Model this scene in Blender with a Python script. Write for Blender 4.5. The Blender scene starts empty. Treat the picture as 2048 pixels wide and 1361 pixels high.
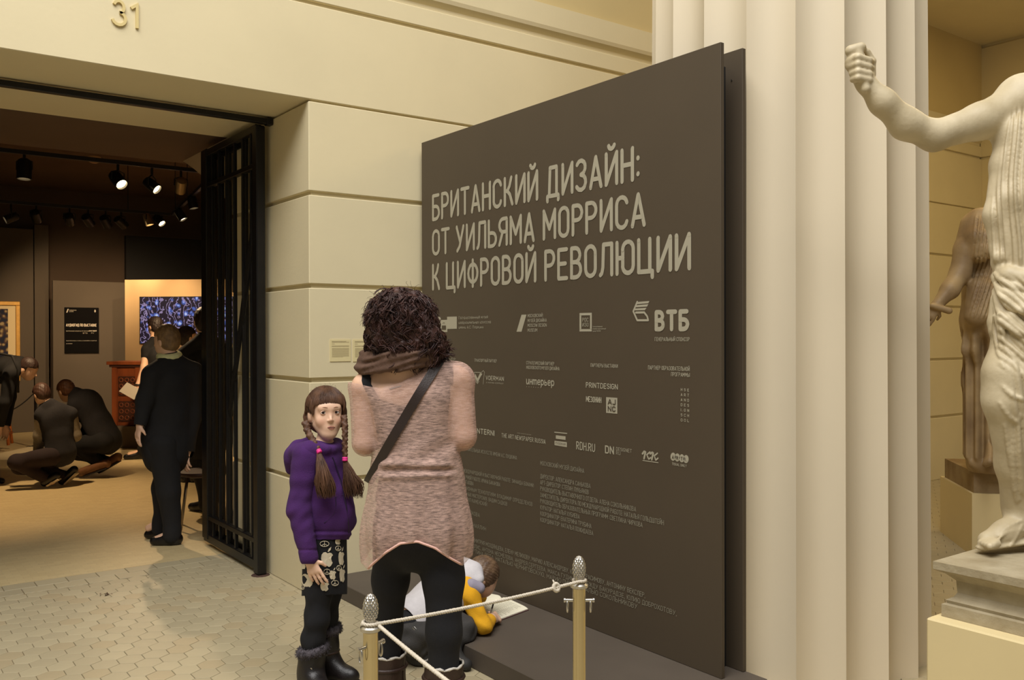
import bpy, math, random
import numpy as np
from mathutils import Vector, Matrix

random.seed(7)
RNG = np.random.default_rng(7)
scene = bpy.context.scene
COL = scene.collection

# ------------------------------------------------------------------ camera
FPX, EYE = 1802.23, 1.55
_yaw, _pitch, _roll = [math.radians(a) for a in (36.464, -0.2787, -0.1288)]
FW = np.array([math.sin(_yaw) * math.cos(_pitch), math.cos(_yaw) * math.cos(_pitch), math.sin(_pitch)])
_r0 = np.array([math.cos(_yaw), -math.sin(_yaw), 0.0])
_u0 = np.cross(_r0, FW)
RT = _r0 * math.cos(_roll) + _u0 * math.sin(_roll)
UP = -_r0 * math.sin(_roll) + _u0 * math.cos(_roll)
CAM = np.array([0.0, 0.0, EYE])
cam_d = bpy.data.cameras.new('camera')
cam_d.sensor_width = 36.0
cam_d.sensor_fit = 'HORIZONTAL'
cam_d.lens = FPX / 2048.0 * 36.0
cam_d.clip_start = 0.05
cam_o = bpy.data.objects.new('camera', cam_d)
COL.objects.link(cam_o)
cam_o.matrix_world = Matrix(((RT[0], UP[0], -FW[0], CAM[0]), (RT[1], UP[1], -FW[1], CAM[1]),
                             (RT[2], UP[2], -FW[2], CAM[2]), (0, 0, 0, 1)))
scene.camera = cam_o

# ------------------------------------------------------------------ world, daylight, exposure
def lin(c):
    return tuple(((v / 255.0) / 12.92 if v / 255.0 <= 0.04045 else ((v / 255.0 + 0.055) / 1.055) ** 2.4) for v in c)

world = bpy.data.worlds.new('world')
scene.world = world
world.use_nodes = True
bg = world.node_tree.nodes['Background']
bg.inputs[0].default_value = (1.0, 0.95, 0.86, 1)
bg.inputs[1].default_value = 0.15

def area_light(name, loc, target, sx, sy, power, col):
    l = bpy.data.lights.new(name, 'AREA')
    l.shape = 'RECTANGLE'
    l.size, l.size_y, l.energy, l.color = sx, sy, power, col
    o = bpy.data.objects.new(name, l)
    COL.objects.link(o)
    o.location = loc
    o.rotation_euler = (Vector(target) - Vector(loc)).to_track_quat('-Z', 'Y').to_euler()
    return o
# glass skylight of the court, above and behind the viewer
area_light('court_skylight', (-1.2, 0.2, 9.0), (-0.6, 1.2, 0.0), 7.0, 6.0, 1290, (1.0, 0.975, 0.95))
# warm area light, source unseen, added to brighten the gallery behind the column
area_light('gallery_fill', (7.4, 2.6, 4.78), (7.4, 2.6, 0.0), 2.4, 1.6, 75, (1.0, 0.74, 0.36))

scene.view_settings.view_transform = 'Standard'
scene.view_settings.look = 'None'
scene.view_settings.gamma = 1.0
scene.view_settings.exposure = 0.0
scene.view_settings.use_curve_mapping = False

# ------------------------------------------------------------------ measuring helpers
def ray(x, y):
    return FW + (x - 1024.0) / FPX * RT + (680.5 - y) / FPX * UP
def at(x, y, d):
    return CAM + d * ray(x, y)
def onX(x, y, X):
    r = ray(x, y); return CAM + X / r[0] * r
def onY(x, y, Y):
    r = ray(x, y); return CAM + Y / r[1] * r
def onZ(x, y, z=0.0):
    r = ray(x, y); return CAM + (z - EYE) / r[2] * r
V3 = lambda *a: np.array(a, float)
def unit(v):
    v = np.asarray(v, float); return v / np.linalg.norm(v)

# ------------------------------------------------------------------ materials
def mat(name, rgb, rough=0.6, metal=0.0, var=0.0, scale=8.0, bump=0.0, bscale=60.0, stretch=None, spec=0.5, rgb2=None):
    """Principled material with procedural colour variation and fine relief."""
    m = bpy.data.materials.new(name)
    m.use_nodes = True
    nt = m.node_tree
    b = nt.nodes['Principled BSDF']
    b.inputs['Roughness'].default_value = rough
    b.inputs['Metallic'].default_value = metal
    b.inputs['Specular IOR Level'].default_value = spec
    c = lin(rgb)
    tc = nt.nodes.new('ShaderNodeTexCoord')
    mp = nt.nodes.new('ShaderNodeMapping')
    if stretch: mp.inputs['Scale'].default_value = stretch
    nt.links.new(tc.outputs['Object'], mp.inputs['Vector'])
    if var > 0 or rgb2:
        n = nt.nodes.new('ShaderNodeTexNoise')
        n.inputs['Scale'].default_value = scale
        n.inputs['Detail'].default_value = 5.0
        nt.links.new(mp.outputs[0], n.inputs['Vector'])
        r = nt.nodes.new('ShaderNodeValToRGB')
        r.color_ramp.elements[0].position = 0.3
        r.color_ramp.elements[1].position = 0.7
        if rgb2:
            c2 = lin(rgb2)
            r.color_ramp.elements[0].color = (*c2, 1)
            r.color_ramp.elements[1].color = (*c, 1)
        else:
            r.color_ramp.elements[0].color = (*[v * (1 - var) for v in c], 1)
            r.color_ramp.elements[1].color = (*[min(1, v * (1 + var)) for v in c], 1)
        nt.links.new(n.outputs[0], r.inputs[0])
        nt.links.new(r.outputs[0], b.inputs['Base Color'])
    else:
        b.inputs['Base Color'].default_value = (*c, 1)
    if bump > 0:
        n2 = nt.nodes.new('ShaderNodeTexNoise')
        n2.inputs['Scale'].default_value = bscale
        n2.inputs['Detail'].default_value = 3.0
        nt.links.new(mp.outputs[0], n2.inputs['Vector'])
        bp = nt.nodes.new('ShaderNodeBump')
        bp.inputs['Strength'].default_value = bump
        bp.inputs['Distance'].default_value = 0.01
        nt.links.new(n2.outputs[0], bp.inputs['Height'])
        nt.links.new(bp.outputs[0], b.inputs['Normal'])
    return m
def emit(name, rgb, strength):
    m = bpy.data.materials.new(name)
    m.use_nodes = True
    b = m.node_tree.nodes['Principled BSDF']
    b.inputs['Base Color'].default_value = (*lin(rgb), 1)
    b.inputs['Emission Color'].default_value = (*lin(rgb), 1)
    b.inputs['Emission Strength'].default_value = strength
    return m

# ------------------------------------------------------------------ mesh helpers
class MB:
    """Collects vertices and faces for one mesh object."""
    def __init__(s): s.v, s.f = [], []
    def add(s, vs, fs):
        o = len(s.v); s.v += [tuple(map(float, p)) for p in vs]; s.f += [tuple(i + o for i in q) for q in fs]; return s
    def box(s, x0, x1, y0, y1, z0, z1, b=0.0):
        x0, x1 = min(x0, x1), max(x0, x1); y0, y1 = min(y0, y1), max(y0, y1); z0, z1 = min(z0, z1), max(z0, z1)
        if b <= 0:
            vs = [(x, y, z) for x in (x0, x1) for y in (y0, y1) for z in (z0, z1)]
            return s.add(vs, [(0, 1, 3, 2), (4, 6, 7, 5), (0, 4, 5, 1), (2, 3, 7, 6), (0, 2, 6, 4), (1, 5, 7, 3)])
        vs, idx = [], {}
        X, Y, Z = (x0, x1), (y0, y1), (z0, z1)
        for i in (0, 1):
            for j in (0, 1):
                for k in (0, 1):
                    sx, sy, sz = 1 - 2 * i, 1 - 2 * j, 1 - 2 * k
                    for a in range(3):
                        p = [X[i] + sx * b, Y[j] + sy * b, Z[k] + sz * b]
                        p[a] = (X[i], Y[j], Z[k])[a]
                        idx[(i, j, k, a)] = len(vs); vs.append(p)
        fs = []
        for a in range(3):
            u, w = (a + 1) % 3, (a + 2) % 3
            for e in (0, 1):
                q = []
                for (p1, p2) in ((0, 0), (1, 0), (1, 1), (0, 1)):
                    t = [0, 0, 0]; t[a] = e; t[u] = p1; t[w] = p2
                    q.append(idx[(*t, a)])
                fs.append(tuple(q if e else q[::-1]))
        for a in range(3):
            u, w = (a + 1) % 3, (a + 2) % 3
            for p1 in (0, 1):
                for p2 in (0, 1):
                    t0 = [0, 0, 0]; t0[u] = p1; t0[w] = p2; t1 = list(t0); t1[a] = 1
                    q = [idx[(*t0, u)], idx[(*t1, u)], idx[(*t1, w)], idx[(*t0, w)]]
                    fs.append(tuple(q if p1 != p2 else q[::-1]))
        for i in (0, 1):
            for j in (0, 1):
                for k in (0, 1):
                    q = [idx[(i, j, k, a)] for a in range(3)]
                    fs.append(tuple(q if (i + j + k) % 2 else q[::-1]))
        return s.add(vs, fs)
    def prism(s, pts, off):
        """polygon (list of 3-D points) extruded by vector off"""
        n = len(pts); off = np.asarray(off, float)
        vs = [np.asarray(p, float) for p in pts]; vs = vs + [p + off for p in vs]
        return s.add(vs, [tuple(range(n))[::-1], tuple(range(n, 2 * n))] + [(i, (i + 1) % n, n + (i + 1) % n, n + i) for i in range(n)])
    def tube(s, pts, rad, n=8, cap=True, closed=False):
        pts = [np.asarray(p, float) for p in pts]; m = len(pts)
        if not hasattr(rad, '__len__'): rad = [rad] * m
        rings = []; u = None
        for i in range(m):
            if closed: t = pts[(i + 1) % m] - pts[i - 1]
            else: t = pts[min(i + 1, m - 1)] - pts[max(i - 1, 0)]
            t = t / (np.linalg.norm(t) + 1e-9)
            if u is None:
                u = np.cross(t, (0, 0, 1.0))
                if np.linalg.norm(u) < 0.2: u = np.cross(t, (1.0, 0, 0))
            u = u - t * (u @ t); u = u / (np.linalg.norm(u) + 1e-9); w = np.cross(t, u)
            rings.append([pts[i] + rad[i] * (math.cos(a) * u + math.sin(a) * w) for a in (2 * math.pi * k / n for k in range(n))])
        vs = [p for r in rings for p in r]; fs = []
        for i in range(m if closed else m - 1):
            j = (i + 1) % m
            fs += [(i * n + k, i * n + (k + 1) % n, j * n + (k + 1) % n, j * n + k) for k in range(n)]
        if cap and not closed: fs += [tuple(range(n))[::-1], tuple((m - 1) * n + k for k in range(n))]
        return s.add(vs, fs)
    def batch(s, paths, rad, n=3):
        """many fine hairs at once: paths (N, M, 3), rad (M)"""
        X = np.asarray(paths, float); N_, M_, _ = X.shape; rad = np.asarray(rad, float)
        T = np.empty_like(X); T[:, 1:-1] = X[:, 2:] - X[:, :-2]; T[:, 0] = X[:, 1] - X[:, 0]; T[:, -1] = X[:, -1] - X[:, -2]
        T /= np.linalg.norm(T, axis=2, keepdims=True) + 1e-9
        U = np.cross(T, np.array([.31, .52, .79])); U /= np.linalg.norm(U, axis=2, keepdims=True) + 1e-9; W_ = np.cross(T, U)
        a = 2 * np.pi * np.arange(n) / n
        V = X[:, :, None] + rad[None, :, None, None] * (np.cos(a)[None, None, :, None] * U[:, :, None] + np.sin(a)[None, None, :, None] * W_[:, :, None])
        o = len(s.v); s.v += [tuple(p) for p in V.reshape(-1, 3).tolist()]
        b0 = o + (np.arange(N_)[:, None, None] * M_ + np.arange(M_ - 1)[None, :, None]) * n; k = np.arange(n)[None, None, :]; k1 = (k + 1) % n
        F = np.stack([b0 + k, b0 + k1, b0 + n + k1, b0 + n + k], -1).reshape(-1, 4); s.f += [tuple(q) for q in F.tolist()]; return s
    def lathe(s, prof, c=(0, 0, 0), n=24, axis=None):
        """profile [(r, h)...] turned round an axis (default z) at c"""
        c = np.asarray(c, float)
        if axis is None: ax, u, w = V3(0, 0, 1), V3(1, 0, 0), V3(0, 1, 0)
        else:
            ax = unit(axis); u = np.cross(ax, (0, 0, 1.0))
            if np.linalg.norm(u) < 0.1: u = np.cross(ax, (1.0, 0, 0))
            u = unit(u); w = np.cross(ax, u)
        vs = []; fs = []
        for r, h in prof:
            for k in range(n):
                a = 2 * math.pi * k / n
                vs.append(c + ax * h + r * (math.cos(a) * u + math.sin(a) * w))
        for i in range(len(prof) - 1):
            fs += [(i * n + k, i * n + (k + 1) % n, (i + 1) * n + (k + 1) % n, (i + 1) * n + k) for k in range(n)]
        fs += [tuple(range(n))[::-1], tuple((len(prof) - 1) * n + k for k in range(n))]
        return s.add(vs, fs)
    def build(s, name, m, parent=None, smooth=False, auto=False):
        me = bpy.data.meshes.new(name)
        me.from_pydata(s.v, [], s.f)
        me.update()
        return link(name, me, m, parent, smooth, auto)
def link(name, me, m, parent=None, smooth=False, auto=False):
    if m is not None and not me.materials: me.materials.append(m)
    if smooth or auto:
        me.polygons.foreach_set('use_smooth', [True] * len(me.polygons))
    if auto:
        me.set_sharp_from_angle(angle=math.radians(38))
    o = bpy.data.objects.new(name, me)
    COL.objects.link(o)
    if parent is not None: attach(o, parent)
    return o
def attach(o, parent):
    o.parent = parent
    o.matrix_parent_inverse = Matrix.Translation(-Vector(parent.location)) if parent.parent is None else Matrix.Translation(-Vector(root_loc(parent)))
def root_loc(p):
    q = p
    while q.parent: q = q.parent
    return q.location if q is not p and q.type == 'EMPTY' and False else (0, 0, 0)
def empty(name, loc):
    o = bpy.data.objects.new(name, None)
    o.empty_display_size = 0.1
    COL.objects.link(o)
    o.location = tuple(map(float, loc))
    return o
def tag(o, label=None, cat=None, group=None, kind=None):
    if label: o['label'] = label
    if cat: o['category'] = cat
    if group: o['group'] = group
    if kind: o['kind'] = kind
    return o
def thing(name, loc, label, cat, group=None):
    return tag(empty(name, loc), label, cat, group)
def copy_tree(o, parent=None):
    c = o.copy(); COL.objects.link(c)
    if parent is not None:
        c.parent = parent
    for ch in o.children: copy_tree(ch, c)
    return c
# ================================================================== materials of the place
M_WALL = mat('cream_plaster', (219, 206, 168), 0.75, var=0.035, scale=1.6, bump=0.06, bscale=45)
M_COLUMN = mat('column_plaster', (214, 201, 174), 0.7, var=0.04, scale=1.2, bump=0.04, bscale=30, stretch=(1, 1, 0.35))
M_SOFFIT = mat('brown_paint', (88, 66, 48), 0.85, var=0.08, scale=2)
M_TILE = mat('beige_tile', (170, 158, 128), 0.42, var=0.05, scale=3.5, bump=0.03, bscale=25)
M_TILE2 = mat('beige_tile_pale', (176, 164, 133), 0.42, var=0.05, scale=3.5, bump=0.03, bscale=25)
M_TILE3 = mat('beige_tile_warm', (170, 155, 123), 0.42, var=0.05, scale=3.5, bump=0.03, bscale=25)
M_GROUT = mat('tile_grout', (128, 108, 78), 0.9)
M_IRON = mat('black_iron', (22, 20, 19), 0.42, metal=0.3, var=0.2, scale=12, bump=0.08, bscale=120)
M_PANEL = mat('dark_panel_paint', (75, 64, 49), 0.62, var=0.03, scale=3, bump=0.02, bscale=200)
M_PRINT = mat('pale_grey_print', (166, 160, 140), 0.7)
M_DARKPART = mat('grey_partition_paint', (92, 82, 70), 0.85, var=0.05, scale=2)
M_BLACK = mat('black_paint', (17, 15, 14), 0.7)

# the wall courses: measured heights of the recessed joints
YW, XC, YI = 5.038, 2.221, 6.372          # wall face, door jamb, inner face
XD0, XL, XR = -0.95, -4.2, 10.33          # left jamb, wall ends
JOINTS = [0.0, 0.672, 1.285, 1.851, 2.406, 2.9644]
GAP, REC = 0.026, 0.022
def course(b, x0, x1, z0, z1, y0=YW, y1=YI, wrapl=0, wrapr=0):
    b.box(x0, x1, y0, y1, z0, z1, 0.004)
wm = MB()
wm.box(XC + REC, XR - 0.001, YW + REC, YI - 0.01, 0, 5.6)
wm.box(XL + 0.001, XD0 - REC, YW + REC, YI - 0.01, 0, 5.6)
wm.box(XD0 - REC, XC + REC, YW + REC, YI - 0.01, 2.9644 + 0.01, 5.6)
wall_main = tag(wm.build('wall_main', M_WALL), 'cream rusticated hall wall around the doorway', 'wall', kind='structure')
for (x0, x1) in ((XC, XR), (XL, XD0)):
    for i in range(5):
        z0 = JOINTS[i] + (GAP / 2 if i else 0); z1 = JOINTS[i + 1] - GAP / 2
        b = MB(); course(b, x0, x1, z0, z1); b.build('stone_course', M_WALL, wall_main)
b = MB(); course(b, XL, XR, 2.9644 + 0.0, 3.5413 - GAP / 2); b.build('stone_course', M_WALL, wall_main)
b = MB(); course(b, XL, XR, 3.5413 + GAP / 2, 3.672); b.build('stone_course', M_WALL, wall_main)
b = MB()
prof = [(YW + 0.03, 3.672), (YW + 0.03, 3.70), (YW - 0.012, 3.735), (YW - 0.02, 3.76), (YW - 0.02, 3.912), (YW + 0.05, 3.912), (YW + 0.05, 3.672)]
b.prism([(XL, y, z) for y, z in prof], (XR - XL, 0, 0)); b.build('moulding', M_WALL, wall_main)
b = MB(); b.box(XL, XR, YW + 0.004, YW + 0.1, 3.912, 5.4); b.build('frieze', mat('ochre_frieze', (206, 186, 134), 0.8, var=0.04, scale=1.5), wall_main)  # frieze tone darker and yellower than the wall courses below
# side wall of the gallery beyond the column, its floor-to-ceiling courses, and the gallery ceiling
b = MB(); b.box(XR + REC, XR + 0.4, -2.5, YI, 0, 5.6)
wall_side = tag(b.build('wall_right', M_WALL), 'cream rusticated side wall behind the statues', 'wall', kind='structure')
zz = JOINTS + [3.5413, 4.1, 4.80]
for i in range(len(zz) - 1):
    b = MB(); b.box(XR, XR + 0.3, -2.5, YW + 0.02, zz[i] + (GAP / 2 if i else 0), zz[i + 1] - GAP / 2, 0.006)
    b.build('stone_course', M_WALL, wall_side)
b = MB(); b.box(4.9, XR + 0.4, -2.5, YW + 0.02, 4.82, 5.0)
tag(b.build('ceiling', M_WALL), 'cream ceiling over the gallery behind the column', 'ceiling', kind='structure')

# ------------------------------------------------------------------ floor of hexagonal tiles
fb = MB(); fb.box(-5.0, XR + 0.4, -3.0, 17.2, -0.12, -0.006)
floor = tag(fb.build('floor', M_GROUT), 'beige floor of hexagonal tiles', 'floor', kind='structure')
TW = 0.115; TS = TW / math.sqrt(3)
def hex_verts(cx, cy, g=0.0012, top=0.0):
    r0 = (TW - 2 * g) / math.sqrt(3); r1 = r0 - 0.0025
    vs = []
    for r, z in ((r0, top - 0.008), (r0, top - 0.0012), (r1, top)):
        for k in range(6):
            a = math.radians(60 * k + 30); vs.append((cx + r * math.cos(a), cy + r * math.sin(a), z))
    fs = [tuple(range(12, 18))]
    for q in (0, 6): fs += [(q + k, q + (k + 1) % 6, q + 6 + (k + 1) % 6, q + 6 + k) for k in range(6)]
    return vs, fs
tiles = []
ny = int(9.2 / (1.5 * TS))
for j in range(-27, ny - 27):
    y = YW + 1.02 + (j - (ny - 28)) * 1.5 * TS
    for i in range(-60, 92):
        x = i * TW + (TW / 2 if j % 2 else 0)
        if -3.6 < x < 10.3 and -2.6 < y: tiles.append((x, y))
def proj(P):
    d = np.asarray(P, float) - CAM; w = d @ FW
    return (1024 + FPX * (d @ RT) / w, 680.5 - FPX * (d @ UP) / w, w)
def visible(x, y):
    if y > YW and x > XC + .04: return False
    px, py, w = proj((x, y, 0))
    if w < 1 or px < -25 or px > 1000 or py > 1390: return False
    if 690 < px and not (y < 4.2 and x < 2.36): return False
    return True
vis = sorted([t for t in tiles if visible(*t)], key=lambda t: proj((*t, 0))[2])
pick = set(vis[:300])
hexm = []
for mt in (M_TILE, M_TILE2, M_TILE3):
    me = bpy.data.meshes.new('tile'); v, f = hex_verts(0, 0); me.from_pydata(v, [], f); me.update(); me.materials.append(mt); hexm.append(me)
for t in vis[:300]:
    o = bpy.data.objects.new('tile', hexm[random.choice((0, 0, 0, 1, 1, 2))]); COL.objects.link(o)
    o.location = (t[0], t[1], random.uniform(-0.0006, 0.0)); o.parent = floor
b = MB()
for t in tiles:
    if t in pick: continue
    if t[1] > YW + 0.05 and (t[0] > XC + 0.05 or t[0] < XD0): continue
    b.add(*hex_verts(*t))
tag(b.build('tile_field', M_TILE, floor), kind='stuff')
# two rows of rectangular border tiles on the inner sill, then the exhibition room's smaller tiles
y0 = YW + 1.02 + TS * 0.9
for r in range(2):
    x = XD0 + 0.01 - r * 0.09
    while x < XC + 1.2:
        if x > 0.2:
            b = MB(); b.box(x, x + 0.176, y0 + r * 0.135, y0 + r * 0.135 + 0.131, -0.008, -0.0004, 0.0016)
            b.build('border_tile', random.choice((M_TILE, M_TILE2)), floor)
        x += 0.18
def room_floor_mat():
    m = mat('room_tile', (205, 185, 140), 0.4, var=0.06, scale=2.5)
    nt = m.node_tree; bs = nt.nodes['Principled BSDF']
    tc = nt.nodes.new('ShaderNodeTexCoord'); br = nt.nodes.new('ShaderNodeTexBrick')
    br.inputs['Scale'].default_value = 5.5; br.inputs['Mortar Size'].default_value = 0.006
    br.inputs['Color1'].default_value = (*lin((208, 188, 142)), 1); br.inputs['Color2'].default_value = (*lin((199, 178, 132)), 1)
    br.inputs['Mortar'].default_value = (*lin((186, 165, 124)), 1)
    nt.links.new(tc.outputs['Object'], br.inputs['Vector']); nt.links.new(br.outputs['Color'], bs.inputs['Base Color'])
    return m
b = MB(); b.box(-5.0, 7.5, y0 + 0.27, 17.2, -0.01, -0.0008)
b.build('room_tiling', room_floor_mat(), floor)

# ------------------------------------------------------------------ exhibition room behind the doorway
b = MB(); b.box(XD0 - 0.4, XC + 0.5, YI - 0.02, 7.65, 2.99, 3.3)
tag(b.build('trim_1', M_SOFFIT), 'brown painted soffit over the inner end of the doorway', 'soffit', kind='structure')
b = MB()
pf = [onX(463, 262, XC), onX(357, 318, XC), onX(372, 328, XC), onX(387, 339, XC), onX(402, 352, XC), onX(415, 367, XC), onX(430, 381, XC), onX(445, 395, XC), onX(471, 420, XC)]
pf[0][1] = 6.38
b.prism([(XC + 0.01, p[1], p[2]) for p in pf] + [(XC + 0.01, 6.38, 2.3)], (0.35, 0, 0))
tag(b.build('trim_2', mat('warm_plaster', (200, 176, 140), 0.8, var=0.05, scale=3)), 'curved plaster bracket at the inner end of the door jamb', 'bracket', kind='structure')
b = MB(); b.box(-5.0, 7.5, YI + 0.005, 17.2, 4.05, 4.25)
tag(b.build('ceiling_dark', mat('dark_ceiling_paint', (96, 76, 60), 0.9, var=0.1, scale=1.5)), 'dark brown ceiling of the exhibition room', 'ceiling', kind='structure')
b = MB(); b.box(-5.2, -5.0, YI, 17.2, 0, 4.25)
tag(b.build('wall_left', M_DARKPART), 'dark grey left wall of the exhibition room', 'wall', kind='structure')
b = MB(); b.box(7.5, 7.7, YI, 17.2, 0, 4.25)
tag(b.build('wall_far_right', M_DARKPART), 'dark grey right wall of the exhibition room', 'wall', kind='structure')
b = MB(); b.box(-5.0, 7.5, 16.9, 17.2, 0, 4.25)
wall_back = tag(b.build('wall_back', mat('dark_back_wall', (88, 72, 58), 0.9, var=0.06, scale=1)), 'dark brown back wall of the exhibition room', 'wall', kind='structure')
# grey partition boards in front of the back wall
def board(pxa, pxb, yt, Y, name='partition_board', thick=0.08):
    a, c = onY(pxa, 660, Y), onY(pxb, 660, Y)
    z = onY(pxa, yt, Y)[2]
    b = MB(); b.box(a[0], c[0], Y, Y + thick, 0, z, 0.004)
    return b.build(name, M_DARKPART, wall_back)
board(-160, 67.5, 445, 16.44); board(69.5, 98, 449, 16.44); board(106, 250, 561, 15.9)
b = MB(); a = onY(268, 560, 16.6); b.box(3.9, 7.4, 16.5, 16.62, 0.0, 3.3); b.build('black_backdrop', M_BLACK, wall_back)
# free-standing lit screen wall
SWD = 13.55
p0, p1 = at(249.6, 560, SWD), at(490, 557.6, SWD - 0.1)
p0 = V3(p0[0], p0[1], 0); p1 = V3(p1[0], p1[1], 0)
ztop = at(249.6, 560, SWD)[2]
nrm = np.cross(unit(p1 - p0), V3(0, 0, 1)); nrm = nrm if nrm @ FW > 0 else -nrm
b = MB(); b.prism([p0, p1, p1 + V3(0, 0, ztop), p0 + V3(0, 0, ztop)], nrm * 0.25)
swall = tag(b.build('screen_wall', mat('ochre_screen_paint', (190, 160, 118), 0.85, var=0.04, scale=2)), 'tan free-standing wall carrying the glowing floral screen', 'partition')
# ================================================================== stroke lettering
def _arc(cx, cy, rx, ry, a0, a1, n=7):
    return [(cx + rx * math.cos(math.radians(a0 + (a1 - a0) * i / n)), cy + ry * math.sin(math.radians(a0 + (a1 - a0) * i / n))) for i in range(n + 1)]
_O = _arc(.23, .77, .23, .23, 180, 0) + _arc(.23, .23, .23, .23, 0, -180) + [(0, .77)]
_P = [(0, 0), (0, 1), (.22, 1)] + _arc(.22, .745, .23, .255, 90, -90)[1:] + [(0, .49)]
_B3 = [(0, .52), (.2, .52)] + _arc(.22, .26, .24, .26, 90, -90)[1:] + [(0, 0)]
_C = _arc(.23, .77, .23, .23, 10, 180) + _arc(.23, .23, .23, .23, 180, 350)
_S = _arc(.22, .76, .22, .24, 20, 210) + _arc(.23, .26, .22, .26, 60, -160)[0:]
_Z = _arc(.2, .76, .22, .24, 150, -90) + _arc(.2, .26, .24, .26, 90, -150)
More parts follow.
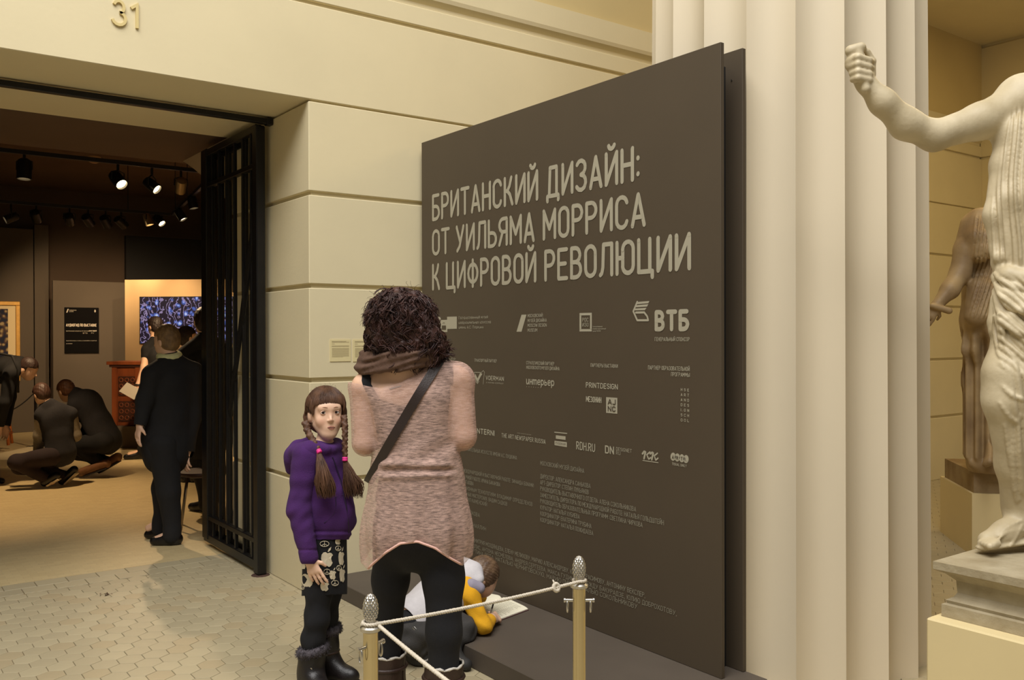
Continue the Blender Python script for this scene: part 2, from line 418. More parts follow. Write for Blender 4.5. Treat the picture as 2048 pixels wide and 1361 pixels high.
GLYPH = {
 'А': (.5, [[(0, 0), (.25, 1), (.5, 0)], [(.08, .27), (.42, .27)]]),
 'Б': (.46, [[(.42, 1), (0, 1), (0, 0), (.2, 0)] + _arc(.22, .27, .24, .27, -90, 90)[1:] + [(0, .54)]]),
 'В': (.46, [[(0, 0), (0, 1), (.2, 1)] + _arc(.2, .76, .22, .24, 90, -90)[1:] + [(0, .52)], _B3]),
 'Г': (.4, [[(0, 0), (0, 1), (.4, 1)]]),
 'Д': (.58, [[(0, -.17), (0, 0), (.58, 0), (.58, -.17)], [(.09, 0), (.14, 1), (.49, 1), (.49, 0)]]),
 'Е': (.42, [[(.42, 1), (0, 1), (0, 0), (.42, 0)], [(0, .51), (.36, .51)]]),
 'Ж': (.72, [[(0, 0), (.27, .5), (0, 1)], [(.36, 0), (.36, 1)], [(.72, 0), (.45, .5), (.72, 1)], [(.27, .5), (.45, .5)]]),
 'З': (.44, [_Z]),
 'И': (.48, [[(0, 1), (0, 0), (.48, 1), (.48, 0)]]),
 'Й': (.48, [[(0, 1), (0, 0), (.48, 1), (.48, 0)], _arc(.24, 1.28, .13, .13, 190, 350, 5)]),
 'К': (.46, [[(0, 0), (0, 1)], [(0, .52), (.16, .52), (.3, .7), (.4, 1)], [(.16, .52), (.32, .36), (.46, 0)]]),
 'Л': (.52, [[(0, 0), (.07, .06), (.12, .25), (.15, 1), (.52, 1), (.52, 0)]]),
 'М': (.6, [[(0, 0), (0, 1), (.3, .33), (.6, 1), (.6, 0)]]),
 'Н': (.46, [[(0, 0), (0, 1)], [(.46, 0), (.46, 1)], [(0, .51), (.46, .51)]]),
 'О': (.46, [_O]), 'П': (.46, [[(0, 0), (0, 1), (.46, 1), (.46, 0)]]),
 'Р': (.45, [_P]), 'С': (.46, [_C]), 'Т': (.5, [[(0, 1), (.5, 1)], [(.25, 0), (.25, 1)]]),
 'У': (.48, [[(0, 1), (.25, .36)], [(.48, 1), (.2, .16), (.04, 0)]]),
 'Ф': (.62, [[(.31, 1.02), (.31, -.02)], _arc(.31, .5, .31, .36, 0, 360, 14)]),
 'Х': (.48, [[(0, 0), (.48, 1)], [(0, 1), (.48, 0)]]),
 'Ц': (.56, [[(0, 1), (0, 0), (.56, 0), (.56, -.18)], [(.46, 1), (.46, 0)]]),
 'Ч': (.44, [[(0, 1), (0, .66)] + _arc(.2, .62, .2, .17, 180, 270, 4) + [(.44, .45)], [(.44, 1), (.44, 0)]]),
 'Ш': (.68, [[(0, 1), (0, 0), (.68, 0), (.68, 1)], [(.34, 1), (.34, 0)]]),
 'Щ': (.76, [[(0, 1), (0, 0), (.76, 0), (.76, -.18)], [(.34, 1), (.34, 0)], [(.68, 1), (.68, 0)]]),
 'Ъ': (.54, [[(0, 1), (.12, 1), (.12, 0)]]), 'Ь': (.44, [[(0, 1), (0, 0)], _B3]),
 'Ы': (.66, [[(0, 1), (0, 0)], _B3, [(.66, 1), (.66, 0)]]),
 'Э': (.44, [_arc(.2, .76, .23, .24, 165, 0) + _arc(.2, .24, .23, .24, 0, -165), [(.16, .5), (.43, .5)]]),
 'Ю': (.7, [[(0, 0), (0, 1)], [(0, .5), (.26, .5)], [(x + .25, y) for x, y in _O]]),
 'Я': (.46, [[(.45, 0), (.45, 1), (.22, 1)] + _arc(.22, .745, .22, .255, 90, 270)[1:] + [(.45, .49)], [(.2, .49), (0, 0)]]),
 'D': (.46, [[(0, 0), (0, 1), (.2, 1)] + _arc(.22, .74, .24, .26, 90, 0)[1:] + _arc(.22, .26, .24, .26, 0, -90) + [(0, 0)]]),
 'G': (.46, [_C[:16] + [(.46, .25), (.46, .48), (.26, .48)]]),
 'I': (.0, [[(0, 0), (0, 1)]]), 'J': (.3, [[(.3, 1), (.3, .2)] + _arc(.12, .2, .18, .2, 0, -150, 5)]),
 'L': (.4, [[(0, 1), (0, 0), (.4, 0)]]), 'N': (.48, [[(0, 0), (0, 1), (.48, 0), (.48, 1)]]),
 'R': (.46, [_P, [(.2, .49), (.46, 0)]]), 'S': (.45, [_S]),
 'U': (.46, [[(0, 1), (0, .23)] + _arc(.23, .23, .23, .23, 180, 360) + [(.46, 1)]]),
 'V': (.48, [[(0, 1), (.24, 0), (.48, 1)]]), 'W': (.7, [[(0, 1), (.17, 0), (.35, .9), (.53, 0), (.7, 1)]]),
 'Y': (.48, [[(0, 1), (.24, .5), (.48, 1)], [(.24, .5), (.24, 0)]]), 'F': (.4, [[(.4, 1), (0, 1), (0, 0)], [(0, .51), (.34, .51)]]),
 'и': (.4, [[(0, .7), (0, .14), (.06, 0), (.2, 0), (.4, .3)], [(.4, .7), (.4, 0)]]), 'н': (.38, [[(0, 0), (0, .7)], [(.38, 0), (.38, .7)], [(0, .36), (.38, .36)]]),
 'т': (.6, [[(0, 0), (0, .7)], [(0, .5), (.1, .68), (.24, .66), (.3, .5), (.3, 0)], [(.3, .5), (.4, .68), (.54, .66), (.6, .5), (.6, 0)]]),
 'е': (.38, [[(0, .36), (.38, .36)] + _arc(.19, .42, .19, .28, 0, 180, 6) + _arc(.19, .24, .19, .24, 180, 320, 5)]),
 'р': (.4, [[(0, -.3), (0, .7)], _arc(.2, .35, .2, .35, 0, 360, 10)]), 'ь': (.36, [[(0, .7), (0, 0), (.2, 0)] + _arc(.2, .2, .16, .2, -90, 90, 5) + [(0, .4)]]),
 '3': (.48, [_arc(.22, .75, .2, .25, 160, -80, 9) + _arc(.22, .27, .26, .27, 85, -165, 10)]), '1': (.26, [[(0, .8), (.24, .98), (.24, 0)]]),
 ':': (.0, [[(0, .14), (0, .16)], [(0, .64), (0, .66)]]), '.': (.0, [[(0, .03), (0, .05)]]), ',': (.06, [[(.06, .05), (0, -.14)]]), '-': (.26, [[(0, .45), (.26, .45)]]),
}
for _a, _b in zip('ABCEHKMOPTXBZ', 'АВСЕНКМОРТХВЗ'): GLYPH.setdefault(_a, GLYPH[_b])
def text_strokes(s, spacing=.24):
    out, x = [], 0.0
    for ch in s:
        if ch == ' ': x += .34; continue
        w, st = GLYPH[ch] if ch in GLYPH else GLYPH.get(ch.upper(), (.4, []))
        low = 0.78 if (ch not in GLYPH and ch.upper() in GLYPH) else 1.0
        out += [[(x + a * low, b * low) for a, b in p] for p in st]
        x += w * low + spacing
    return out, x - spacing
def stroke_faces(b, polys, to3, w, nd=8, lift=0.0):
    """rounded strokes of width w (2-D units of the caller) laid flat; to3 maps 2-D to 3-D"""
    r = w / 2
    to0 = to3; cnt = [0]
    def to3(x, y):
        q = to0(x, y); return (q[0] - 0.00003 * ((cnt[0] * 7) % 41), q[1], q[2])
    for p in polys:
        for i in range(len(p) - 1):
            cnt[0] += 1
            (x0, y0), (x1, y1) = p[i], p[i + 1]
            L = math.hypot(x1 - x0, y1 - y0)
            if L < 1e-6: continue
            nx, ny = -(y1 - y0) / L * r, (x1 - x0) / L * r
            b.add([to3(x0 + nx, y0 + ny), to3(x0 - nx, y0 - ny), to3(x1 - nx, y1 - ny), to3(x1 + nx, y1 + ny)], [(0, 1, 2, 3)])
        for (x, y) in p:
            cnt[0] += 1
            b.add([to3(x + r * math.cos(2 * math.pi * k / nd), y + r * math.sin(2 * math.pi * k / nd)) for k in range(nd)], [tuple(range(nd))])

# ================================================================== display panel with its platform
XP, YP1, YP0, ZPT, ZPL, XPF = 2.9705, 4.99, 2.535, 2.787, 0.093, 2.339
pl = thing('display_platform', (2.75, 3.4, 0), 'low dark brown platform running along the foot of the text panel', 'platform')
b = MB(); b.box(XPF, 3.13, 2.42, YW - 0.001, 0.0, ZPL, 0.003); b.build('deck', mat('dark_platform_paint', (84, 75, 65), 0.6, var=0.06, scale=4, bump=0.03, bscale=150), pl)
panel = thing('exhibition_board', (XP, 3.7, ZPL), 'tall dark brown exhibition panel with pale Cyrillic lettering', 'panel')
b = MB(); b.box(XP, XP + 0.022, YP0, YP1, ZPL + 0.001, ZPT, 0.0015); b.build('front_board', M_PANEL, panel)
b = MB(); b.box(XP + 0.137, XP + 0.159, YP0 - 0.003, YP1, ZPL + 0.001, ZPT, 0.0015); b.build('rear_board', M_PANEL, panel)
b = MB()
for y in (YP0 + 0.09, 3.3, 4.1, YP1 - 0.1):
    b.box(XP + 0.022, XP + 0.137, y, y + 0.04, ZPL + 0.001, ZPT - 0.06)
b.build('spacer_frame', M_BLACK, panel)
XT = XP - 0.0012
def p3(yy, z): return (XT, yy, z)
def ptext(b, s, x0, y0, x1, cap, w=.13, y1=None, anchor='L', spacing=.24):
    """text on the panel: left/right pixel, baseline pixel height at the anchored end, cap height in pixels there"""
    A = onX(x0, y0 if anchor == 'L' else 600, XP); B = onX(x1, y0 if anchor == 'R' else 600, XP)
    z = A[2] if anchor == 'L' else B[2]
    xa = x0 if anchor == 'L' else x1
    h = onX(xa, y0 - cap, XP)[2] - onX(xa, y0, XP)[2]
    if y1 is not None: z = (onX(x0, y0, XP)[2] + onX(x1, y1, XP)[2]) / 2
    st, W = text_strokes(s, spacing)
    sx = (A[1] - B[1]) / W
    st = [[(x * sx, y * h) for x, y in p] for p in st]
    stroke_faces(b, st, lambda x, y: p3(A[1] - x, z + y), w * h, 8 if cap > 20 else 6)
def ppoly(b, pts):
    b.add([p3(*onX(x, y, XP)[1:]) for x, y in pts], [tuple(range(len(pts)))])
def pstroke(b, pts, wpx):
    q = [tuple(onX(x, y, XP)[1:]) for x, y in pts]
    k = abs(onX(pts[0][0], pts[0][1] + wpx, XP)[2] - onX(pts[0][0], pts[0][1], XP)[2])
    stroke_faces(b, [q], p3, k, 6)
b = MB()
ptext(b, 'БРИТАНСКИЙ ДИЗАЙН:', 866.5, 438, 1277, 47, .15, y1=359.5)
ptext(b, 'ОТ УИЛЬЯМА МОРРИСА', 866.5, 507, 1289, 46, .15, y1=452.5)
ptext(b, 'К ЦИФРОВОЙ РЕВОЛЮЦИИ', 866.5, 576.5, 1379, 47, .15, y1=539)
b.build('headline_lettering', M_PRINT, panel)
lg = MB()
ppoly(lg, [(866, 636), (876, 634), (882, 634.5), (882, 640.5), (894.5, 640), (894.5, 634), (914, 633.5), (914, 658), (895, 658.5), (895, 664.5), (882.5, 664.5), (882.5, 658.5), (868, 658)])
ptext(lg, 'Государственный музей', 918, 638.5, 976, 5); ptext(lg, 'изобразительных искусств', 918, 648.2, 982, 5); ptext(lg, 'имени А.С. Пушкина', 918, 657.6, 967, 5)
ppoly(lg, [(1033.4, 664), (1043.4, 664), (1053.3, 629.7), (1043.4, 629.9)])
for i, (s, e) in enumerate((('МОСКОВСКИЙ', 1085.6), ('МУЗЕЙ ДИЗАЙНА', 1093.4), ('MOSCOW DESIGN', 1093.4), ('MUSEUM', 1074.6))): ptext(lg, s, 1056, 635 + 9.6 * i, e, 6)
for q in ([(1159.4, 626.6), (1183.9, 625.9), (1183.9, 631), (1159.4, 631.4)], [(1159.4, 658.8), (1183.9, 658.6), (1183.9, 663.3), (1159.4, 663.5)], [(1159.4, 631), (1162.9, 631), (1162.9, 659.2), (1159.4, 659.2)], [(1180.5, 631), (1183.9, 631), (1183.9, 659.2), (1180.5, 659.2)]): ppoly(lg, q)
ptext(lg, 'РОС', 1165.3, 643.6, 1177.2, 7); ptext(lg, 'ИЗО', 1165.3, 653.4, 1177.2, 7)
for s, y, e in (('Государственный', 655, 1205), ('музейно-выставочный', 659.4, 1212), ('центр РОСИЗО', 663.8, 1201.6)): ptext(lg, s, 1186, y, e, 2.6)
pstroke(lg, [(1275, 604), (1267, 623), (1275, 641), (1297, 641), (1295, 633), (1289, 625.2), (1272, 625.6)], 4.2)
for q in ([(1275.5, 604.3), (1299, 602.4), (1297, 607), (1273, 609)], [(1271.5, 611), (1297, 608.8), (1294.5, 613.6), (1269.5, 615.2)], [(1269, 617.6), (1293.5, 616), (1290, 620.9), (1267, 621.4)]): ppoly(lg, q)
ptext(lg, 'ВТБ', 1313, 659, 1375.5, 34, .27, spacing=.3)
ptext(lg, 'ГЕНЕРАЛЬНЫЙ СПОНСОР', 1310.3, 682.3, 1379.4, 7)
ptext(lg, 'ПАРТНЕР', 878, 721, 911, 5.2); ptext(lg, 'ТРАНСПОРТНЫЙ ПАРТНЕР', 949.4, 723.7, 993.5, 5.5)
ptext(lg, 'СТРАТЕГИЧЕСКИЙ ПАРТНЕР', 1053.4, 729, 1108.4, 6); ptext(lg, 'МОСКОВСКОГО МУЗЕЯ ДИЗАЙНА', 1053.4, 738, 1119, 6)
ptext(lg, 'ПАРТНЕРЫ ВЫСТАВКИ', 1182, 734, 1235.8, 6.5)
ptext(lg, 'ПАРТНЕР ОБРАЗОВАТЕЛЬНОЙ', 1297, 739.2, 1379.4, 7.4); ptext(lg, 'ПРОГРАММЫ', 1343, 752.5, 1379.4, 7.4)
pstroke(lg, [(949, 745.3), (962, 745.5), (961.5, 753), (955.5, 766), (949, 756), (949, 745.3)], 1.2)
ppoly(lg, [(950.5, 747), (955.5, 757.5), (960.5, 746.5), (965, 748), (956, 765), (950, 756)])
pstroke(lg, [(963, 746), (967, 741.5), (969.5, 745), (968, 757), (967, 769)], 1.0); pstroke(lg, [(951, 763), (955.5, 768), (959, 763)], 1.0)
ptext(lg, 'VOERMAN', 972.4, 759.8, 1007.5, 7.6, .2); ptext(lg, 'a moving company', 973, 766.6, 1007, 3.4)
ptext(lg, 'интерьер', 1053.6, 768.3, 1108, 13.5, .17, spacing=.2); ptext(lg, '. . . . . . .', 1054, 774, 1081, 3, .5)
ptext(lg, 'PRINTDESIGN', 1172.8, 774.9, 1235.2, 9.2, .2); ptext(lg, 'МЕЗОНИН', 1173, 803.3, 1202.5, 9.8, .2)
ppoly(lg, [(1212.6, 794.8), (1235, 796.4), (1235, 828.2), (1212.6, 826.2)])
for i, row in enumerate(('HSE', 'ART', 'AND', 'DES', 'IGN', 'SCH', 'OOL')):
    for c, ch in zip((1363.6, 1370.2, 1376.8), row):
        ptext(lg, ch if ch != 'I' else 'I.', c - 1.3, 782 + 10.15 * i + (c - 1363) * .1, c + 1.3, 5, .2)
ptext(lg, 'INTERNI', 953, 866.3, 988.5, 9, .24)
ptext(lg, 'THE ART NEWSPAPER RUSSIA', 1004, 874.8, 1091, 7.6, .16); ptext(lg, 'международное издание', 1035, 867, 1062, 1.8)
for q in ([(1109, 864), (1134.7, 866.5), (1134.7, 868.5), (1109, 866)], [(1109.4, 882), (1134.1, 885), (1134.1, 895), (1109.4, 890.9)], [(1112, 871), (1131.5, 873.3), (1131.5, 880.5), (1112, 878)]): ppoly(lg, q)
ptext(lg, 'RDH.RU', 1153.6, 898.5, 1189.4, 14.5, .15); ptext(lg, 'DN', 1211.3, 906, 1227.2, 13.5, .22)
ptext(lg, 'DESIGNET', 1233, 901.4, 1263.4, 6.3); ptext(lg, 'RU', 1233, 909.2, 1240.8, 6)
pstroke(lg, [(1285.5, 908), (1289, 903.5), (1291.5, 905), (1288.5, 918)], 4.4); pstroke(lg, [(1300.5, 904.5), (1294, 910), (1298, 919), (1302, 916)], 3.2)
pstroke(lg, [(1301, 908), (1305, 905.5), (1307, 907), (1304, 920)], 4.4); pstroke(lg, [(1315.5, 907), (1309, 912), (1312, 921), (1316.5, 917)], 3.2); pstroke(lg, [(1286, 921.5), (1317, 926)], 1.6)
for x, y in ((1346.5, 914), (1355, 915.6), (1364, 917.2), (1372.5, 918.8)): ppoly(lg, [(x + 5.2 * math.cos(a), y + 8.2 * math.sin(a)) for a in [k * math.pi / 8 for k in range(16)]])
ptext(lg, 'Visual daily', 1345, 930.5, 1373, 6)
lg.build('sponsor_logos', M_PRINT, panel)
dk = MB()
_keep = XT; XT = XP - 0.0026
ptext(dk, 'AJ', 1217, 808.5, 1231, 9.5, .22); ptext(dk, 'NC', 1217, 822, 1231, 9, .22)
for ch, x, y in zip('ARTI', (1345, 1353.5, 1362.6, 1371), (917.5, 919, 920.6, 922.2)): ptext(dk, ch if ch != 'I' else 'I.', x, y, x + 3, 6, .18)
pstroke(dk, [(886, 647), (888.3, 645.6), (890.5, 647)], .8); ppoly(dk, [(884.2, 651.5), (892.5, 651.5), (892.5, 660), (884.2, 660)])
ptext(dk, 'РУССКАЯ', 1112, 887.8, 1131, 3.2, .14)
XT = _keep
tag(dk.build('logo_details', M_PANEL, panel), kind='stuff')
cr = MB()
for s, x1, y in (('ГОСУДАРСТВЕННЫЙ МУЗЕЙ ИЗОБРАЗИТЕЛЬНЫХ ИСКУССТВ ИМЕНИ А.С. ПУШКИНА', 1034, 920), ('ЗАМЕСТИТЕЛЬ ДИРЕКТОРА ПО МЕЖДУНАРОДНОЙ И ВЫСТАВОЧНОЙ РАБОТЕ: ЗИНАИДА БОНАМИ', 1067.4, 975.2),
                 ('ЗАМЕСТИТЕЛЬ ДИРЕКТОРА ПО НАУЧНОЙ РАБОТЕ: ИРИНА БАКАНОВА', 1001, 973.5), ('ГЛАВНЫЙ ХРАНИТЕЛЬ: ТАТЬЯНА ПОТАПОВА', 947.2, 971.6),
                 ('ЗАМЕСТИТЕЛЬ ПО ИНФОРМАЦИОННЫМ ТЕХНОЛОГИЯМ: ВЛАДИМИР ОПРЕДЕЛЕНОВ', 1065.2, 1012.7), ('РУКОВОДИТЕЛЬ РЕСТАВРАЦИОННЫХ МАСТЕРСКИХ: ВАДИМ САДКОВ', 1014.8, 1012.3),
                 ('НАУЧНЫЙ СОТРУДНИК: МИХАИЛ КАМЕНСКИЙ', 974.4, 1013.1), ('КООРДИНАТОР: АННА ТРАПКОВА', 959.7, 1034.7), ('АРХИТЕКТОР: КИРИЛЛ САМАЯЛИН', 972.2, 1062.2)):
    ptext(cr, s, 867, y, x1, 7.2, .14, anchor='R', spacing=.2)
for s, x1, y in (('МОСКОВСКИЙ МУЗЕЙ ДИЗАЙНА', 1168, 930.4), ('ДИРЕКТОР: АЛЕКСАНДРА САНЬКОВА', 1180.5, 956.6), ('АРТ-ДИРЕКТОР: СТЕПАН ЛУКЬЯНОВ', 1177, 968.8), ('РУКОВОДИТЕЛЬ ВЫСТАВОЧНОГО ОТДЕЛА: АЛЕНА СОКОЛЬНИКОВА', 1271.5, 981.4),
                 ('ЗАМЕСТИТЕЛЬ ДИРЕКТОРА ПО МЕЖДУНАРОДНОЙ РАБОТЕ: НАТАЛЬЯ ГОЛЬДШТЕЙН', 1327, 994), ('РУКОВОДИТЕЛЬ ОБРАЗОВАТЕЛЬНЫХ ПРОГРАММ: СВЕТЛАНА ЧИРКОВА', 1284.8, 1006.4),
                 ('КУРАТОР: НАТАЛЬЯ ХУБИЕВА', 1158.7, 1018.8), ('КООРДИНАТОР: ЕКАТЕРИНА ТРУБИНА', 1182.2, 1031), ('КООРДИНАТОР: НАТАЛЬЯ ПОЖИДАЕВА', 1186, 1043.4)):
    ptext(cr, s, 1081.3, y, x1, 7.8, .14, spacing=.2)
for s, x1, y in (('БЛАГОДАРИМ: ЮЛИЮ ХРИСТЕНКО, ДМИТРИЯ МОЗДЯНЦЕВА, ЕЛЕНУ МЕЛИХОВУ, МАРИЮ АЛЕКСАНДРОВУ, ЮЛИЮ ГЕРАСИМОВУ, АНТОНИНУ ВЕКСЛЕР,', 1290.6, 1196),
                 ('ЕВГЕНИЯ ГРИШИНА, АННУ МАТОПИС, АНТОНА НЕСМЕЛОВА, АНДРЕЯ СЕРГЕЕВА, МАКСА ГУДИМА, НАДЕЖДУ БАКУРАДЗЕ, ЮЛИЮ ДОБРОХОТОВУ,', 1353.5, 1232),
                 ('ВИКТОРИЮ ПАВЛЕНКО, МАРТИНА РОТА, НАТАЛЬЮ ЧЕРНИГОВСКУЮ, МАРИЮ ПИРС, НАТАЛЬЮ СОКОЛЬНИКОВУ', 1274.9, 1218.5)):
    ptext(cr, s, 867, y, x1, 9.2, .14, anchor='R', spacing=.2)
cr.build('credits_lettering', mat('dim_grey_print', (134, 128, 110), 0.75), panel)
# screws on the rear board
b = MB(); b.lathe([(0.004, 0), (0.004, 0.002)], (XP + 0.1362, YP0 + 0.055, 2.66), 8, axis=(-1, 0, 0)); b.build('screw', mat('screw_steel', (170, 165, 150), 0.3, 1.0), panel)

# ================================================================== fluted column
D_AX, R0C = 7.1, 0.672
az = _yaw + math.radians(16.83)
CX, CY = D_AX * R0C * math.sin(az), D_AX * R0C * math.cos(az)
view = math.atan2(-CY, -CX)
ang0 = view + math.radians(4.0)
b = MB(); NF, SEG = 20, 10; prof = []
for k in range(NF):
    for i in range(SEG):
        t = i / SEG
        prof.append((ang0 + 2 * math.pi * (k + t) / NF, 1 - 0.075 * math.sin(math.pi * t) ** 0.8))
n = len(prof); zs = [0, 0.6, 1.5, 2.5, 3.5, 5.6]
for z in zs:
    R = R0C * (1 - 0.0075 * (z - 1.5) - 0.0008 * max(0, z - 1.5) ** 2)
    b.v += [(CX + R * q * math.cos(a), CY + R * q * math.sin(a), z) for a, q in prof]
for i in range(len(zs) - 1):
    b.f += [(i * n + k, i * n + (k + 1) % n, (i + 1) * n + (k + 1) % n, (i + 1) * n + k) for k in range(n)]
b.f += [tuple(range(n))[::-1], tuple(range((len(zs) - 1) * n, len(zs) * n))]
colm = thing('column', (CX, CY, 0), 'massive cream fluted column behind the dark text panel', 'column')
cm_ = b.build('shaft', M_COLUMN, colm)
cm_.data.polygons.foreach_set('use_smooth', [True] * len(cm_.data.polygons)); cm_.data.set_sharp_from_angle(angle=math.radians(28))

# ================================================================== iron gate folded back along the jamb
gx = 2.155
hinge, far = V3(gx, 5.70, 0), V3(gx, 6.80, 0)
gate = thing('iron_gate', hinge, 'black iron barred gate leaf folded back against the doorway jamb', 'gate')
def bar(name, y, z0, z1, w, x=gx, d=None, par=None):
    d = d or w
    b = MB(); b.box(x - w / 2, x + w / 2, y - d / 2, y + d / 2, z0, z1, min(w, d) * .12); return b.build(name, M_IRON, par or gate)
bar('gate_post', 5.675, 0.006, 2.91, 0.06, d=0.085)
bar('gate_post', 6.72, 0.05, 2.93, 0.05, d=0.12)
for y in (5.80, 5.955, 6.115, 6.28, 6.44, 6.585): bar('gate_bar', y, 0.07, 2.92, 0.022)
for z, h in ((2.90, .05), (2.66, .035), (0.215, .035), (0.06, .06)):
    b = MB(); b.box(gx - .02, gx + .02, 5.68, 6.76, z - h / 2, z + h / 2, .004); b.build('gate_rail', M_IRON, gate)
b = MB(); b.tube([onX(515, 380, gx + .014), onX(457, 850, gx + .014)], 0.017, 6); b.build('gate_brace', M_IRON, gate)
b = MB(); b.tube([onX(518, 400, gx - .01), onX(470, 760, gx - .01)], 0.012, 6); b.build('gate_brace', M_IRON, gate)
b = MB(); b.lathe([(0.06, 0.0), (0.058, 0.003), (0.045, 0.005), (0.04, 0.006)], (gx, 5.665, 0.0), 14); b.build('floor_socket', mat('rusty_iron', (70, 48, 38), 0.8, var=0.3, scale=30), gate)
# second leaf folded behind the first one
gate2 = thing('iron_gate', V3(gx + .044, 6.0, 0), 'second black iron gate leaf tucked behind the barred leaf at the jamb', 'gate')
for y, w in ((6.02, .03), (6.36, .05), (6.50, .022), (6.66, .022), (6.80, .04)):
    b = MB(); b.box(gx + .034, gx + .054, y - w / 2, y + w / 2, .05, 2.9, .003); b.build('gate_bar', M_IRON, gate2)
for z in (2.87, 0.09):
    b = MB(); b.box(gx + .036, gx + .052, 6.0, 6.82, z - .02, z + .02, .003); b.build('gate_rail', M_IRON, gate2)
b = MB(); b.box(XD0 + .01, XC - 0.012, 5.585, 5.63, 2.915, 2.95, .004)
rail = tag(b.build('gate_header_bar', M_IRON), 'black iron bar under the doorway lintel, holding the gate', 'bar')
b = MB(); b.box(XC - .045, XC - .002, 5.58, 5.635, 2.908, 2.956, .006); b.build('end_bracket', M_IRON, rail)

# ================================================================== number on the lintel and the two wall labels
b = MB()
zb = onY(265, 49.5, YW)[2]; hh = onY(236, 2, YW)[2] - onY(236, 46, YW)[2]
x0, x1 = onY(226, 40, YW)[0], onY(274.5, 40, YW)[0]
hh = 0.125; zb = 3.186
st, W = text_strokes('31', .22)
sx = (x1 - x0) / W
def solid_stroke(b, polys, w, to, th):
    for p in polys:
        r = w / 2; n = len(p); Lf, Rt = [], []
        for i in range(n):
            q0, q1 = p[max(i - 1, 0)], p[min(i + 1, n - 1)]
            tx, ty = q1[0] - q0[0], q1[1] - q0[1]; L = math.hypot(tx, ty)
            if 0 < i < n - 1 and n < 5:
                a = unit((p[i][0] - p[i-1][0], p[i][1] - p[i-1][1])); c = unit((p[i+1][0] - p[i][0], p[i+1][1] - p[i][1]))
                m = unit(a + c); k = r / max(.35, abs(m @ a)); nx, ny = -m[1] * k, m[0] * k
            else: nx, ny = -ty / L * r, tx / L * r
            Lf.append((p[i][0] + nx, p[i][1] + ny)); Rt.append((p[i][0] - nx, p[i][1] - ny))
        for i in range(n - 1):
            b.prism([to(*Lf[i]), to(*Rt[i]), to(*Rt[i + 1]), to(*Lf[i + 1])], th)
solid_stroke(b, [[(x * sx, y * hh) for x, y in p] for p in st], 0.0145, lambda x, y: (x0 + x, YW, zb + y), (0, -0.012, 0))
num = tag(b.build('room_number', mat('number_cream', (214, 194, 134), 0.6)), 'raised cream numerals 31 on the wall above the doorway', 'sign')
M_PAPER = mat('cream_label_card', (222, 207, 156), 0.6)
M_INK = mat('faded_label_ink', (176, 160, 118), 0.8)
for i, (xa, xb) in enumerate(((659.5, 701), (705.5, 748))):
    A, Bq = onY(xa, 679.5, YW), onY(xb, 723, YW)
    t = tag(MB().box(A[0], Bq[0], YW - 0.004, YW - 0.0004, Bq[2], A[2]).build('wall_label', M_PAPER),
            ('small cream caption card on the wall, fully visible above the girl' if i == 0 else 'small cream caption card on the wall, half hidden by the curly hair'), 'label', 'caption cards beside the doorway')
    b = MB(); w = Bq[0] - A[0]; h = A[2] - Bq[2]
    yy = YW - 0.0045
    def ln(u0, u1, v0, v1): b.add([(A[0] + w * u0, yy, Bq[2] + h * v0), (A[0] + w * u1, yy, Bq[2] + h * v0), (A[0] + w * u1, yy, Bq[2] + h * v1), (A[0] + w * u0, yy, Bq[2] + h * v1)], [(0, 1, 2, 3)])
    ln(.08, .78, .90, .925); ln(.08, .92, .865, .89); ln(.08, .22, .79, .81); ln(.08, .92, .70, .72); ln(.08, .9, .675, .69)
    for k in range(14): ln(.09, .91 if k < 13 else .62, .60 - k * .031, .612 - k * .031)
    b.build('caption_print', M_INK, t)

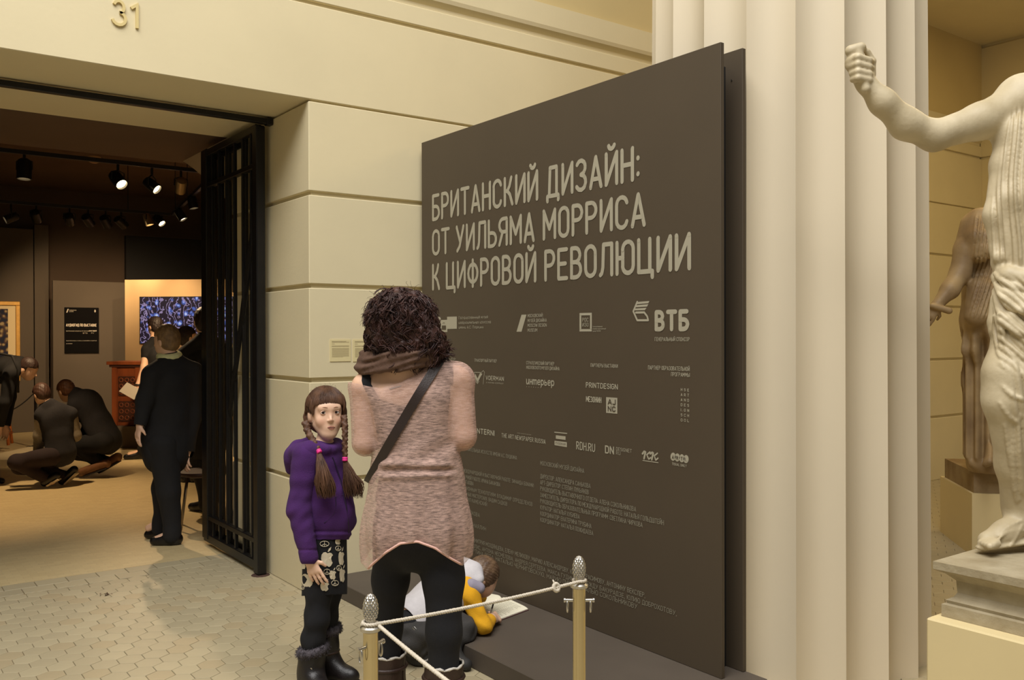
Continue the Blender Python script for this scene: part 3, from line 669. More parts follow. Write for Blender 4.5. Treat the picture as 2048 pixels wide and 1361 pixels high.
# ================================================================== rope barrier in the foreground
M_BRASS = mat('polished_brass', (205, 190, 152), 0.22, 1.0, var=0.08, scale=20, stretch=(1, 1, .05))
M_CHROME = mat('silvered_metal', (196, 192, 184), 0.34, 1.0, var=0.1, scale=40)
M_ROPE = mat('grey_twisted_rope', (200, 190, 172), 0.75, var=0.08, scale=90, bump=.05, bscale=400)
ZF = 0.955
def stanchion(px, ytop, rot, label):
    d = (EYE - ZF) / (-ray(px, ytop)[2])
    P = at(px, ytop, d); x, y = P[0], P[1]
    t = thing('rope_stanchion', (x, y, 0), label, 'stanchion', 'rope stanchions in the foreground')
    MB().lathe([(.145, 0), (.15, .006), (.15, .014), (.11, .028), (.05, .04), (.03, .055)], (x, y, 0), 28).build('base', M_BRASS, t, auto=True)
    MB().lathe([(.0175, .045), (.0175, .872)], (x, y, 0), 20).build('tube', M_BRASS, t, auto=True)
    MB().lathe([(.0175, .868), (.024, .872), (.0245, .879), (.018, .884), (.0115, .888), (.0115, .899)], (x, y, 0), 20).build('collar', M_CHROME, t, auto=True)
    b = MB(); z0, z1 = .8975, ZF + .001; H = z1 - z0
    def rad(v): return .0006 + .0172 * math.sqrt(max(0.0, 1 - ((v - .40) / .602) ** 2)) if v > .4 else .0006 + .0172 * math.sqrt(max(0.0, 1 - ((v - .40) / .60) ** 2))
    b.lathe([(rad(v) * .93, z0 + H * v) for v in [i / 12 for i in range(13)]], (x, y, 0), 16)
    rows = 11
    for r in range(rows):
        v = (r + .35) / rows; m = 12
        for k in range(m):
            a = 2 * math.pi * (k + (.5 if r % 2 else 0)) / m; da = math.pi / m * .97; dv = .85 / rows
            def q(aa, vv, l): rr = rad(min(.995, max(0.0, vv))) * l; return (x + rr * math.cos(aa), y + rr * math.sin(aa), z0 + H * min(1, max(0, vv)))
            b.add([q(a, v - dv, .95), q(a + da, v, .95), q(a, v + dv, .95), q(a - da, v, .95), q(a, v + dv * .1, 1.06)], [(0, 1, 4), (1, 2, 4), (2, 3, 4), (3, 0, 4)])
    b.build('pinecone_finial', M_CHROME, t)
    for s in (-1, 1):
        dx, dy = math.cos(rot) * s, math.sin(rot) * s
        h = MB().lathe([(.0045, .014), (.0045, .036), (.006, .037), (.006, .041)], (x, y, .836), 10, axis=(dx, dy, 0)).build('hook_stud', M_CHROME, t, auto=True)
        c = V3(x + dx * .031, y + dy * .031, .836 - .0165)
        rr = .0155; pts = [c + rr * (math.cos(a) * V3(-dy * .45 + dx * .12, dx * .45 + dy * .12, 0) / .47 * .5 + math.sin(a) * V3(0, 0, 1)) for a in [2 * math.pi * k / 20 for k in range(20)]]
        MB().tube(pts, .0021, 7, closed=True).build('ring', M_CHROME, h, smooth=True)
    return V3(x, y, 0)
SA = stanchion(741, 1189, _yaw * -1 + .9, 'brass rope stanchion with silver pinecone finial, the nearer one beside the girl')
SB = stanchion(1158, 1113, -_yaw, 'brass rope stanchion with silver pinecone finial, in front of the dark platform')
SC = stanchion(1260, 1540, -_yaw + .6, 'brass rope stanchion with silver pinecone finial, nearest to the viewer')
def rope(pts, name, label, r=.0047):
    P = [np.asarray(p, float) for p in pts]
    # resample
    L = [0]
    for i in range(1, len(P)): L.append(L[-1] + np.linalg.norm(P[i] - P[i - 1]))
    n = int(L[-1] / .004); out = []
    for k in range(n + 1):
        s = L[-1] * k / n; i = max(j for j in range(len(L)) if L[j] <= s + 1e-9); i = min(i, len(P) - 2)
        t = (s - L[i]) / (L[i + 1] - L[i] + 1e-9); out.append(P[i] * (1 - t) + P[i + 1] * t)
    o = thing('barrier_rope', P[len(P) // 2], label, 'rope')
    for ph in range(3):
        pts = []
        for k, p in enumerate(out):
            t = unit(out[min(k + 1, n)] - out[max(k - 1, 0)]); u = unit(np.cross(t, (.1, .2, 1))); w = np.cross(t, u)
            a = 2 * math.pi * (L[-1] * k / n / .019 + ph / 3)
            pts.append(p + r * .5 * (math.cos(a) * u + math.sin(a) * w))
        MB().tube(pts, r * .58, 6).build('rope_strand', M_ROPE, o, smooth=True)
    return o
def around(c, z, a0, a1, r=.0155, n=14): return [V3(c[0] + r * math.cos(a0 + (a1 - a0) * i / n), c[1] + r * math.sin(a0 + (a1 - a0) * i / n), z - .0002 * i) for i in range(n + 1)]
def sag(p, q, s, n=16): return [p * (1 - t) + q * t - V3(0, 0, s * 4 * t * (1 - t)) for t in [i / n for i in range(1, n)]]
ZR = .8905
aAB = math.atan2(*(SB - SA)[[1, 0]]); aAC = math.atan2(*(SC - SA)[[1, 0]])
wa = around(SA, ZR, aAB - 5.4, aAB - .9, r=.0175); wb = around(SB, ZR, aAB + math.pi + .9 - 2 * math.pi, aAB + math.pi + .9 - 2 * math.pi + 4.4, r=.0175)
ro = rope(wa + sag(wa[-1], wb[0], .006) + wb, 'rope_ab', 'grey twisted rope strung between the two pinecone stanchions')
kp = wa[-1] * .13 + wb[0] * .87 - V3(0, 0, .002)
b = MB(); b.tube([kp + .009 * V3(math.cos(a), math.sin(a) * .3, math.sin(a)) for a in [k * math.pi / 6 for k in range(12)]], .005, 7, closed=True)
b.tube([kp, kp + V3(-.008, .004, .02)], [.004, .002], 6); b.tube([kp, kp + V3(.01, 0, -.012)], [.005, .003], 6)
b.build('knot', M_ROPE, ro, smooth=True)
wc = around(SA, ZR - .004, aAC + 4.6, aAC + .9, r=.0185)
wd = around(SC, ZR, aAC + math.pi - .9, aAC + math.pi + 3, r=.0175)
rope(wc + sag(wc[-1], wd[0], .012) + wd, 'rope_ac', 'grey twisted rope running from the near stanchion down towards the viewer')
# ================================================================== implicit-surface modelling (bodies, cloth, marble)
class Blob:
    """Smooth union of tapered capsules and ellipsoids; polygonised to one continuous mesh."""
    def __init__(s): s.items = []
    def cap(s, a, b, ra, rb=None, k=.02, flat=None, tag=''):
        a, b = np.asarray(a, float), np.asarray(b, float); rb = ra if rb is None else rb
        s.items.append(dict(t='c', a=a, b=b, ra=ra, rb=rb, k=k, flat=flat, tag=tag)); return s
    def groove(s, pts, rads, k=.005):
        for i in range(len(pts) - 1): s.items.append(dict(t='g', a=np.asarray(pts[i], float), b=np.asarray(pts[i + 1], float), ra=rads[i], rb=rads[i + 1], k=k, flat=None, tag=''))
        return s
    def chain(s, pts, rads, k=.02, flat=None, tag=''):
        for i in range(len(pts) - 1): s.cap(pts[i], pts[i + 1], rads[i], rads[i + 1], k, flat, tag)
        return s
    def ell(s, c, r, axes=None, k=.02, tag=''):
        s.items.append(dict(t='e', c=np.asarray(c, float), r=np.asarray(r, float), ax=np.eye(3) if axes is None else np.asarray(axes, float), k=k, tag=tag)); return s
    def cut(s, c, r, axes=None, k=.01, tag=''):
        s.items.append(dict(t='s', c=np.asarray(c, float), r=np.asarray(r, float), ax=np.eye(3) if axes is None else np.asarray(axes, float), k=k, tag=tag)); return s
    def subset(s, tags, grow=0.0, k=None):
        o = Blob()
        for it in s.items:
            if it['tag'] in tags and it['t'] not in 'sg':
                q = dict(it); g = grow[q['tag']] if isinstance(grow, dict) else grow
                if q['t'] == 'c': q['ra'] = q['ra'] + g; q['rb'] = q['rb'] + g
                else: q['r'] = q['r'] + g
                if k: q['k'] = k
                o.items.append(q)
        return o
    def box(s, pad=.03):
        lo, hi = [], []
        for it in s.items:
            if it['t'] in 'sg': continue
            if it['t'] == 'c':
                r = max(it['ra'], it['rb']); lo.append(np.minimum(it['a'], it['b']) - r); hi.append(np.maximum(it['a'], it['b']) + r)
            else:
                e = np.sqrt(((it['ax'] * it['r'][:, None]) ** 2).sum(0)); lo.append(it['c'] - e); hi.append(it['c'] + e)
        return np.min(lo, 0) - pad, np.max(hi, 0) + pad
    @staticmethod
    def _one(it, P):
        if 'a' in it:
            a, ba = it['a'], it['b'] - it['a']; q = P - a
            if it['flat'] is not None:
                n, f = it['flat']; n = unit(n)
                # squash the section along n (measured from the axis)
                ba2 = ba
                t = np.clip((q @ ba2) / max(1e-9, ba2 @ ba2), 0, 1)
                w = q - t[:, None] * ba2
                c = w @ n; w = w + ((1 / f - 1) * c)[:, None] * n
                L = np.sqrt((w * w).sum(1))
                return (L - (it['ra'] + (it['rb'] - it['ra']) * t)) * (.55 + .45 * f)
            t = np.clip((q @ ba) / max(1e-9, ba @ ba), 0, 1)
            w = q - t[:, None] * ba
            return np.sqrt((w * w).sum(1)) - (it['ra'] + (it['rb'] - it['ra']) * t)
        q = (P - it['c']) @ it['ax'].T
        k0 = np.sqrt(((q / it['r']) ** 2).sum(1)); k1 = np.sqrt(((q / it['r'] ** 2) ** 2).sum(1))
        return k0 * (k0 - 1) / (k1 + 1e-6)
    @staticmethod
    def _bb(it):
        if 'a' in it:
            r = max(it['ra'], it['rb']); return np.minimum(it['a'], it['b']) - r, np.maximum(it['a'], it['b']) + r
        e = np.sqrt(((it['ax'] * it['r'][:, None]) ** 2).sum(0)); return it['c'] - e, it['c'] + e
    def ev(s, P, m=.07, items=None):
        if items is None: items = [(it, *Blob._bb(it)) for it in s.items]
        if len(items) > 3:
            pl, ph = P.min(0) - m, P.max(0) + m
            items = [q for q in items if (q[1] < ph).all() and (q[2] > pl).all()]
        if len(P) > 6000 and len(items) > 3:          # split the points so that each half meets few pieces
            ax = int(np.argmax(P.max(0) - P.min(0))); M = P[:, ax] < np.median(P[:, ax])
            if 0 < M.sum() < len(P):
                D = np.empty(len(P)); D[M] = s.ev(P[M], m, items); D[~M] = s.ev(P[~M], m, items); return D
        D = np.full(len(P), 1.0)
        for it, lo, hi in items:
            M = np.nonzero(((P > lo - m) & (P < hi + m)).all(1))[0]
            if not len(M): continue
            d = Blob._one(it, P[M]); o = D[M]; k = it['k']
            if it['t'] in 'sg':
                h = np.clip(.5 - .5 * (o + d) / k, 0, 1); D[M] = o * (1 - h) - d * h + k * h * (1 - h)
            else:
                h = np.clip(.5 + .5 * (o - d) / k, 0, 1); D[M] = o * (1 - h) + d * h - k * h * (1 - h)
        return D
def polygonize(f, lo, hi, h):
    nb = np.maximum(2, np.ceil((hi - lo) / (4 * h)).astype(int)); n = nb * 4
    gi = np.stack(np.meshgrid(*[np.arange(k) for k in nb], indexing='ij'), -1).reshape(-1, 3)
    dc = f(lo + (gi * 4 + 1.5) * h)
    act = np.abs(dc) < 8.5 * h
    sg = np.where(dc < 0, -1.0, 1.0).reshape(nb)
    Vf = np.repeat(np.repeat(np.repeat(sg, 4, 0), 4, 1), 4, 2)
    ab = gi[act]
    off = np.stack(np.meshgrid(*[np.arange(4)] * 3, indexing='ij'), -1).reshape(-1, 3)
    idx = (ab[:, None, :] * 4 + off[None]).reshape(-1, 3)
    if not len(idx): return np.zeros((0, 3)), np.zeros((0, 4), int)
    Vf[idx[:, 0], idx[:, 1], idx[:, 2]] = f(lo + idx * h)
    neg = Vf < 0
    # cells with a sign change
    c8 = [neg[i:n[0] - 1 + i, j:n[1] - 1 + j, k:n[2] - 1 + k] for i in (0, 1) for j in (0, 1) for k in (0, 1)]
    cnt = sum(c.astype(np.int8) for c in c8)
    cell = np.argwhere((cnt > 0) & (cnt < 8))
    val = {(i, j, k): Vf[cell[:, 0] + i, cell[:, 1] + j, cell[:, 2] + k] for i in (0, 1) for j in (0, 1) for k in (0, 1)}
    acc = np.zeros((len(cell), 3)); num = np.zeros(len(cell))
    for a in range(3):
        u, w = [(1, 2), (0, 2), (0, 1)][a]
        for p in (0, 1):
            for q in (0, 1):
                A = [0, 0, 0]; A[u] = p; A[w] = q; B = list(A); B[a] = 1
                va, vb = val[tuple(A)], val[tuple(B)]
                m = (va < 0) != (vb < 0)
                t = np.where(m, va / np.where(np.abs(va - vb) < 1e-12, 1, va - vb), 0)
                pos = np.zeros((len(cell), 3)); pos[:, u] = p; pos[:, w] = q; pos[:, a] = t
                acc[m] += pos[m]; num += m
    verts = lo + (cell + acc / num[:, None]) * h
    ci = np.full(n, -1, np.int64); ci[cell[:, 0], cell[:, 1], cell[:, 2]] = np.arange(len(cell))
    quads = []
    for a in range(3):
        s0 = [slice(None)] * 3; s1 = [slice(None)] * 3; s0[a] = slice(0, -1); s1[a] = slice(1, None)
        A, B = neg[tuple(s0)], neg[tuple(s1)]
        e = np.argwhere(A != B); u, w = (a + 1) % 3, (a + 2) % 3
        e = e[(e[:, u] > 0) & (e[:, w] > 0)]
        fl = A[e[:, 0], e[:, 1], e[:, 2]]
        du = np.zeros(3, int); du[u] = 1; dw = np.zeros(3, int); dw[w] = 1
        q = np.stack([ci[tuple((e - o).T)] for o in (du + dw, dw, np.zeros(3, int), du)], 1)
        q[~fl] = q[~fl][:, ::-1]
        quads.append(q[(q >= 0).all(1)])
    return verts, np.concatenate(quads)
def relax(v, q, it=2, lam=.5):
    e = np.concatenate([q[:, [0, 1]], q[:, [1, 2]], q[:, [2, 3]], q[:, [3, 0]]])
    e = np.concatenate([e, e[:, ::-1]])
    deg = np.bincount(e[:, 0], minlength=len(v)).astype(float); deg[deg == 0] = 1
    for _ in range(it):
        s = np.stack([np.bincount(e[:, 0], weights=v[e[:, 1], k], minlength=len(v)) for k in range(3)], 1) / deg[:, None]
        v = v * (1 - lam) + s * lam
    return v
def qmesh(name, v, q, m, parent=None, col=None):
    me = bpy.data.meshes.new(name)
    me.vertices.add(len(v)); me.vertices.foreach_set('co', np.asarray(v, np.float32).ravel())
    me.loops.add(len(q) * 4); me.loops.foreach_set('vertex_index', np.asarray(q, np.int32).ravel())
    me.polygons.add(len(q)); me.polygons.foreach_set('loop_start', np.arange(0, len(q) * 4, 4, dtype=np.int32))
    me.update(calc_edges=True); me.validate()
    if col is not None:
        ca = me.color_attributes.new('tint', 'FLOAT_COLOR', 'POINT')
        ca.data.foreach_set('color', np.concatenate([col, np.ones((len(col), 1))], 1).astype(np.float32).ravel())
    return link(name, me, m, parent, smooth=True)
def sculpt(name, blob, h, m, parent=None, fn=None, it=1, colf=None, keep=None, disp=None):
    """polygonise blob (optionally displaced by fn(P, d)); keep = list of functions g(P) > 0: cloth is cut open along g = 0"""
    lo, hi = blob.box(.03)
    f = blob.ev if fn is None else (lambda P: fn(P, blob.ev(P)))
    v, q = polygonize(f, lo, hi, h)
    if it: v = relax(v, q, it, .45)
    if disp is not None:                                   # fine relief pushed along the surface normal
        fn_ = np.cross(v[q[:, 2]] - v[q[:, 0]], v[q[:, 3]] - v[q[:, 1]]); N_ = np.zeros_like(v)
        for k in range(4):
            for c in range(3): N_[:, c] += np.bincount(q[:, k], weights=fn_[:, c], minlength=len(v))
        v = v + N_ / (np.linalg.norm(N_, axis=1, keepdims=True) + 1e-12) * disp(v)[:, None]
    for g in (keep or []):
        val = g(v)
        q = q[(val[q] > 0).any(1)]
        used = np.zeros(len(v), bool); used[q.ravel()] = True
        mv = used & (val < 0)
        if mv.any():
            P = v[mv]; e = 1e-4; g0 = val[mv]
            gr = np.stack([(g(P + e * np.eye(3)[k]) - g0) / e for k in range(3)], 1)
            st = -g0[:, None] * gr / ((gr * gr).sum(1)[:, None] + 1e-6)
            L = np.linalg.norm(st, axis=1, keepdims=True)
            v[mv] = P + st * np.minimum(1, 2 * h / (L + 1e-9))
        idx = np.cumsum(used) - 1; v = v[used]; q = idx[q]
    return qmesh(name, v, q, m, parent, colf(v) if colf else None)
def trace(blob, px, py, d0, d1, off=0.0):
    """first point of the blob's surface on the sight line of a pixel between depths d0 and d1"""
    t = np.linspace(d0, d1, 240); r = ray(px, py); P = CAM + t[:, None] * r
    d = blob.ev(P) - off; i = np.nonzero(d < 0)[0]
    return P[i[0]] if len(i) else P[np.argmin(d)]

M_SKIN = mat('skin', (228, 186, 156), 0.5, var=0.04, scale=25)
def tint_mat(name, rough=0.5, bump=0.0, bscale=100, stretch=None, sss=0.0):
    m = mat(name, (200, 180, 160), rough, bump=bump, bscale=bscale, stretch=stretch)
    nt = m.node_tree; a = nt.nodes.new('ShaderNodeVertexColor'); a.layer_name = 'tint'
    nt.links.new(a.outputs[0], nt.nodes['Principled BSDF'].inputs['Base Color'])
    if sss: nt.nodes['Principled BSDF'].inputs['Subsurface Weight'].default_value = sss; nt.nodes['Principled BSDF'].inputs['Subsurface Radius'].default_value = (.01, .004, .002)
    return m

def hand(B, w, f, n, L=.17, curl=.25, side=1, tag='hand', spread=.06, k=.006, thumb=.7):
    """palm, four unequal bent fingers and a thumb leaving the side of the palm; w wrist, f finger direction, n palm normal"""
    f = unit(f); n = unit(np.asarray(n) - f * (np.asarray(n) @ f)); t = np.cross(f, n) * side
    B.cap(w, w + f * .12 * L, .15 * L, .16 * L, .02, (n, .7), tag)
    B.cap(w + f * .16 * L + t * .06 * L, w + f * .46 * L + t * .10 * L, .13 * L, .13 * L, .012, (n, .55), tag)
    B.cap(w + f * .16 * L - t * .06 * L, w + f * .44 * L - t * .11 * L, .13 * L, .115 * L, .012, (n, .55), tag)
    for i, (o, ln) in enumerate(((.19, .92), (.065, 1.0), (-.06, .95), (-.18, .76))):
        p = w + f * (.5 - .012 * i * i) * L + t * o * L
        g = unit(f + t * (o * spread * 4)); a = curl * (1 + .12 * i)
        for j, (pl, r0, r1) in enumerate(((.24, .056, .052), (.15, .052, .047), (.115, .047, .038))):
            ang = a * (j + .6); dv = g * math.cos(ang) + n * math.sin(ang)
            q = p + dv * pl * L * ln; B.cap(p, q, r0 * L, r1 * L, k, None, tag); p = q
    p = w + f * .17 * L + t * .14 * L
    d1 = unit(f * .62 + t * thumb + n * .35); q = p + d1 * .22 * L; B.cap(p, q, .075 * L, .06 * L, k * 1.6, None, tag)
    d2 = unit(f * .85 + t * thumb * .35 + n * (.35 + curl)); B.cap(q, q + d2 * .17 * L, .06 * L, .045 * L, k, None, tag)

def strands(b, paths, r0, r1, n=4):
    for p in paths: b.tube(p, [r0 + (r1 - r0) * i / (len(p) - 1) for i in range(len(p))], n, cap=False)
def fold(P, d, amp, fr, seed=0.0):
    return d + amp * np.sin(P[:, 0] * fr + seed) * np.sin(P[:, 1] * fr * .9 + 1.3 + seed) * np.sin(P[:, 2] * fr * .8 + .7)
# ================================================================== people: shared pieces
FH = V3(math.sin(_yaw), math.cos(_yaw), 0)          # level direction away from the viewer
ZU = V3(0, 0, 1)
M_BLACKCLOTH = mat('black_knit', (16, 16, 20), 0.9, var=0.15, scale=60, bump=.15, bscale=350)
M_BROWNLEATHER = mat('brown_leather', (52, 34, 27), 0.5, var=0.2, scale=30, bump=.15, bscale=160)
M_BLACKLEATHER = mat('black_leather', (26, 22, 22), 0.42, var=0.2, scale=30, bump=.12, bscale=160)
M_SOLE = mat('rubber_sole', (32, 28, 26), 0.8)
def person(loc, label):
    return thing('person', loc, label, 'person')
def ring(c, r, u, w, rt, n=18, sq=1.0):
    return [c + r * (math.cos(a) * u + sq * math.sin(a) * w) for a in [2 * math.pi * k / n for k in range(n)]], rt
def shoe(name, parent, ankle, toe, heel_back, r, m, top=None, sole=True, h=.006, extra=None):
    """closed shoe: ankle, toe tip (on the ground), radius"""
    B = Blob(); d = unit((toe - ankle) * V3(1, 1, 0)); z0 = toe[2]
    heel = V3(ankle[0], ankle[1], z0 + r) - d * heel_back
    B.cap(heel, V3(toe[0], toe[1], z0 + r * .78) - d * r * 1.1, r, r * .8, .03)
    B.cap(V3(ankle[0], ankle[1], z0 + r), ankle if top is None else top, r * .95, r if extra is None else extra, .04)
    B.cap(ankle, V3(toe[0], toe[1], z0 + r * .8) - d * r * 2.6, r * .85, r * .75, .04)
    o = sculpt(name, B, h, m, parent, fn=lambda P, dd: np.maximum(dd, z0 + .004 - P[:, 2]), it=1)
    if sole:
        S = Blob(); S.cap(heel, V3(toe[0], toe[1], z0 + r) - d * r * 1.0, r * 1.06, r * .9, .03)
        sculpt('sole', S, h, M_SOLE, o, fn=lambda P, dd: np.maximum(np.maximum(dd, z0 - P[:, 2]), P[:, 2] - z0 - .016), it=0)
    return o

# ================================================================== woman in the pink knit top, seen from behind
DW = 3.15; KW = DW / FPX
def wp(x, y, dz=0.0): return at(x, y, DW + dz)
wface = unit(FH * .97 + RT * .12)
woman = person((*wp(832, 1560)[:2], 0), 'woman seen from behind with curly dark hair, pink knit top and black leggings')
W = Blob()
W.cap(wp(806, 742), wp(806, 690, .01), .050, .047, .03, None, 'neck')
W.ell(wp(806, 648, .01), (.074, .094, .112), [RT, wface, ZU], .03, 'neck')
W.cap(wp(822, 800, .0), wp(830, 905), .116, .098, .05, (wface, .68), 'torso')
W.cap(wp(830, 905), wp(834, 1000), .098, .122, .05, (wface, .74), 'torso')
W.cap(wp(834, 1000), wp(836, 1062), .130, .138, .05, (wface, .78), 'hips')
W.cap(wp(800, 1055, -.032), wp(872, 1055, -.032), .076, .076, .05, None, 'hips')
W.cap(wp(806, 738, .015), wp(736, 772), .048, .046, .04, None, 'torso')
W.cap(wp(806, 738, .015), wp(910, 758), .046, .046, .04, None, 'torso')
W.cap(wp(775, 800, -.03), wp(787, 860, -.03), .05, .05, .04, None, 'torso')
W.cap(wp(868, 800, -.03), wp(858, 860, -.03), .05, .05, .04, None, 'torso')
W.cap(wp(729, 775), wp(731, 886, -.01), .043, .037, .03, None, 'arms')
W.cap(wp(731, 886, -.01), wp(785, 872, .21), .037, .027, .02, None, 'arms')
W.cap(wp(916, 764), wp(925, 870, -.01), .044, .040, .03, None, 'arms')
W.cap(wp(925, 874, -.01), wp(880, 862, .21), .040, .027, .02, None, 'arms')
hand(W, wp(785, 872, .21), FH * .5 + RT * .8 + ZU * .2, -FH * .6 + RT * .5, .165, .5, -1, 'hand')
hand(W, wp(880, 862, .21), FH * .5 - RT * .8 + ZU * .25, -FH * .6 - RT * .5, .165, .5, 1, 'hand')
knL, anL = wp(775, 1252, .10), wp(772, 1480, .14); knR, anR = wp(888, 1265, -.03), wp(886, 1490, .0)
anL[2] = .115; anR[2] = .115
W.chain([wp(788, 1092, .02), wp(781, 1160, .05), knL], [.070, .057, .046], .03, None, 'legL')
W.chain([knL, knL * .6 + anL * .4 - FH * .012, anL], [.046, .045, .031], .03, None, 'legL')
W.chain([wp(884, 1092, 0), wp(887, 1160, -.01), knR], [.072, .064, .054], .03, None, 'legR')
W.chain([knR, knR * .6 + anR * .4 - FH * .012, anR], [.052, .048, .032], .03, None, 'legR')
for a in (anL, anR): W.cap(a - ZU * .05 - FH * .02, a - ZU * .075 + FH * .14, .034, .028, .03, None, 'foot')
sculpt('body', W, .0075, M_SKIN, woman)
cam_px = lambda P: (1024 + FPX * ((P - CAM) @ RT) / ((P - CAM) @ FW), 680.5 - FPX * ((P - CAM) @ UP) / ((P - CAM) @ FW))
W0 = wp(832, 900)
uu = lambda P: 1024 + FPX * ((P - CAM) @ RT) / ((P - CAM) @ FW)      # lateral position on the figure, in reference units
vv = lambda P: 680.5 - FPX * ((P - CAM) @ UP) / ((P - CAM) @ FW)     # height on the figure, in reference units
bk = lambda P: (P - W0) @ FH                          # behind (+) or in front (-) of her mid plane
cami_keep = lambda P: (vv(P) - np.interp(uu(P), [700, 718, 723, 726, 739, 743, 760, 800, 845, 870, 879, 882, 904, 908, 930], [815, 800, 760, 660, 660, 770, 800, 813, 803, 772, 745, 660, 660, 780, 815])) * .0017
sculpt('camisole', W.subset(('torso', 'hips'), .006), .006, M_BLACKCLOTH, woman, keep=[cami_keep, lambda P: (1004 - vv(P)) * KW])
sculpt('leggings', W.subset(('hips', 'legL', 'legR'), {'hips': .008, 'legL': .005, 'legR': .005}), .0065, M_BLACKCLOTH, woman, fn=lambda P, d: fold(P, d, .0012, 55), keep=[lambda P: (vv(P) - 985) * KW, lambda P: P[:, 2] - .16])
# loose knit top: thin, see-through in streaks
def knit_mat():
    m = mat('pink_slub_knit', (215, 180, 165), 0.95, bump=.5, bscale=420, stretch=(1, 1, 2.2))
    nt = m.node_tree; b = nt.nodes['Principled BSDF']; out = nt.nodes['Material Output']
    tc = nt.nodes.new('ShaderNodeTexCoord'); mp = nt.nodes.new('ShaderNodeMapping'); mp.inputs['Scale'].default_value = (42, 42, 230)
    n = nt.nodes.new('ShaderNodeTexNoise'); n.inputs['Scale'].default_value = 1.0; n.inputs['Detail'].default_value = 4
    r = nt.nodes.new('ShaderNodeValToRGB'); r.color_ramp.elements[0].position = .36; r.color_ramp.elements[1].position = .66
    r.color_ramp.elements[0].color = (.40, .40, .40, 1); r.color_ramp.elements[1].color = (.88, .88, .88, 1)
    n2 = nt.nodes.new('ShaderNodeTexNoise'); n2.inputs['Scale'].default_value = 420; n2.inputs['Detail'].default_value = 1
    r2 = nt.nodes.new('ShaderNodeValToRGB'); r2.color_ramp.elements[0].position = .35; r2.color_ramp.elements[1].position = .6
    r2.color_ramp.elements[0].color = (.8, .8, .8, 1)
    mu = nt.nodes.new('ShaderNodeMath'); mu.operation = 'MULTIPLY'
    tr = nt.nodes.new('ShaderNodeBsdfTransparent'); mx = nt.nodes.new('ShaderNodeMixShader')
    nt.links.new(tc.outputs['Object'], mp.inputs['Vector']); nt.links.new(mp.outputs[0], n.inputs['Vector']); nt.links.new(tc.outputs['Object'], n2.inputs['Vector'])
    nt.links.new(n.outputs[0], r.inputs[0]); nt.links.new(n2.outputs[0], r2.inputs[0])
    nt.links.new(r.outputs[0], mu.inputs[0]); nt.links.new(r2.outputs[0], mu.inputs[1])
    nt.links.new(mu.outputs[0], mx.inputs[0]); nt.links.new(tr.outputs[0], mx.inputs[1]); nt.links.new(b.outputs[0], mx.inputs[2])
    nt.links.new(mx.outputs[0], out.inputs['Surface'])
    return m
SW = W.subset(('torso', 'hips'), {'torso': .014, 'hips': .013}, .03)
SW.cap(wp(829, 815), wp(833, 930), .124, .138, .05, (wface, .66)); SW.cap(wp(833, 930), wp(834, 975), .138, .146, .05, (wface, .74))
SW.cap(wp(834, 975), wp(834, 1060), .146, .172, .06, (wface, .74))
SW.cap(wp(834, 1060), wp(834, 1150), .172, .186, .06, (wface, .72))
SW.items += [dict(q, k=.006) for q in W.subset(('arms',), .010).items]
SW.cap(wp(730, 772), wp(742, 778), .05, .05, .03); SW.cap(wp(918, 760), wp(905, 764), .05, .05, .03)
def sw_fn(P, d):
    v, u = vv(P), uu(P); th = np.arctan2(bk(P), (P - W0) @ RT)
    roll = -.011 * np.exp(-((v - 930 - .02 * (u - 832)) / 6) ** 2) - .011 * np.exp(-((v - 953 + .03 * (u - 832)) / 5) ** 2) + .009 * np.exp(-((v - 941) / 4) ** 2)
    body = np.clip((P[:, 2] - .2), 0, 1) * (np.abs(u - 832) < 95)
    low = np.clip((v - 985) / 110, 0, 1)
    d = d + roll * np.clip((84 - np.abs(u - 832)) / 22, 0, 1) + low * (.007 * np.sin(th * 9 + .6) + .004 * np.sin(th * 17))
    # drag folds from the strap and at the arms
    s = (u - 757) * .515 + (v - 915) * .857
    d = d + .0035 * np.sin((u * .6 + v) * .12) * np.exp(-((v - 905) / 40) ** 2) * (np.abs(u - 832) < 80)
    return d
neck_g = lambda P: (vv(P) - np.interp(uu(P), [690, 703, 735, 762, 800, 835, 858, 870, 890], [764, 765, 773, 777, 766, 748, 731, 716, 660])) * .0016
def hem_g(P):
    u = uu(P)
    b = np.interp(u, [715, 735, 745, 770, 800, 835, 870, 900, 925, 945], [1120, 1142, 1130, 1108, 1089, 1085, 1098, 1118, 1133, 1110])
    f = np.interp(u, [720, 735, 760, 905, 930, 945], [1122, 1108, 1080, 1080, 1108, 1124])
    w = 1 / (1 + np.exp(-np.clip(bk(P) / .012, -30, 30)))
    return (b * (1 - w) + f * w - vv(P)) * KW
cuff_g = lambda P: .19 - np.where((vv(P) < 925) & (np.abs(uu(P) - 832) < 130), bk(P), -1)
sculpt('knit_top', SW, .006, knit_mat(), woman, fn=sw_fn, it=2, keep=[neck_g, hem_g, cuff_g])
b = MB(); b.tube([trace(SW, x, float(np.interp(x, [735, 745, 770, 800, 835, 870, 900, 925], [1140, 1129, 1107, 1088, 1084, 1097, 1117, 1131])), 2.7, 3.3, .002) for x in range(737, 925, 5)], .0042, 6); b.build('rolled_hem', mat('pink_hem', (222, 178, 164), .95, bump=.3, bscale=300), woman, smooth=True)
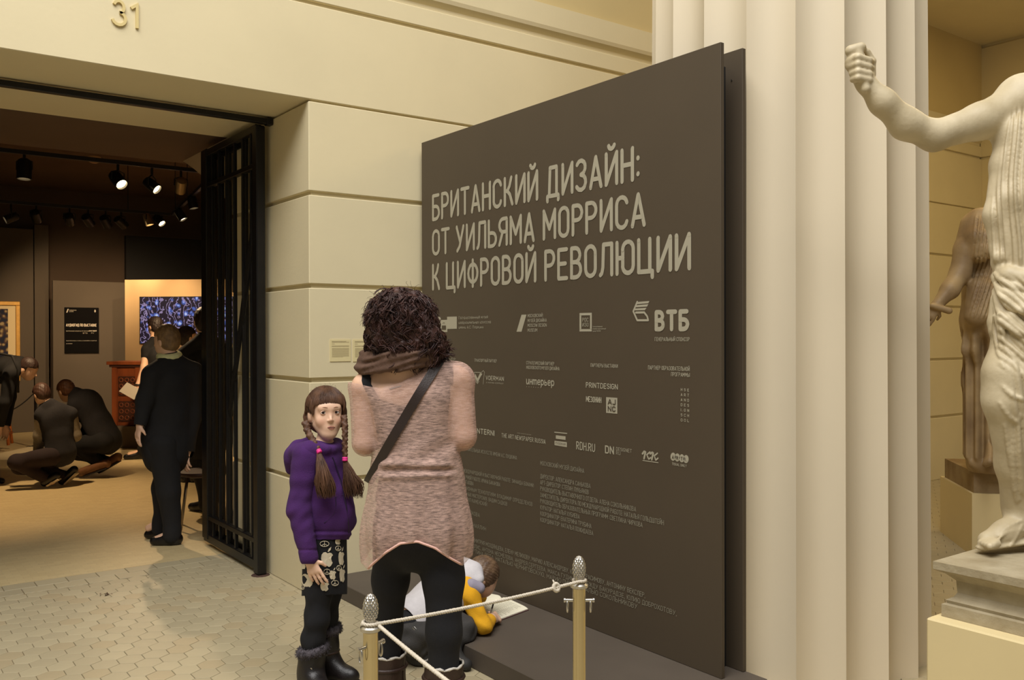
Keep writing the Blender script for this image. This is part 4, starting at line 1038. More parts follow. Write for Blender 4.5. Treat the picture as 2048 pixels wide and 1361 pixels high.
# scarf
SC_ = Blob(); N = 24; low_, up_ = [], []
for k in range(N):
    a = 2 * math.pi * k / N; c, s_ = math.cos(a), math.sin(a)
    low_.append(wp(799 + 80 * c, 724 - 12 * c - (9 * s_ if s_ < 0 else 14 * s_), .01 + .10 * s_))
    up_.append(wp(812 + 58 * c, 688 - 3 * c - 4 * s_, .015 + .085 * s_))
for k in range(N):
    m_ = (low_[k] + up_[k]) / 2 + unit((low_[k] - wp(804, 715, .02)) * V3(1, 1, 0)) * .012
    SC_.chain([low_[k], m_, up_[k]], [.013, .016, .014], .02)
    SC_.cap(low_[k], low_[(k + 1) % N], .012, .012, .015); SC_.cap(up_[k], up_[(k + 1) % N], .013, .013, .015)
scarf_fn = lambda P, d: d + .003 * np.sin((vv(P) + .22 * (uu(P) - 806)) * .42 + 1.5 * np.sin(uu(P) * .04)) + .0015 * np.sin(uu(P) * .2 + vv(P) * .5)
sculpt('scarf', SC_, .006, mat('brown_scarf', (92, 68, 54), 0.9, var=.12, scale=40, bump=.2, bscale=260), woman, fn=scarf_fn)
# cross-body strap: a loop lying on the cloth in the plane from right shoulder to left hip
A_, B_ = wp(872, 722), wp(757, 915); e1 = unit(B_ - A_); e2 = FH; mid = wp(826, 815, .01); nn = unit(np.cross(e1, e2)); pts = []
scarf_all = SC_
for k in range(72):
    a = 2 * math.pi * k / 72; dv = math.cos(a) * e1 + math.sin(a) * e2
    t = np.linspace(.03, .5, 320); P = mid + t[:, None] * dv
    i = np.nonzero(SW.ev(P) < .005)[0]; pts.append(mid + dv * (t[i[-1]] if len(i) else .12))
pts = np.array(pts)
for _ in range(3): pts = (np.roll(pts, 1, 0) + 2 * pts + np.roll(pts, -1, 0)) / 4
b = MB(); hw = .0158
for i in range(72):
    p, o = pts[i], unit(pts[i] - mid)
    b.v += [tuple(p + nn * hw + o * .002), tuple(p - nn * hw + o * .002), tuple(p - nn * hw + o * .0055), tuple(p + nn * hw + o * .0055)]
for i in range(72):
    j = (i + 1) % 72
    for q in range(4): b.f.append((i * 4 + q, i * 4 + (q + 1) % 4, j * 4 + (q + 1) % 4, j * 4 + q))
b.build('bag_strap', mat('dark_brown_strap', (44, 32, 28), 0.45, var=.1, scale=30, bump=.1, bscale=200), woman, auto=True)
b = MB(); q = [trace(SW, x, y, 2.8, 3.4) - FH * .002 for x, y in ((779, 777), (803, 770.5), (803, 773.5), (779, 780))]
b.add(q, [(0, 1, 2, 3)]); b.build('care_tag', mat('grey_tag', (150, 130, 120), .8), woman)
# hair: soft mass plus curls
HB = Blob()
HB.ell(wp(806, 645, .0), (.122, .118, .110), [RT, FH, ZU], .03); HB.ell(wp(798, 614, .0), (.094, .095, .066), [RT, FH, ZU], .03)
HB.ell(wp(768, 670, -.01), (.066, .085, .065), [RT, FH, ZU], .03); HB.ell(wp(848, 678, -.01), (.070, .085, .062), [RT, FH, ZU], .03)
HB.ell(wp(866, 697, -.005), (.038, .05, .026), [RT, FH, ZU], .03); HB.ell(wp(805, 690, -.05), (.09, .06, .032), [RT, FH, ZU], .03)
M_HAIRW = mat('curly_brown_hair', (78, 48, 40), 0.5, rgb2=(38, 22, 20), scale=30, bump=.3, bscale=120, spec=.4)
hair_fn = lambda P, d: d + .009 * np.sin(P[:, 0] * 95 + 1.5 * np.sin(P[:, 2] * 60)) * np.sin(P[:, 1] * 90) * np.sin(P[:, 2] * 75 + 2 * np.sin(P[:, 0] * 50)) + .004
hair = sculpt('hair', HB, .0065, M_HAIRW, woman, fn=hair_fn)
b = MB(); hc = wp(806, 645, 0)
allp = []
hv = np.empty(len(hair.data.vertices) * 3, np.float32); hair.data.vertices.foreach_get('co', hv); hv = hv.reshape(-1, 3).astype(float)
for p in hv[RNG.choice(len(hv), 2300)]:
    e_ = 2e-3; gv_ = HB.ev(np.vstack([p, p + e_ * np.eye(3)])); dv = unit(gv_[1:] - gv_[0])
    if (p - hc) @ FH > .09: continue
    p = p - dv * .006
    # each lock: a few fine hairs sharing one spiral that runs down along the surface
    ln = RNG.uniform(.05, .11); tang = unit(np.cross(np.cross(dv, (ZU * -1 + RNG.normal(size=3) * .35)), dv)); side = np.cross(dv, tang)
    rr = RNG.uniform(.007, .013); ph = RNG.uniform(0, 6.28); tw = RNG.uniform(2.4, 4.2) * RNG.choice((-1, 1))
    for f_ in range(4):
        o = RNG.normal(size=3) * .0028; p2 = ph + RNG.normal() * .25; r2 = rr * RNG.uniform(.7, 1.2); path = []
        for s in np.linspace(0, 1, 10):
            cen = p + o + tang * ln * s - dv * (.03 * s * s * (1 if dv[2] > 0 else .3))
            path.append(cen + r2 * (math.cos(p2 + tw * s * 3.1) * side + .8 * math.sin(p2 + tw * s * 3.1) * dv) * (.5 + .5 * s))
        allp.append(path)
b.batch(allp, [.0020, .0022, .0023, .0023, .0022, .0021, .0019, .0017, .0013, .0006], 3)
for k in range(60):
    dv = unit(RT * RNG.normal() + ZU * abs(RNG.normal()) - FH * .5); t = np.linspace(.0, .22, 90); P = hc + t[:, None] * dv; i = np.nonzero(HB.ev(P) < 0)[0]; p = hc + dv * t[i[-1]]; path = [p]; d2 = unit(dv + RNG.normal(size=3) * .6)
    for s in range(6): path.append(path[-1] + d2 * .006); d2 = unit(d2 - ZU * .2 + RNG.normal(size=3) * .35)
    b.tube(path, .0005, 3, cap=False)
tag(b.build('curls', M_HAIRW, hair, smooth=True), kind='stuff')
# boots with pale lining
for an, kn, zt in ((anL, knL, 1300), (anR, knR, 1322)):
    ztop = EYE - (zt - 671.7) / FPX * ((an - CAM) @ FW)
    t = (kn[2] - ztop) / (kn[2] - an[2]); tp = kn * (1 - t) + an * t
    fr = unit(FH + RT * .15)
    B = Blob(); B.chain([tp + (tp - an) * .15, tp * .5 + an * .5 - FH * .006, an], [.068, .068, .050], .03)
    B.cap(an, V3(an[0], an[1], .05) - FH * .02, .047, .042, .03); B.cap(V3(an[0], an[1], .055), V3(an[0], an[1], .036) + fr * .15, .045, .034, .04)
    bt = sculpt('boot', B, .0065, M_BROWNLEATHER, woman, fn=lambda P, d: np.maximum(fold(P, d, .0025, 60), .0 - P[:, 2]), keep=[lambda P, z=ztop: z - P[:, 2] + .003 * np.sin(P[:, 0] * 160)])
    pr, rt = ring(tp, .0675, RT, FH, .004, 26)
    MB().tube([p + ZU * (.003 * math.sin(i * 2.1) - .001) for i, p in enumerate(pr)], [.0045 + .0012 * math.sin(i * 3.7) for i in range(26)], 6, closed=True).build('boot_lining', mat('pale_lining', (206, 200, 190), .95, bump=.5, bscale=300), bt, smooth=True)
    b = MB(); b.tube(ring(tp + (an - tp) * .16, .0695, RT, FH, 0, 24)[0], .0075, 6, closed=True); b.build('boot_strap', M_BROWNLEATHER, bt, smooth=True)
    b = MB(); p = tp + RT * .064 - FH * .02; b.tube([p + ZU * .005, p - ZU * .10], .0025, 5); b.build('zip', mat('zip_metal', (90, 84, 78), .35, 1.0), bt)
# ================================================================== girl in the purple hoodie
DG = 4.0; KG = DG / FPX
def gp(x, y, dz=0.0): return at(x, y, DG + dz)
gf = unit(RT * .88 - FH * .40); gn = unit(-FH * .88 - RT * .40)      # the way her chest points; her right-hand side
girl = person((*gp(645, 1370)[:2], 0), 'girl with two long braids, purple hoodie and black skirt looking at the viewer')
th_ = math.radians(24); hf = unit(-FH * math.cos(th_) + RT * math.sin(th_)); hx = unit(RT * math.cos(th_) + FH * math.sin(th_)); hcn = gp(653, 828)
def hp(a, b, c): return hcn + hx * a + hf * b + ZU * c
G = Blob()
G.ell(hp(0, -.012, .030), (.070, .088, .076), [hx, hf, ZU], .02, 'head')
G.ell(hp(0, .024, -.030), (.053, .054, .068), [hx, hf, ZU], .03, 'head')
G.ell(hp(0, .048, -.086), (.019, .020, .016), [hx, hf, ZU], .03, 'head')
for s in (-1, 1):
    G.cap(hp(s * .046, .0, -.045), hp(s * .014, .045, -.085), .014, .013, .03, None, 'head')
    G.ell(hp(s * .032, .050, -.026), (.021, .018, .022), [hx, hf, ZU], .02, 'head')
    G.ell(hp(s * .071, -.008, -.008), (.011, .020, .031), [hx, hf, ZU], .008, 'head')
G.ell(hp(0, .062, .033), (.048, .018, .022), [hx, hf, ZU], .02, 'head')
for s in (-1, 1): G.cut(hp(s * .0285, .090, .011), (.0175, .014, .0115), [hx, hf, ZU], .010, 'head')
G.cap(hp(0, .074, .006), hp(0, .0885, -.020), .0045, .0072, .010, None, 'head')
for s in (-1, 1): G.ell(hp(s * .0075, .082, -.024), (.006, .0065, .0045), [hx, hf, ZU], .006, 'head')
G.ell(hp(0, .058, -.055), (.026, .018, .018), [hx, hf, ZU], .015, 'head')
G.cap(gp(646, 912), gp(650, 868), .033, .029, .02, None, 'neck')
G.cap(gp(646, 935), gp(652, 1010), .112, .104, .05, (gf, .70), 'torso')
G.cap(gp(652, 1010), gp(652, 1080), .100, .088, .05, (gf, .85), 'torso')
shR, elR, wrR = gp(614, 908) + gn * .105, gp(600, 1015) + gn * .10, gp(618, 1117) + gn * .07
shL, elL, wrL = gp(638, 908) - gn * .105, gp(648, 1012) - gn * .09, gp(652, 1036) - gn * .02
shR = gp(613, 912, -.09); elR = gp(599, 1018, -.11); wrR = gp(618, 1116, -.135)
G.cap(gp(646, 918), shR, .045, .040, .04, None, 'torso'); G.cap(gp(646, 918), shL, .045, .040, .04, None, 'torso')
G.chain([shR, elR], [.040, .037], .02, None, 'armR'); G.chain([elR, wrR], [.036, .019], .02, None, 'armR')
G.chain([shL, elL], [.040, .037], .02, None, 'armL'); G.chain([elL, wrL], [.036, .025], .02, None, 'armL')
hand(G, wrR, -ZU * .93 + RT * .36, FH * .9 + RT * .2, .135, .14, 1, 'hand', spread=.16, k=.003, thumb=.75)
hand(G, wrL, RT * .5 - FH * .5 + ZU * .1, -ZU, .095, 1.0, -1, 'hand')
kR, aR = gp(634, 1238, -.06), gp(621, 1352, -.06); kL, aL = gp(652, 1242, .06), gp(654, 1330, .06)
aR[2] = .085; aL[2] = .085
G.chain([gp(640, 1110, -.038), gp(638, 1180, -.046), kR], [.052, .050, .043], .03, None, 'legR'); G.chain([kR, kR * .6 + aR * .4 - gf * .006, aR], [.043, .041, .030], .03, None, 'legR')
G.chain([gp(660, 1110, .038), gp(657, 1180, .046), kL], [.052, .050, .041], .03, None, 'legL'); G.chain([kL, kL * .6 + aL * .4 - gf * .006, aL], [.041, .040, .029], .03, None, 'legL')
for a in (aR, aL): G.cap(a - ZU * .04, a - ZU * .055 + gf * .11, .028, .022, .03, None, 'foot')
def girl_tint(v):
    q = v - hcn; x, y, z = q @ hx, q @ hf, q[:, 2]
    base = np.tile(lin((232, 192, 164)), (len(v), 1))
    def mix(c, w):
        nonlocal base
        w = np.clip(w, 0, 1)[:, None]; base = base * (1 - w) + np.array(lin(c)) * w
    for s in (-1, 1): mix((228, 164, 140), .45 * np.exp(-(((x - s * .036) / .016) ** 2 + ((z + .030) / .017) ** 2)) * (y > .03))
    for s in (-1, 1): mix((196, 144, 124), .5 * np.exp(-(((x - s * .0285) / .017) ** 2 + ((z - .013) / .010) ** 2)) * (y > .05))
    mix((220, 152, 128), .3 * np.exp(-((x / .008) ** 2 + ((z + .019) / .008) ** 2)) * (y > .08))
    return base
sculpt('body', G, .0038, tint_mat('girl_skin', .5, sss=.06), girl, it=1, colf=girl_tint)
HDB = G.subset(('head',), 0.0)
def lipline(px_, r, lift): return [trace(HDB, x, y, 3.7, 4.1) - ray(x, y) * lift for x, y in px_], r
M_LIP = mat('lip', (200, 132, 118), .5)
b = MB(); q, r = lipline([(654.5, 856.2), (657.5, 854.6), (660.5, 853.6), (663, 854.0), (665.5, 853.4), (668, 854.2), (670.6, 855.4)], [.0006, .0018, .0024, .0023, .0024, .0018, .0006], .0); b.tube(q, r, 8); b.build('upper_lip', M_LIP, girl, smooth=True)
b = MB(); q, r = lipline([(656, 857.2), (659, 858.4), (662.7, 858.9), (666.4, 858.2), (669.4, 856.6)], [.0008, .0026, .0031, .0026, .0008], .0); b.tube(q, r, 8); b.build('lower_lip', M_LIP, girl, smooth=True)
b = MB(); q, r = lipline([(655.2, 856.5), (658.5, 856.2), (662.7, 856.5), (666.8, 856.0), (670, 855.7)], [.0006, .0014, .0018, .0014, .0006], .0021); b.tube(q, r, 6); b.build('mouth_line', mat('mouth_dark', (96, 44, 42), .6), girl, smooth=True)
M_EYEW = mat('eye_white', (222, 216, 208), .25); M_IRIS = mat('dark_brown_iris', (44, 30, 24), .15); M_BROW = mat('brown_brow', (146, 108, 84), .8)
for s in (-1, 1):
    ec = hp(s * .0285, .0635, .0105); look = unit(CAM - ec + ZU * .12)
    e = MB().lathe([(.0135 * math.sin(math.pi * i / 12), -.0135 * math.cos(math.pi * i / 12)) for i in range(13)], ec, 16, axis=look).build('eye', M_EYEW, girl, smooth=True)
    MB().lathe([(.0063, .0119), (.0060, .0129), (.0042, .0137), (.0015, .0140)], ec, 14, axis=look).build('iris', M_IRIS, e, smooth=True)
    # lids: skin shells over the eyeball above and below the opening
    def lid(upper, R):
        m_ = MB(); n, k = 14, 6; edge = []
        for i in range(n + 1):
            az = math.radians(-72 + 144 * i / n); c_ = max(0.0, math.cos(az * 90 / 62)) if abs(az) < math.radians(62) else 0.0
            e0 = math.radians((30 if upper else -24) * c_ ** .8 - 4); e1 = math.radians(84 if upper else -84)
            for j in range(k + 1):
                el = e0 + (e1 - e0) * j / k; p = ec + R * (hx * math.sin(az) * math.cos(el) + hf * math.cos(az) * math.cos(el) + ZU * math.sin(el)); m_.v.append(tuple(p))
                if j == 0: edge.append(p)
        for i in range(n):
            for j in range(k): m_.f.append((i * (k + 1) + j, (i + 1) * (k + 1) + j, (i + 1) * (k + 1) + j + 1, i * (k + 1) + j + 1))
        return m_, edge
    m_, eu = lid(True, .0142); m_.build('upper_lid', mat('lid_skin', (224, 180, 152), .55), girl, smooth=True)
    m_, el_ = lid(False, .0141); m_.build('lower_lid', mat('lower_lid_skin', (228, 186, 158), .55), girl, smooth=True)
    b = MB(); b.tube([p + hf * .0006 for p in eu[2:-2]], [.0003] + [.0009] * (len(eu) - 6) + [.0003], 5); b.build('eyelashes', mat('lash', (58, 36, 30), .7), girl)
    b = MB(); b.tube([p + hf * .0003 for p in el_[2:-2]], .0006, 5); b.build('lower_lid_rim', mat('lid_rim', (196, 140, 120), .5), girl)
    b = MB(); b.tube([hp(s * (.013 + .034 * i / 7), .0838 - .020 * (i / 7) ** 2, .0300 + .0060 * math.sin(math.pi * (.16 + .74 * i / 7)) - .0050 * (i / 7) ** 2) for i in range(8)], [.0006, .0010, .0012, .0012, .0011, .0010, .0008, .0005], 5); b.build('eyebrow', M_BROW, girl)
# hair: smooth cap with a fringe, two braids with loose tails
M_HAIRG = mat('brown_child_hair', (104, 73, 52), .55, rgb2=(66, 44, 33), scale=30, bump=.15, bscale=140, stretch=(1, 1, .18), spec=.3)
Hh = Blob()
Hh.ell(hp(0, -.018, .036), (.084, .097, .087), [hx, hf, ZU], .02); Hh.ell(hp(0, -.035, -.02), (.079, .072, .075), [hx, hf, ZU], .03)
Hh.ell(hp(-.068, -.018, .03), (.015, .050, .045), [hx, hf, ZU], .02); Hh.ell(hp(.068, -.012, .03), (.014, .052, .05), [hx, hf, ZU], .02)
Hh.cap(hp(-.074, -.028, -.015), hp(-.072, -.032, -.045), .022, .017, .02); Hh.cap(hp(.070, .005, .0), hp(.074, -.002, -.05), .017, .013, .02)
def gh_fn(P, d):
    q = P - hcn; x, y, z = q @ hx, q @ hf, q[:, 2]
    zb = .050 - 3.2 * x * x + .0015 * np.sin(x * 700)
    face = np.maximum.reduce([z - zb, .018 - y, np.abs(x) - .064 - np.clip(-z, 0, 1) * .1])       # open in front below the fringe
    ear = np.sqrt(((np.abs(x) - .082) / .9) ** 2 + (y + .002) ** 2 + ((z + .006) * .8) ** 2) - .033
    d = np.maximum(d, -face); d = np.maximum(d, -np.where(x < 0, ear, 1))
    a = np.arctan2(x, y + .03)
    return d + .0011 * np.sin(a * 60 + z * 30) + .0010 * np.sin(a * 33 - z * 50)
hairg = sculpt('hair', Hh, .0036, M_HAIRG, girl, fn=gh_fn)
b = MB(); allp = []
for i in range(1500):           # fine strands combed from the crown into the fringe, the sides and the braids
    a = RNG.uniform(-math.pi, math.pi); sx, cx_ = math.sin(a), math.cos(a)
    if abs(a) < .95: fe = 1.36 + .16 * abs(a) + RNG.uniform(-.06, .03)
    else: fe = RNG.uniform(1.55, 2.0)
    f0 = RNG.uniform(.12, .5) if i % 3 else RNG.uniform(.5, 1.0); path = []; tw = RNG.uniform(-.05, .05); lf = RNG.uniform(1.0, 1.016)
    for u in np.linspace(0, 1, 9):
        f = f0 + (fe - f0) * u; aa = a + tw * math.sin(u * 3)
        path.append(hp(.085 * math.sin(f) * math.sin(aa) * lf, -.018 + .098 * math.sin(f) * math.cos(aa) * lf, .036 + .088 * math.cos(f) * lf))
    allp.append(path)
b.batch(allp, [.0006, .0009, .0010, .0010, .0010, .0010, .0010, .0008, .0004], 3)
for i in range(24):             # fly-away hairs
    a = RNG.uniform(-math.pi, math.pi); f = RNG.uniform(.2, 1.2); p = hp(.085 * math.sin(f) * math.sin(a), -.018 + .098 * math.sin(f) * math.cos(a), .036 + .088 * math.cos(f)); d_ = unit(p - hp(0, -.018, .03) + RNG.normal(size=3) * .05); path = [p]
    for u in range(5): path.append(path[-1] + d_ * .004); d_ = unit(d_ + RNG.normal(size=3) * .4 - ZU * .2)
    b.tube(path, .0004, 3, cap=False)
tag(b.build('fringe', M_HAIRG, hairg, smooth=True), kind='stuff')
def braid(path, r, tie_px, tail, name):
    P = [np.asarray(p, float) for p in path]; B = Blob(); n = max(6, int(sum(np.linalg.norm(P[i + 1] - P[i]) for i in range(len(P) - 1)) / .0145))
    seg = np.array(P); t = np.linspace(0, len(P) - 1, n + 1)
    pos = [P[min(int(u), len(P) - 2)] * (1 - (u - min(int(u), len(P) - 2))) + P[min(int(u), len(P) - 2) + 1] * (u - min(int(u), len(P) - 2)) for u in t]
    for i in range(n):
        d = unit(pos[i + 1] - pos[i]); sd = unit(np.cross(d, FH)); s = 1 if i % 2 else -1; rr = r * (1.05 - .18 * i / n)
        B.cap(pos[i] + sd * s * rr * .48 - FH * .003, pos[i] * .1 + pos[i + 1] * .9 - sd * s * rr * .2 - FH * rr * .4, rr * .74, rr * .5, .002)
        B.cap(pos[i] - sd * s * rr * .42 + FH * .002, pos[i + 1] + sd * s * rr * .1, rr * .68, rr * .6, .002)
    br = sculpt('braid', B, .0028, M_HAIRG, hairg, fn=lambda Q, d: d + .0009 * np.sin(Q[:, 2] * 520 + (Q[:, 0] - Q[:, 1]) * 900))
    T = P[-1]; dn = unit(P[-1] - P[-2])
    MB().lathe([(.0105, -.009), (.0125, -.006), (.0125, -.002), (.0112, 0), (.0125, .002), (.0125, .006), (.0105, .009)], T + dn * .004, 14, axis=dn).build('hair_tie', mat('pink_elastic', (226, 50, 138), .6), girl, smooth=True)
    b = MB(); allp = []
    for i in range(260):
        a, q = RNG.uniform(0, 6.28), math.sqrt(RNG.random()); path = []; e = tail[-1] + RT * RNG.normal() * .008 + ZU * RNG.uniform(-.03, .045); wob = RNG.uniform(-.006, .006)
        for s in np.linspace(0, 1, 9):
            u = s * (len(tail) - 1); k = min(int(u), len(tail) - 2); c = tail[k] * (1 - (u - k)) + tail[k + 1] * (u - k)
            c = c * (1 - s * s * .6) + (e + (c - tail[-1])) * (s * s * .6)
            w = .006 + .037 * math.sin(min(1, s * 1.25) * math.pi * .5) ** 1.3 - .012 * max(0, s - .75) * 4 * .5
            path.append(c + w * q * (math.cos(a) * RT + .55 * math.sin(a) * FH) + RT * wob * math.sin(s * 7 + a))
        allp.append(path)
    b.batch(allp, [.0014, .0018, .0019, .0019, .0019, .0018, .0016, .0013, .0006], 4)
    tag(b.build('braid_tail', M_HAIRG, hairg, smooth=True), kind='stuff')
braid([gp(611, 846, -.045), gp(615, 862, -.06), gp(622, 876, -.085), gp(630, 890, -.105), gp(637, 902, -.118)], .0140, 0, [gp(637, 904, -.12), gp(646, 940, -.155), gp(650, 970, -.16), gp(654, 990, -.155)], 'a')
braid([gp(688, 834, -.03), gp(690, 852, -.05), gp(690, 872, -.06), gp(690, 895, -.065), gp(690, 917, -.07)], .0128, 0, [gp(690, 920, -.07), gp(699, 948, -.075), gp(706, 970, -.075), gp(709, 990, -.07)], 'b')
# hoodie
M_HOOD = mat('purple_sweatshirt', (66, 27, 90), .95, var=.14, scale=14, bump=.25, bscale=260)
HG = G.subset(('torso', 'armL'), {'torso': .017, 'armL': .014}, .03); HS = G.subset(('armR',), .014, .02)
HG.cap(gp(664, 985), gp(668, 1045), .085, .085, .05, (gn, .9)); HG.cap(gp(690, 1025, -.02), gp(692, 1040, .02), .040, .045, .03)
HG.chain([gp(662, 905, .075), gp(622, 890, .085), gp(598, 898, .05), gp(590, 915, -.01), gp(600, 905, -.06), gp(622, 898, -.10), gp(652, 900, -.085)], [.022, .032, .036, .040, .034, .027, .016], .03)
HG.chain([gp(588, 915, .02), gp(583, 940, .01)], [.040, .026], .03)
HG.chain([gp(652, 900, -.085), gp(664, 900, -.05), gp(676, 897, .0), gp(672, 897, .06)], [.015, .014, .014, .018], .02)
HS.cap(elR, wrR, .048, .032, .02); HS.cap(wrR + (elR - wrR) * .16, wrR, .038, .033, .012); HS.cap(shR, shR * .6 + elR * .4, .056, .052, .03)
G0 = gp(646, 960)
gu = lambda P: 1024 + FPX * ((P - CAM) @ RT) / ((P - CAM) @ FW)
gv = lambda P: 680.5 - FPX * ((P - CAM) @ UP) / ((P - CAM) @ FW)
def hood_fn(P, d):
    u, v = gu(P), gv(P); z = P[:, 2]
    d = d + .002 * np.sin(v * .13 + u * .11) * np.sin(u * .09 - v * .07) 
    arm = (u < 630)
    d = d + .0012 * np.sin(v * .21 + u * .2) * arm * np.exp(-((v - 1035) / 55) ** 2)
    d = d - .004 * np.exp(-((v - 1070) / 3.5) ** 2) * (u > 628) + .004 * np.exp(-((v - 1064) / 2.5) ** 2) * (u > 628)
    d = d + .004 * np.exp(-((v - 1101) / 2.2) ** 2) * (u < 634)
    return d
arm_low = lambda P: np.where(gv(P) > 1084, (630 - gu(P)) * KG, .05)
def hem_girl(P):
    near = (P - gp(618, 1060, -.12)) @ FH
    return (1080 - gv(P)) * KG
hoodie = sculpt('hoodie', HG, .0048, M_HOOD, girl, fn=hood_fn, it=2, keep=[hem_girl])
sculpt('sleeve', HS, .0045, M_HOOD, hoodie, fn=hood_fn, it=1, keep=[lambda P: (1129 - gv(P)) * KG])
b = MB(); b.tube([trace(HG, x, y, 3.6, 4.3) - FH * .002 + RT * .002 for x, y in ((664, 915), (672, 935), (680, 960), (687, 990), (692, 1015), (696, 1045), (696, 1076))], .0032, 5); b.build('zip', mat('dark_zip', (38, 18, 52), .6), hoodie)
b = MB(); b.tube([trace(HG, x, y, 3.6, 4.3) - FH * .001 for x, y in ((671, 995), (672, 1010), (668, 1028), (655, 1042), (648, 1046))], .0026, 5); b.tube([trace(HG, x, y, 3.6, 4.3) - FH * .001 for x, y in ((671, 995), (682, 991), (688, 990))], .002, 5); b.build('pocket_seam', mat('hood_seam', (48, 22, 66), .9), hoodie)
# skirt with pale apple print
SK = Blob(); SK.cap(gp(650, 1040), gp(649, 1215), .103, .107, .03, (gf, .90))
skirt = sculpt('skirt', SK, .0055, M_BLACKCLOTH, girl, fn=lambda P, d: d + .001 * np.sin(gu(P) * .25 + gv(P) * .05), keep=[lambda P: (gv(P) - 1066) * KG, lambda P: (1191 - gv(P) + .04 * (gu(P) - 650) * -1) * KG])
M_CREAMKNIT = mat('cream_knit_print', (212, 200, 172), .95, bump=.06, bscale=300)
APPLE = [(-.02, .33), (-.16, .40), (-.32, .37), (-.45, .22), (-.48, .0), (-.42, -.25), (-.30, -.44), (-.16, -.52), (0, -.46), (.15, -.52), (.28, -.44), (.40, -.24), (.34, -.16), (.27, .0), (.30, .16), (.40, .24), (.28, .36), (.12, .38)]
LEAF = [(-.02, .42), (.06, .62), (.24, .76), (.20, .56), (.08, .44)]
def on_skirt(x, y): return trace(SK, x, y, 3.7, 4.25) - ray(x, y) * .0045
for (x, y, w, h, r) in ((655, 1118, 27, 32, -.1), (683, 1116, 13, 30, -.15), (666, 1150, 15, 20, -.2), (685, 1150, 13, 30, -.3), (650, 1173, 20, 20, -.25), (615, 1160, 26, 30, .1), (607, 1130, 10, 18, 0), (676, 1084, 12, 12, 0), (627, 1087, 9, 12, 0)):
    b = MB()
    for shp in (APPLE, LEAF):
        q = [on_skirt(x + w * (a * math.cos(r) - c * math.sin(r) * .6), y - h * (c * math.cos(r) + a * math.sin(r) * .6)) for a, c in shp]
        c0 = sum(on_skirt(x, y) for _ in (0,)) if shp is APPLE else sum(q) / len(q)
        b.add(q + [c0], [(i, (i + 1) % len(q), len(q)) for i in range(len(q))])
    b.build('apple_print', M_CREAMKNIT, skirt)
for (x, y, rx, ry) in ((649, 1088.5, 9, 5.5), (676.5, 1097.5, 5.5, 5), (654, 1144.5, 6.5, 5.5), (678, 1137, 4.5, 5.5), (670, 1167, 7, 5.5), (606, 1175, 3, 5)):
    mk = MB(); mk.tube([on_skirt(x + rx * math.cos(a), y + ry * math.sin(a)) for a in [k * math.pi / 8 for k in range(16)]], .0012, 5, closed=True)
    mk.tube([on_skirt(x, y - ry), on_skirt(x, y), on_skirt(x, y + ry)], .001, 4)
    for s in (-1, 1): mk.tube([on_skirt(x, y), on_skirt(x + s * rx * .7, y + ry * .7)], .001, 4)
    mk.build('peace_sign_print', M_CREAMKNIT, skirt)
sculpt('leggings', G.subset(('legR', 'legL'), .007), .0055, M_BLACKCLOTH, girl, fn=lambda P, d: fold(P, d, .003, 70), keep=[lambda P: (gv(P) - 1100) * KG, lambda P: P[:, 2] - .10])
# boots with fur cuffs
M_FUR = mat('grey_fur', (92, 86, 92), .95, rgb2=(44, 38, 42), scale=40, bump=.5, bscale=200)
for a, k_, zc, tilt, foot in ((aR, kR, 1302, .16, unit(gf * .85 + gn * .45)), (aL, kL, 1262, .12, gf)):
    dA = (a - CAM) @ FW; zt = EYE - (zc - 671.7) / FPX * dA
    t = (k_[2] - zt) / (k_[2] - a[2]); tp = k_ * (1 - t) + a * t
    B = Blob(); B.chain([tp, (tp + a) / 2, a], [.056, .051, .045], .03); B.cap(a, V3(a[0], a[1], .04), .045, .042, .03)
    B.cap(V3(a[0], a[1], .042) - foot * .012, V3(a[0], a[1], .036) + foot * .135, .042, .033, .04); B.cap(a, V3(a[0], a[1], .045) + foot * .09, .04, .032, .04)
    bt = sculpt('boot', B, .005, M_BLACKLEATHER, girl, fn=lambda P, d: np.maximum(fold(P, d, .003, 55), .012 - P[:, 2]), keep=[lambda P, z=zt: z + .012 - P[:, 2]])
    S = Blob(); S.cap(V3(a[0], a[1], .01) - foot * .015, V3(a[0], a[1], .01) + foot * .137, .046, .037, .02)
    sculpt('sole', S, .005, M_SOLE, bt, fn=lambda P, d: np.maximum(np.maximum(d, -P[:, 2]), P[:, 2] - .016), it=0)
    c = tp + ZU * .004; b = MB(); rp = []
    for i in range(26):
        an = 2 * math.pi * i / 26; rp.append(c + .052 * (math.cos(an) * RT + math.sin(an) * FH) + ZU * (tilt * .052 * math.cos(an) * 1.2))
    b.tube(rp, [.020 + .002 * math.sin(i * 2.7) for i in range(26)], 10, closed=True)
    allp = []
    for i in range(900):
        an, ph = RNG.uniform(0, 6.283, 2); o = math.cos(ph) * (math.cos(an) * RT + math.sin(an) * FH) + math.sin(ph) * ZU
        p = c + .052 * (math.cos(an) * RT + math.sin(an) * FH) + ZU * (tilt * .052 * math.cos(an) * 1.2) + o * .018; dv = unit(o + RNG.normal(size=3) * .5)
        allp.append([p, p + dv * .007, p + dv * .011 + RNG.normal(size=3) * .002])
    b.batch(allp, [.0012, .0009, .0003], 3)
    tag(b.build('fur_cuff', M_FUR, bt, smooth=True), kind='stuff')
    b = MB(); cc = tp * .35 + a * .65; b.tube([cc + .0535 * (math.cos(q) * RT + math.sin(q) * FH) for q in [2 * math.pi * i / 24 for i in range(24)]], .006, 6, closed=True); b.build('boot_strap', M_BROWNLEATHER, bt, smooth=True)
    MB().lathe([(.005, 0), (.005, .004)], cc - FH * .056 + RT * .012, 10, axis=-FH).build('stud', M_CHROME, bt)

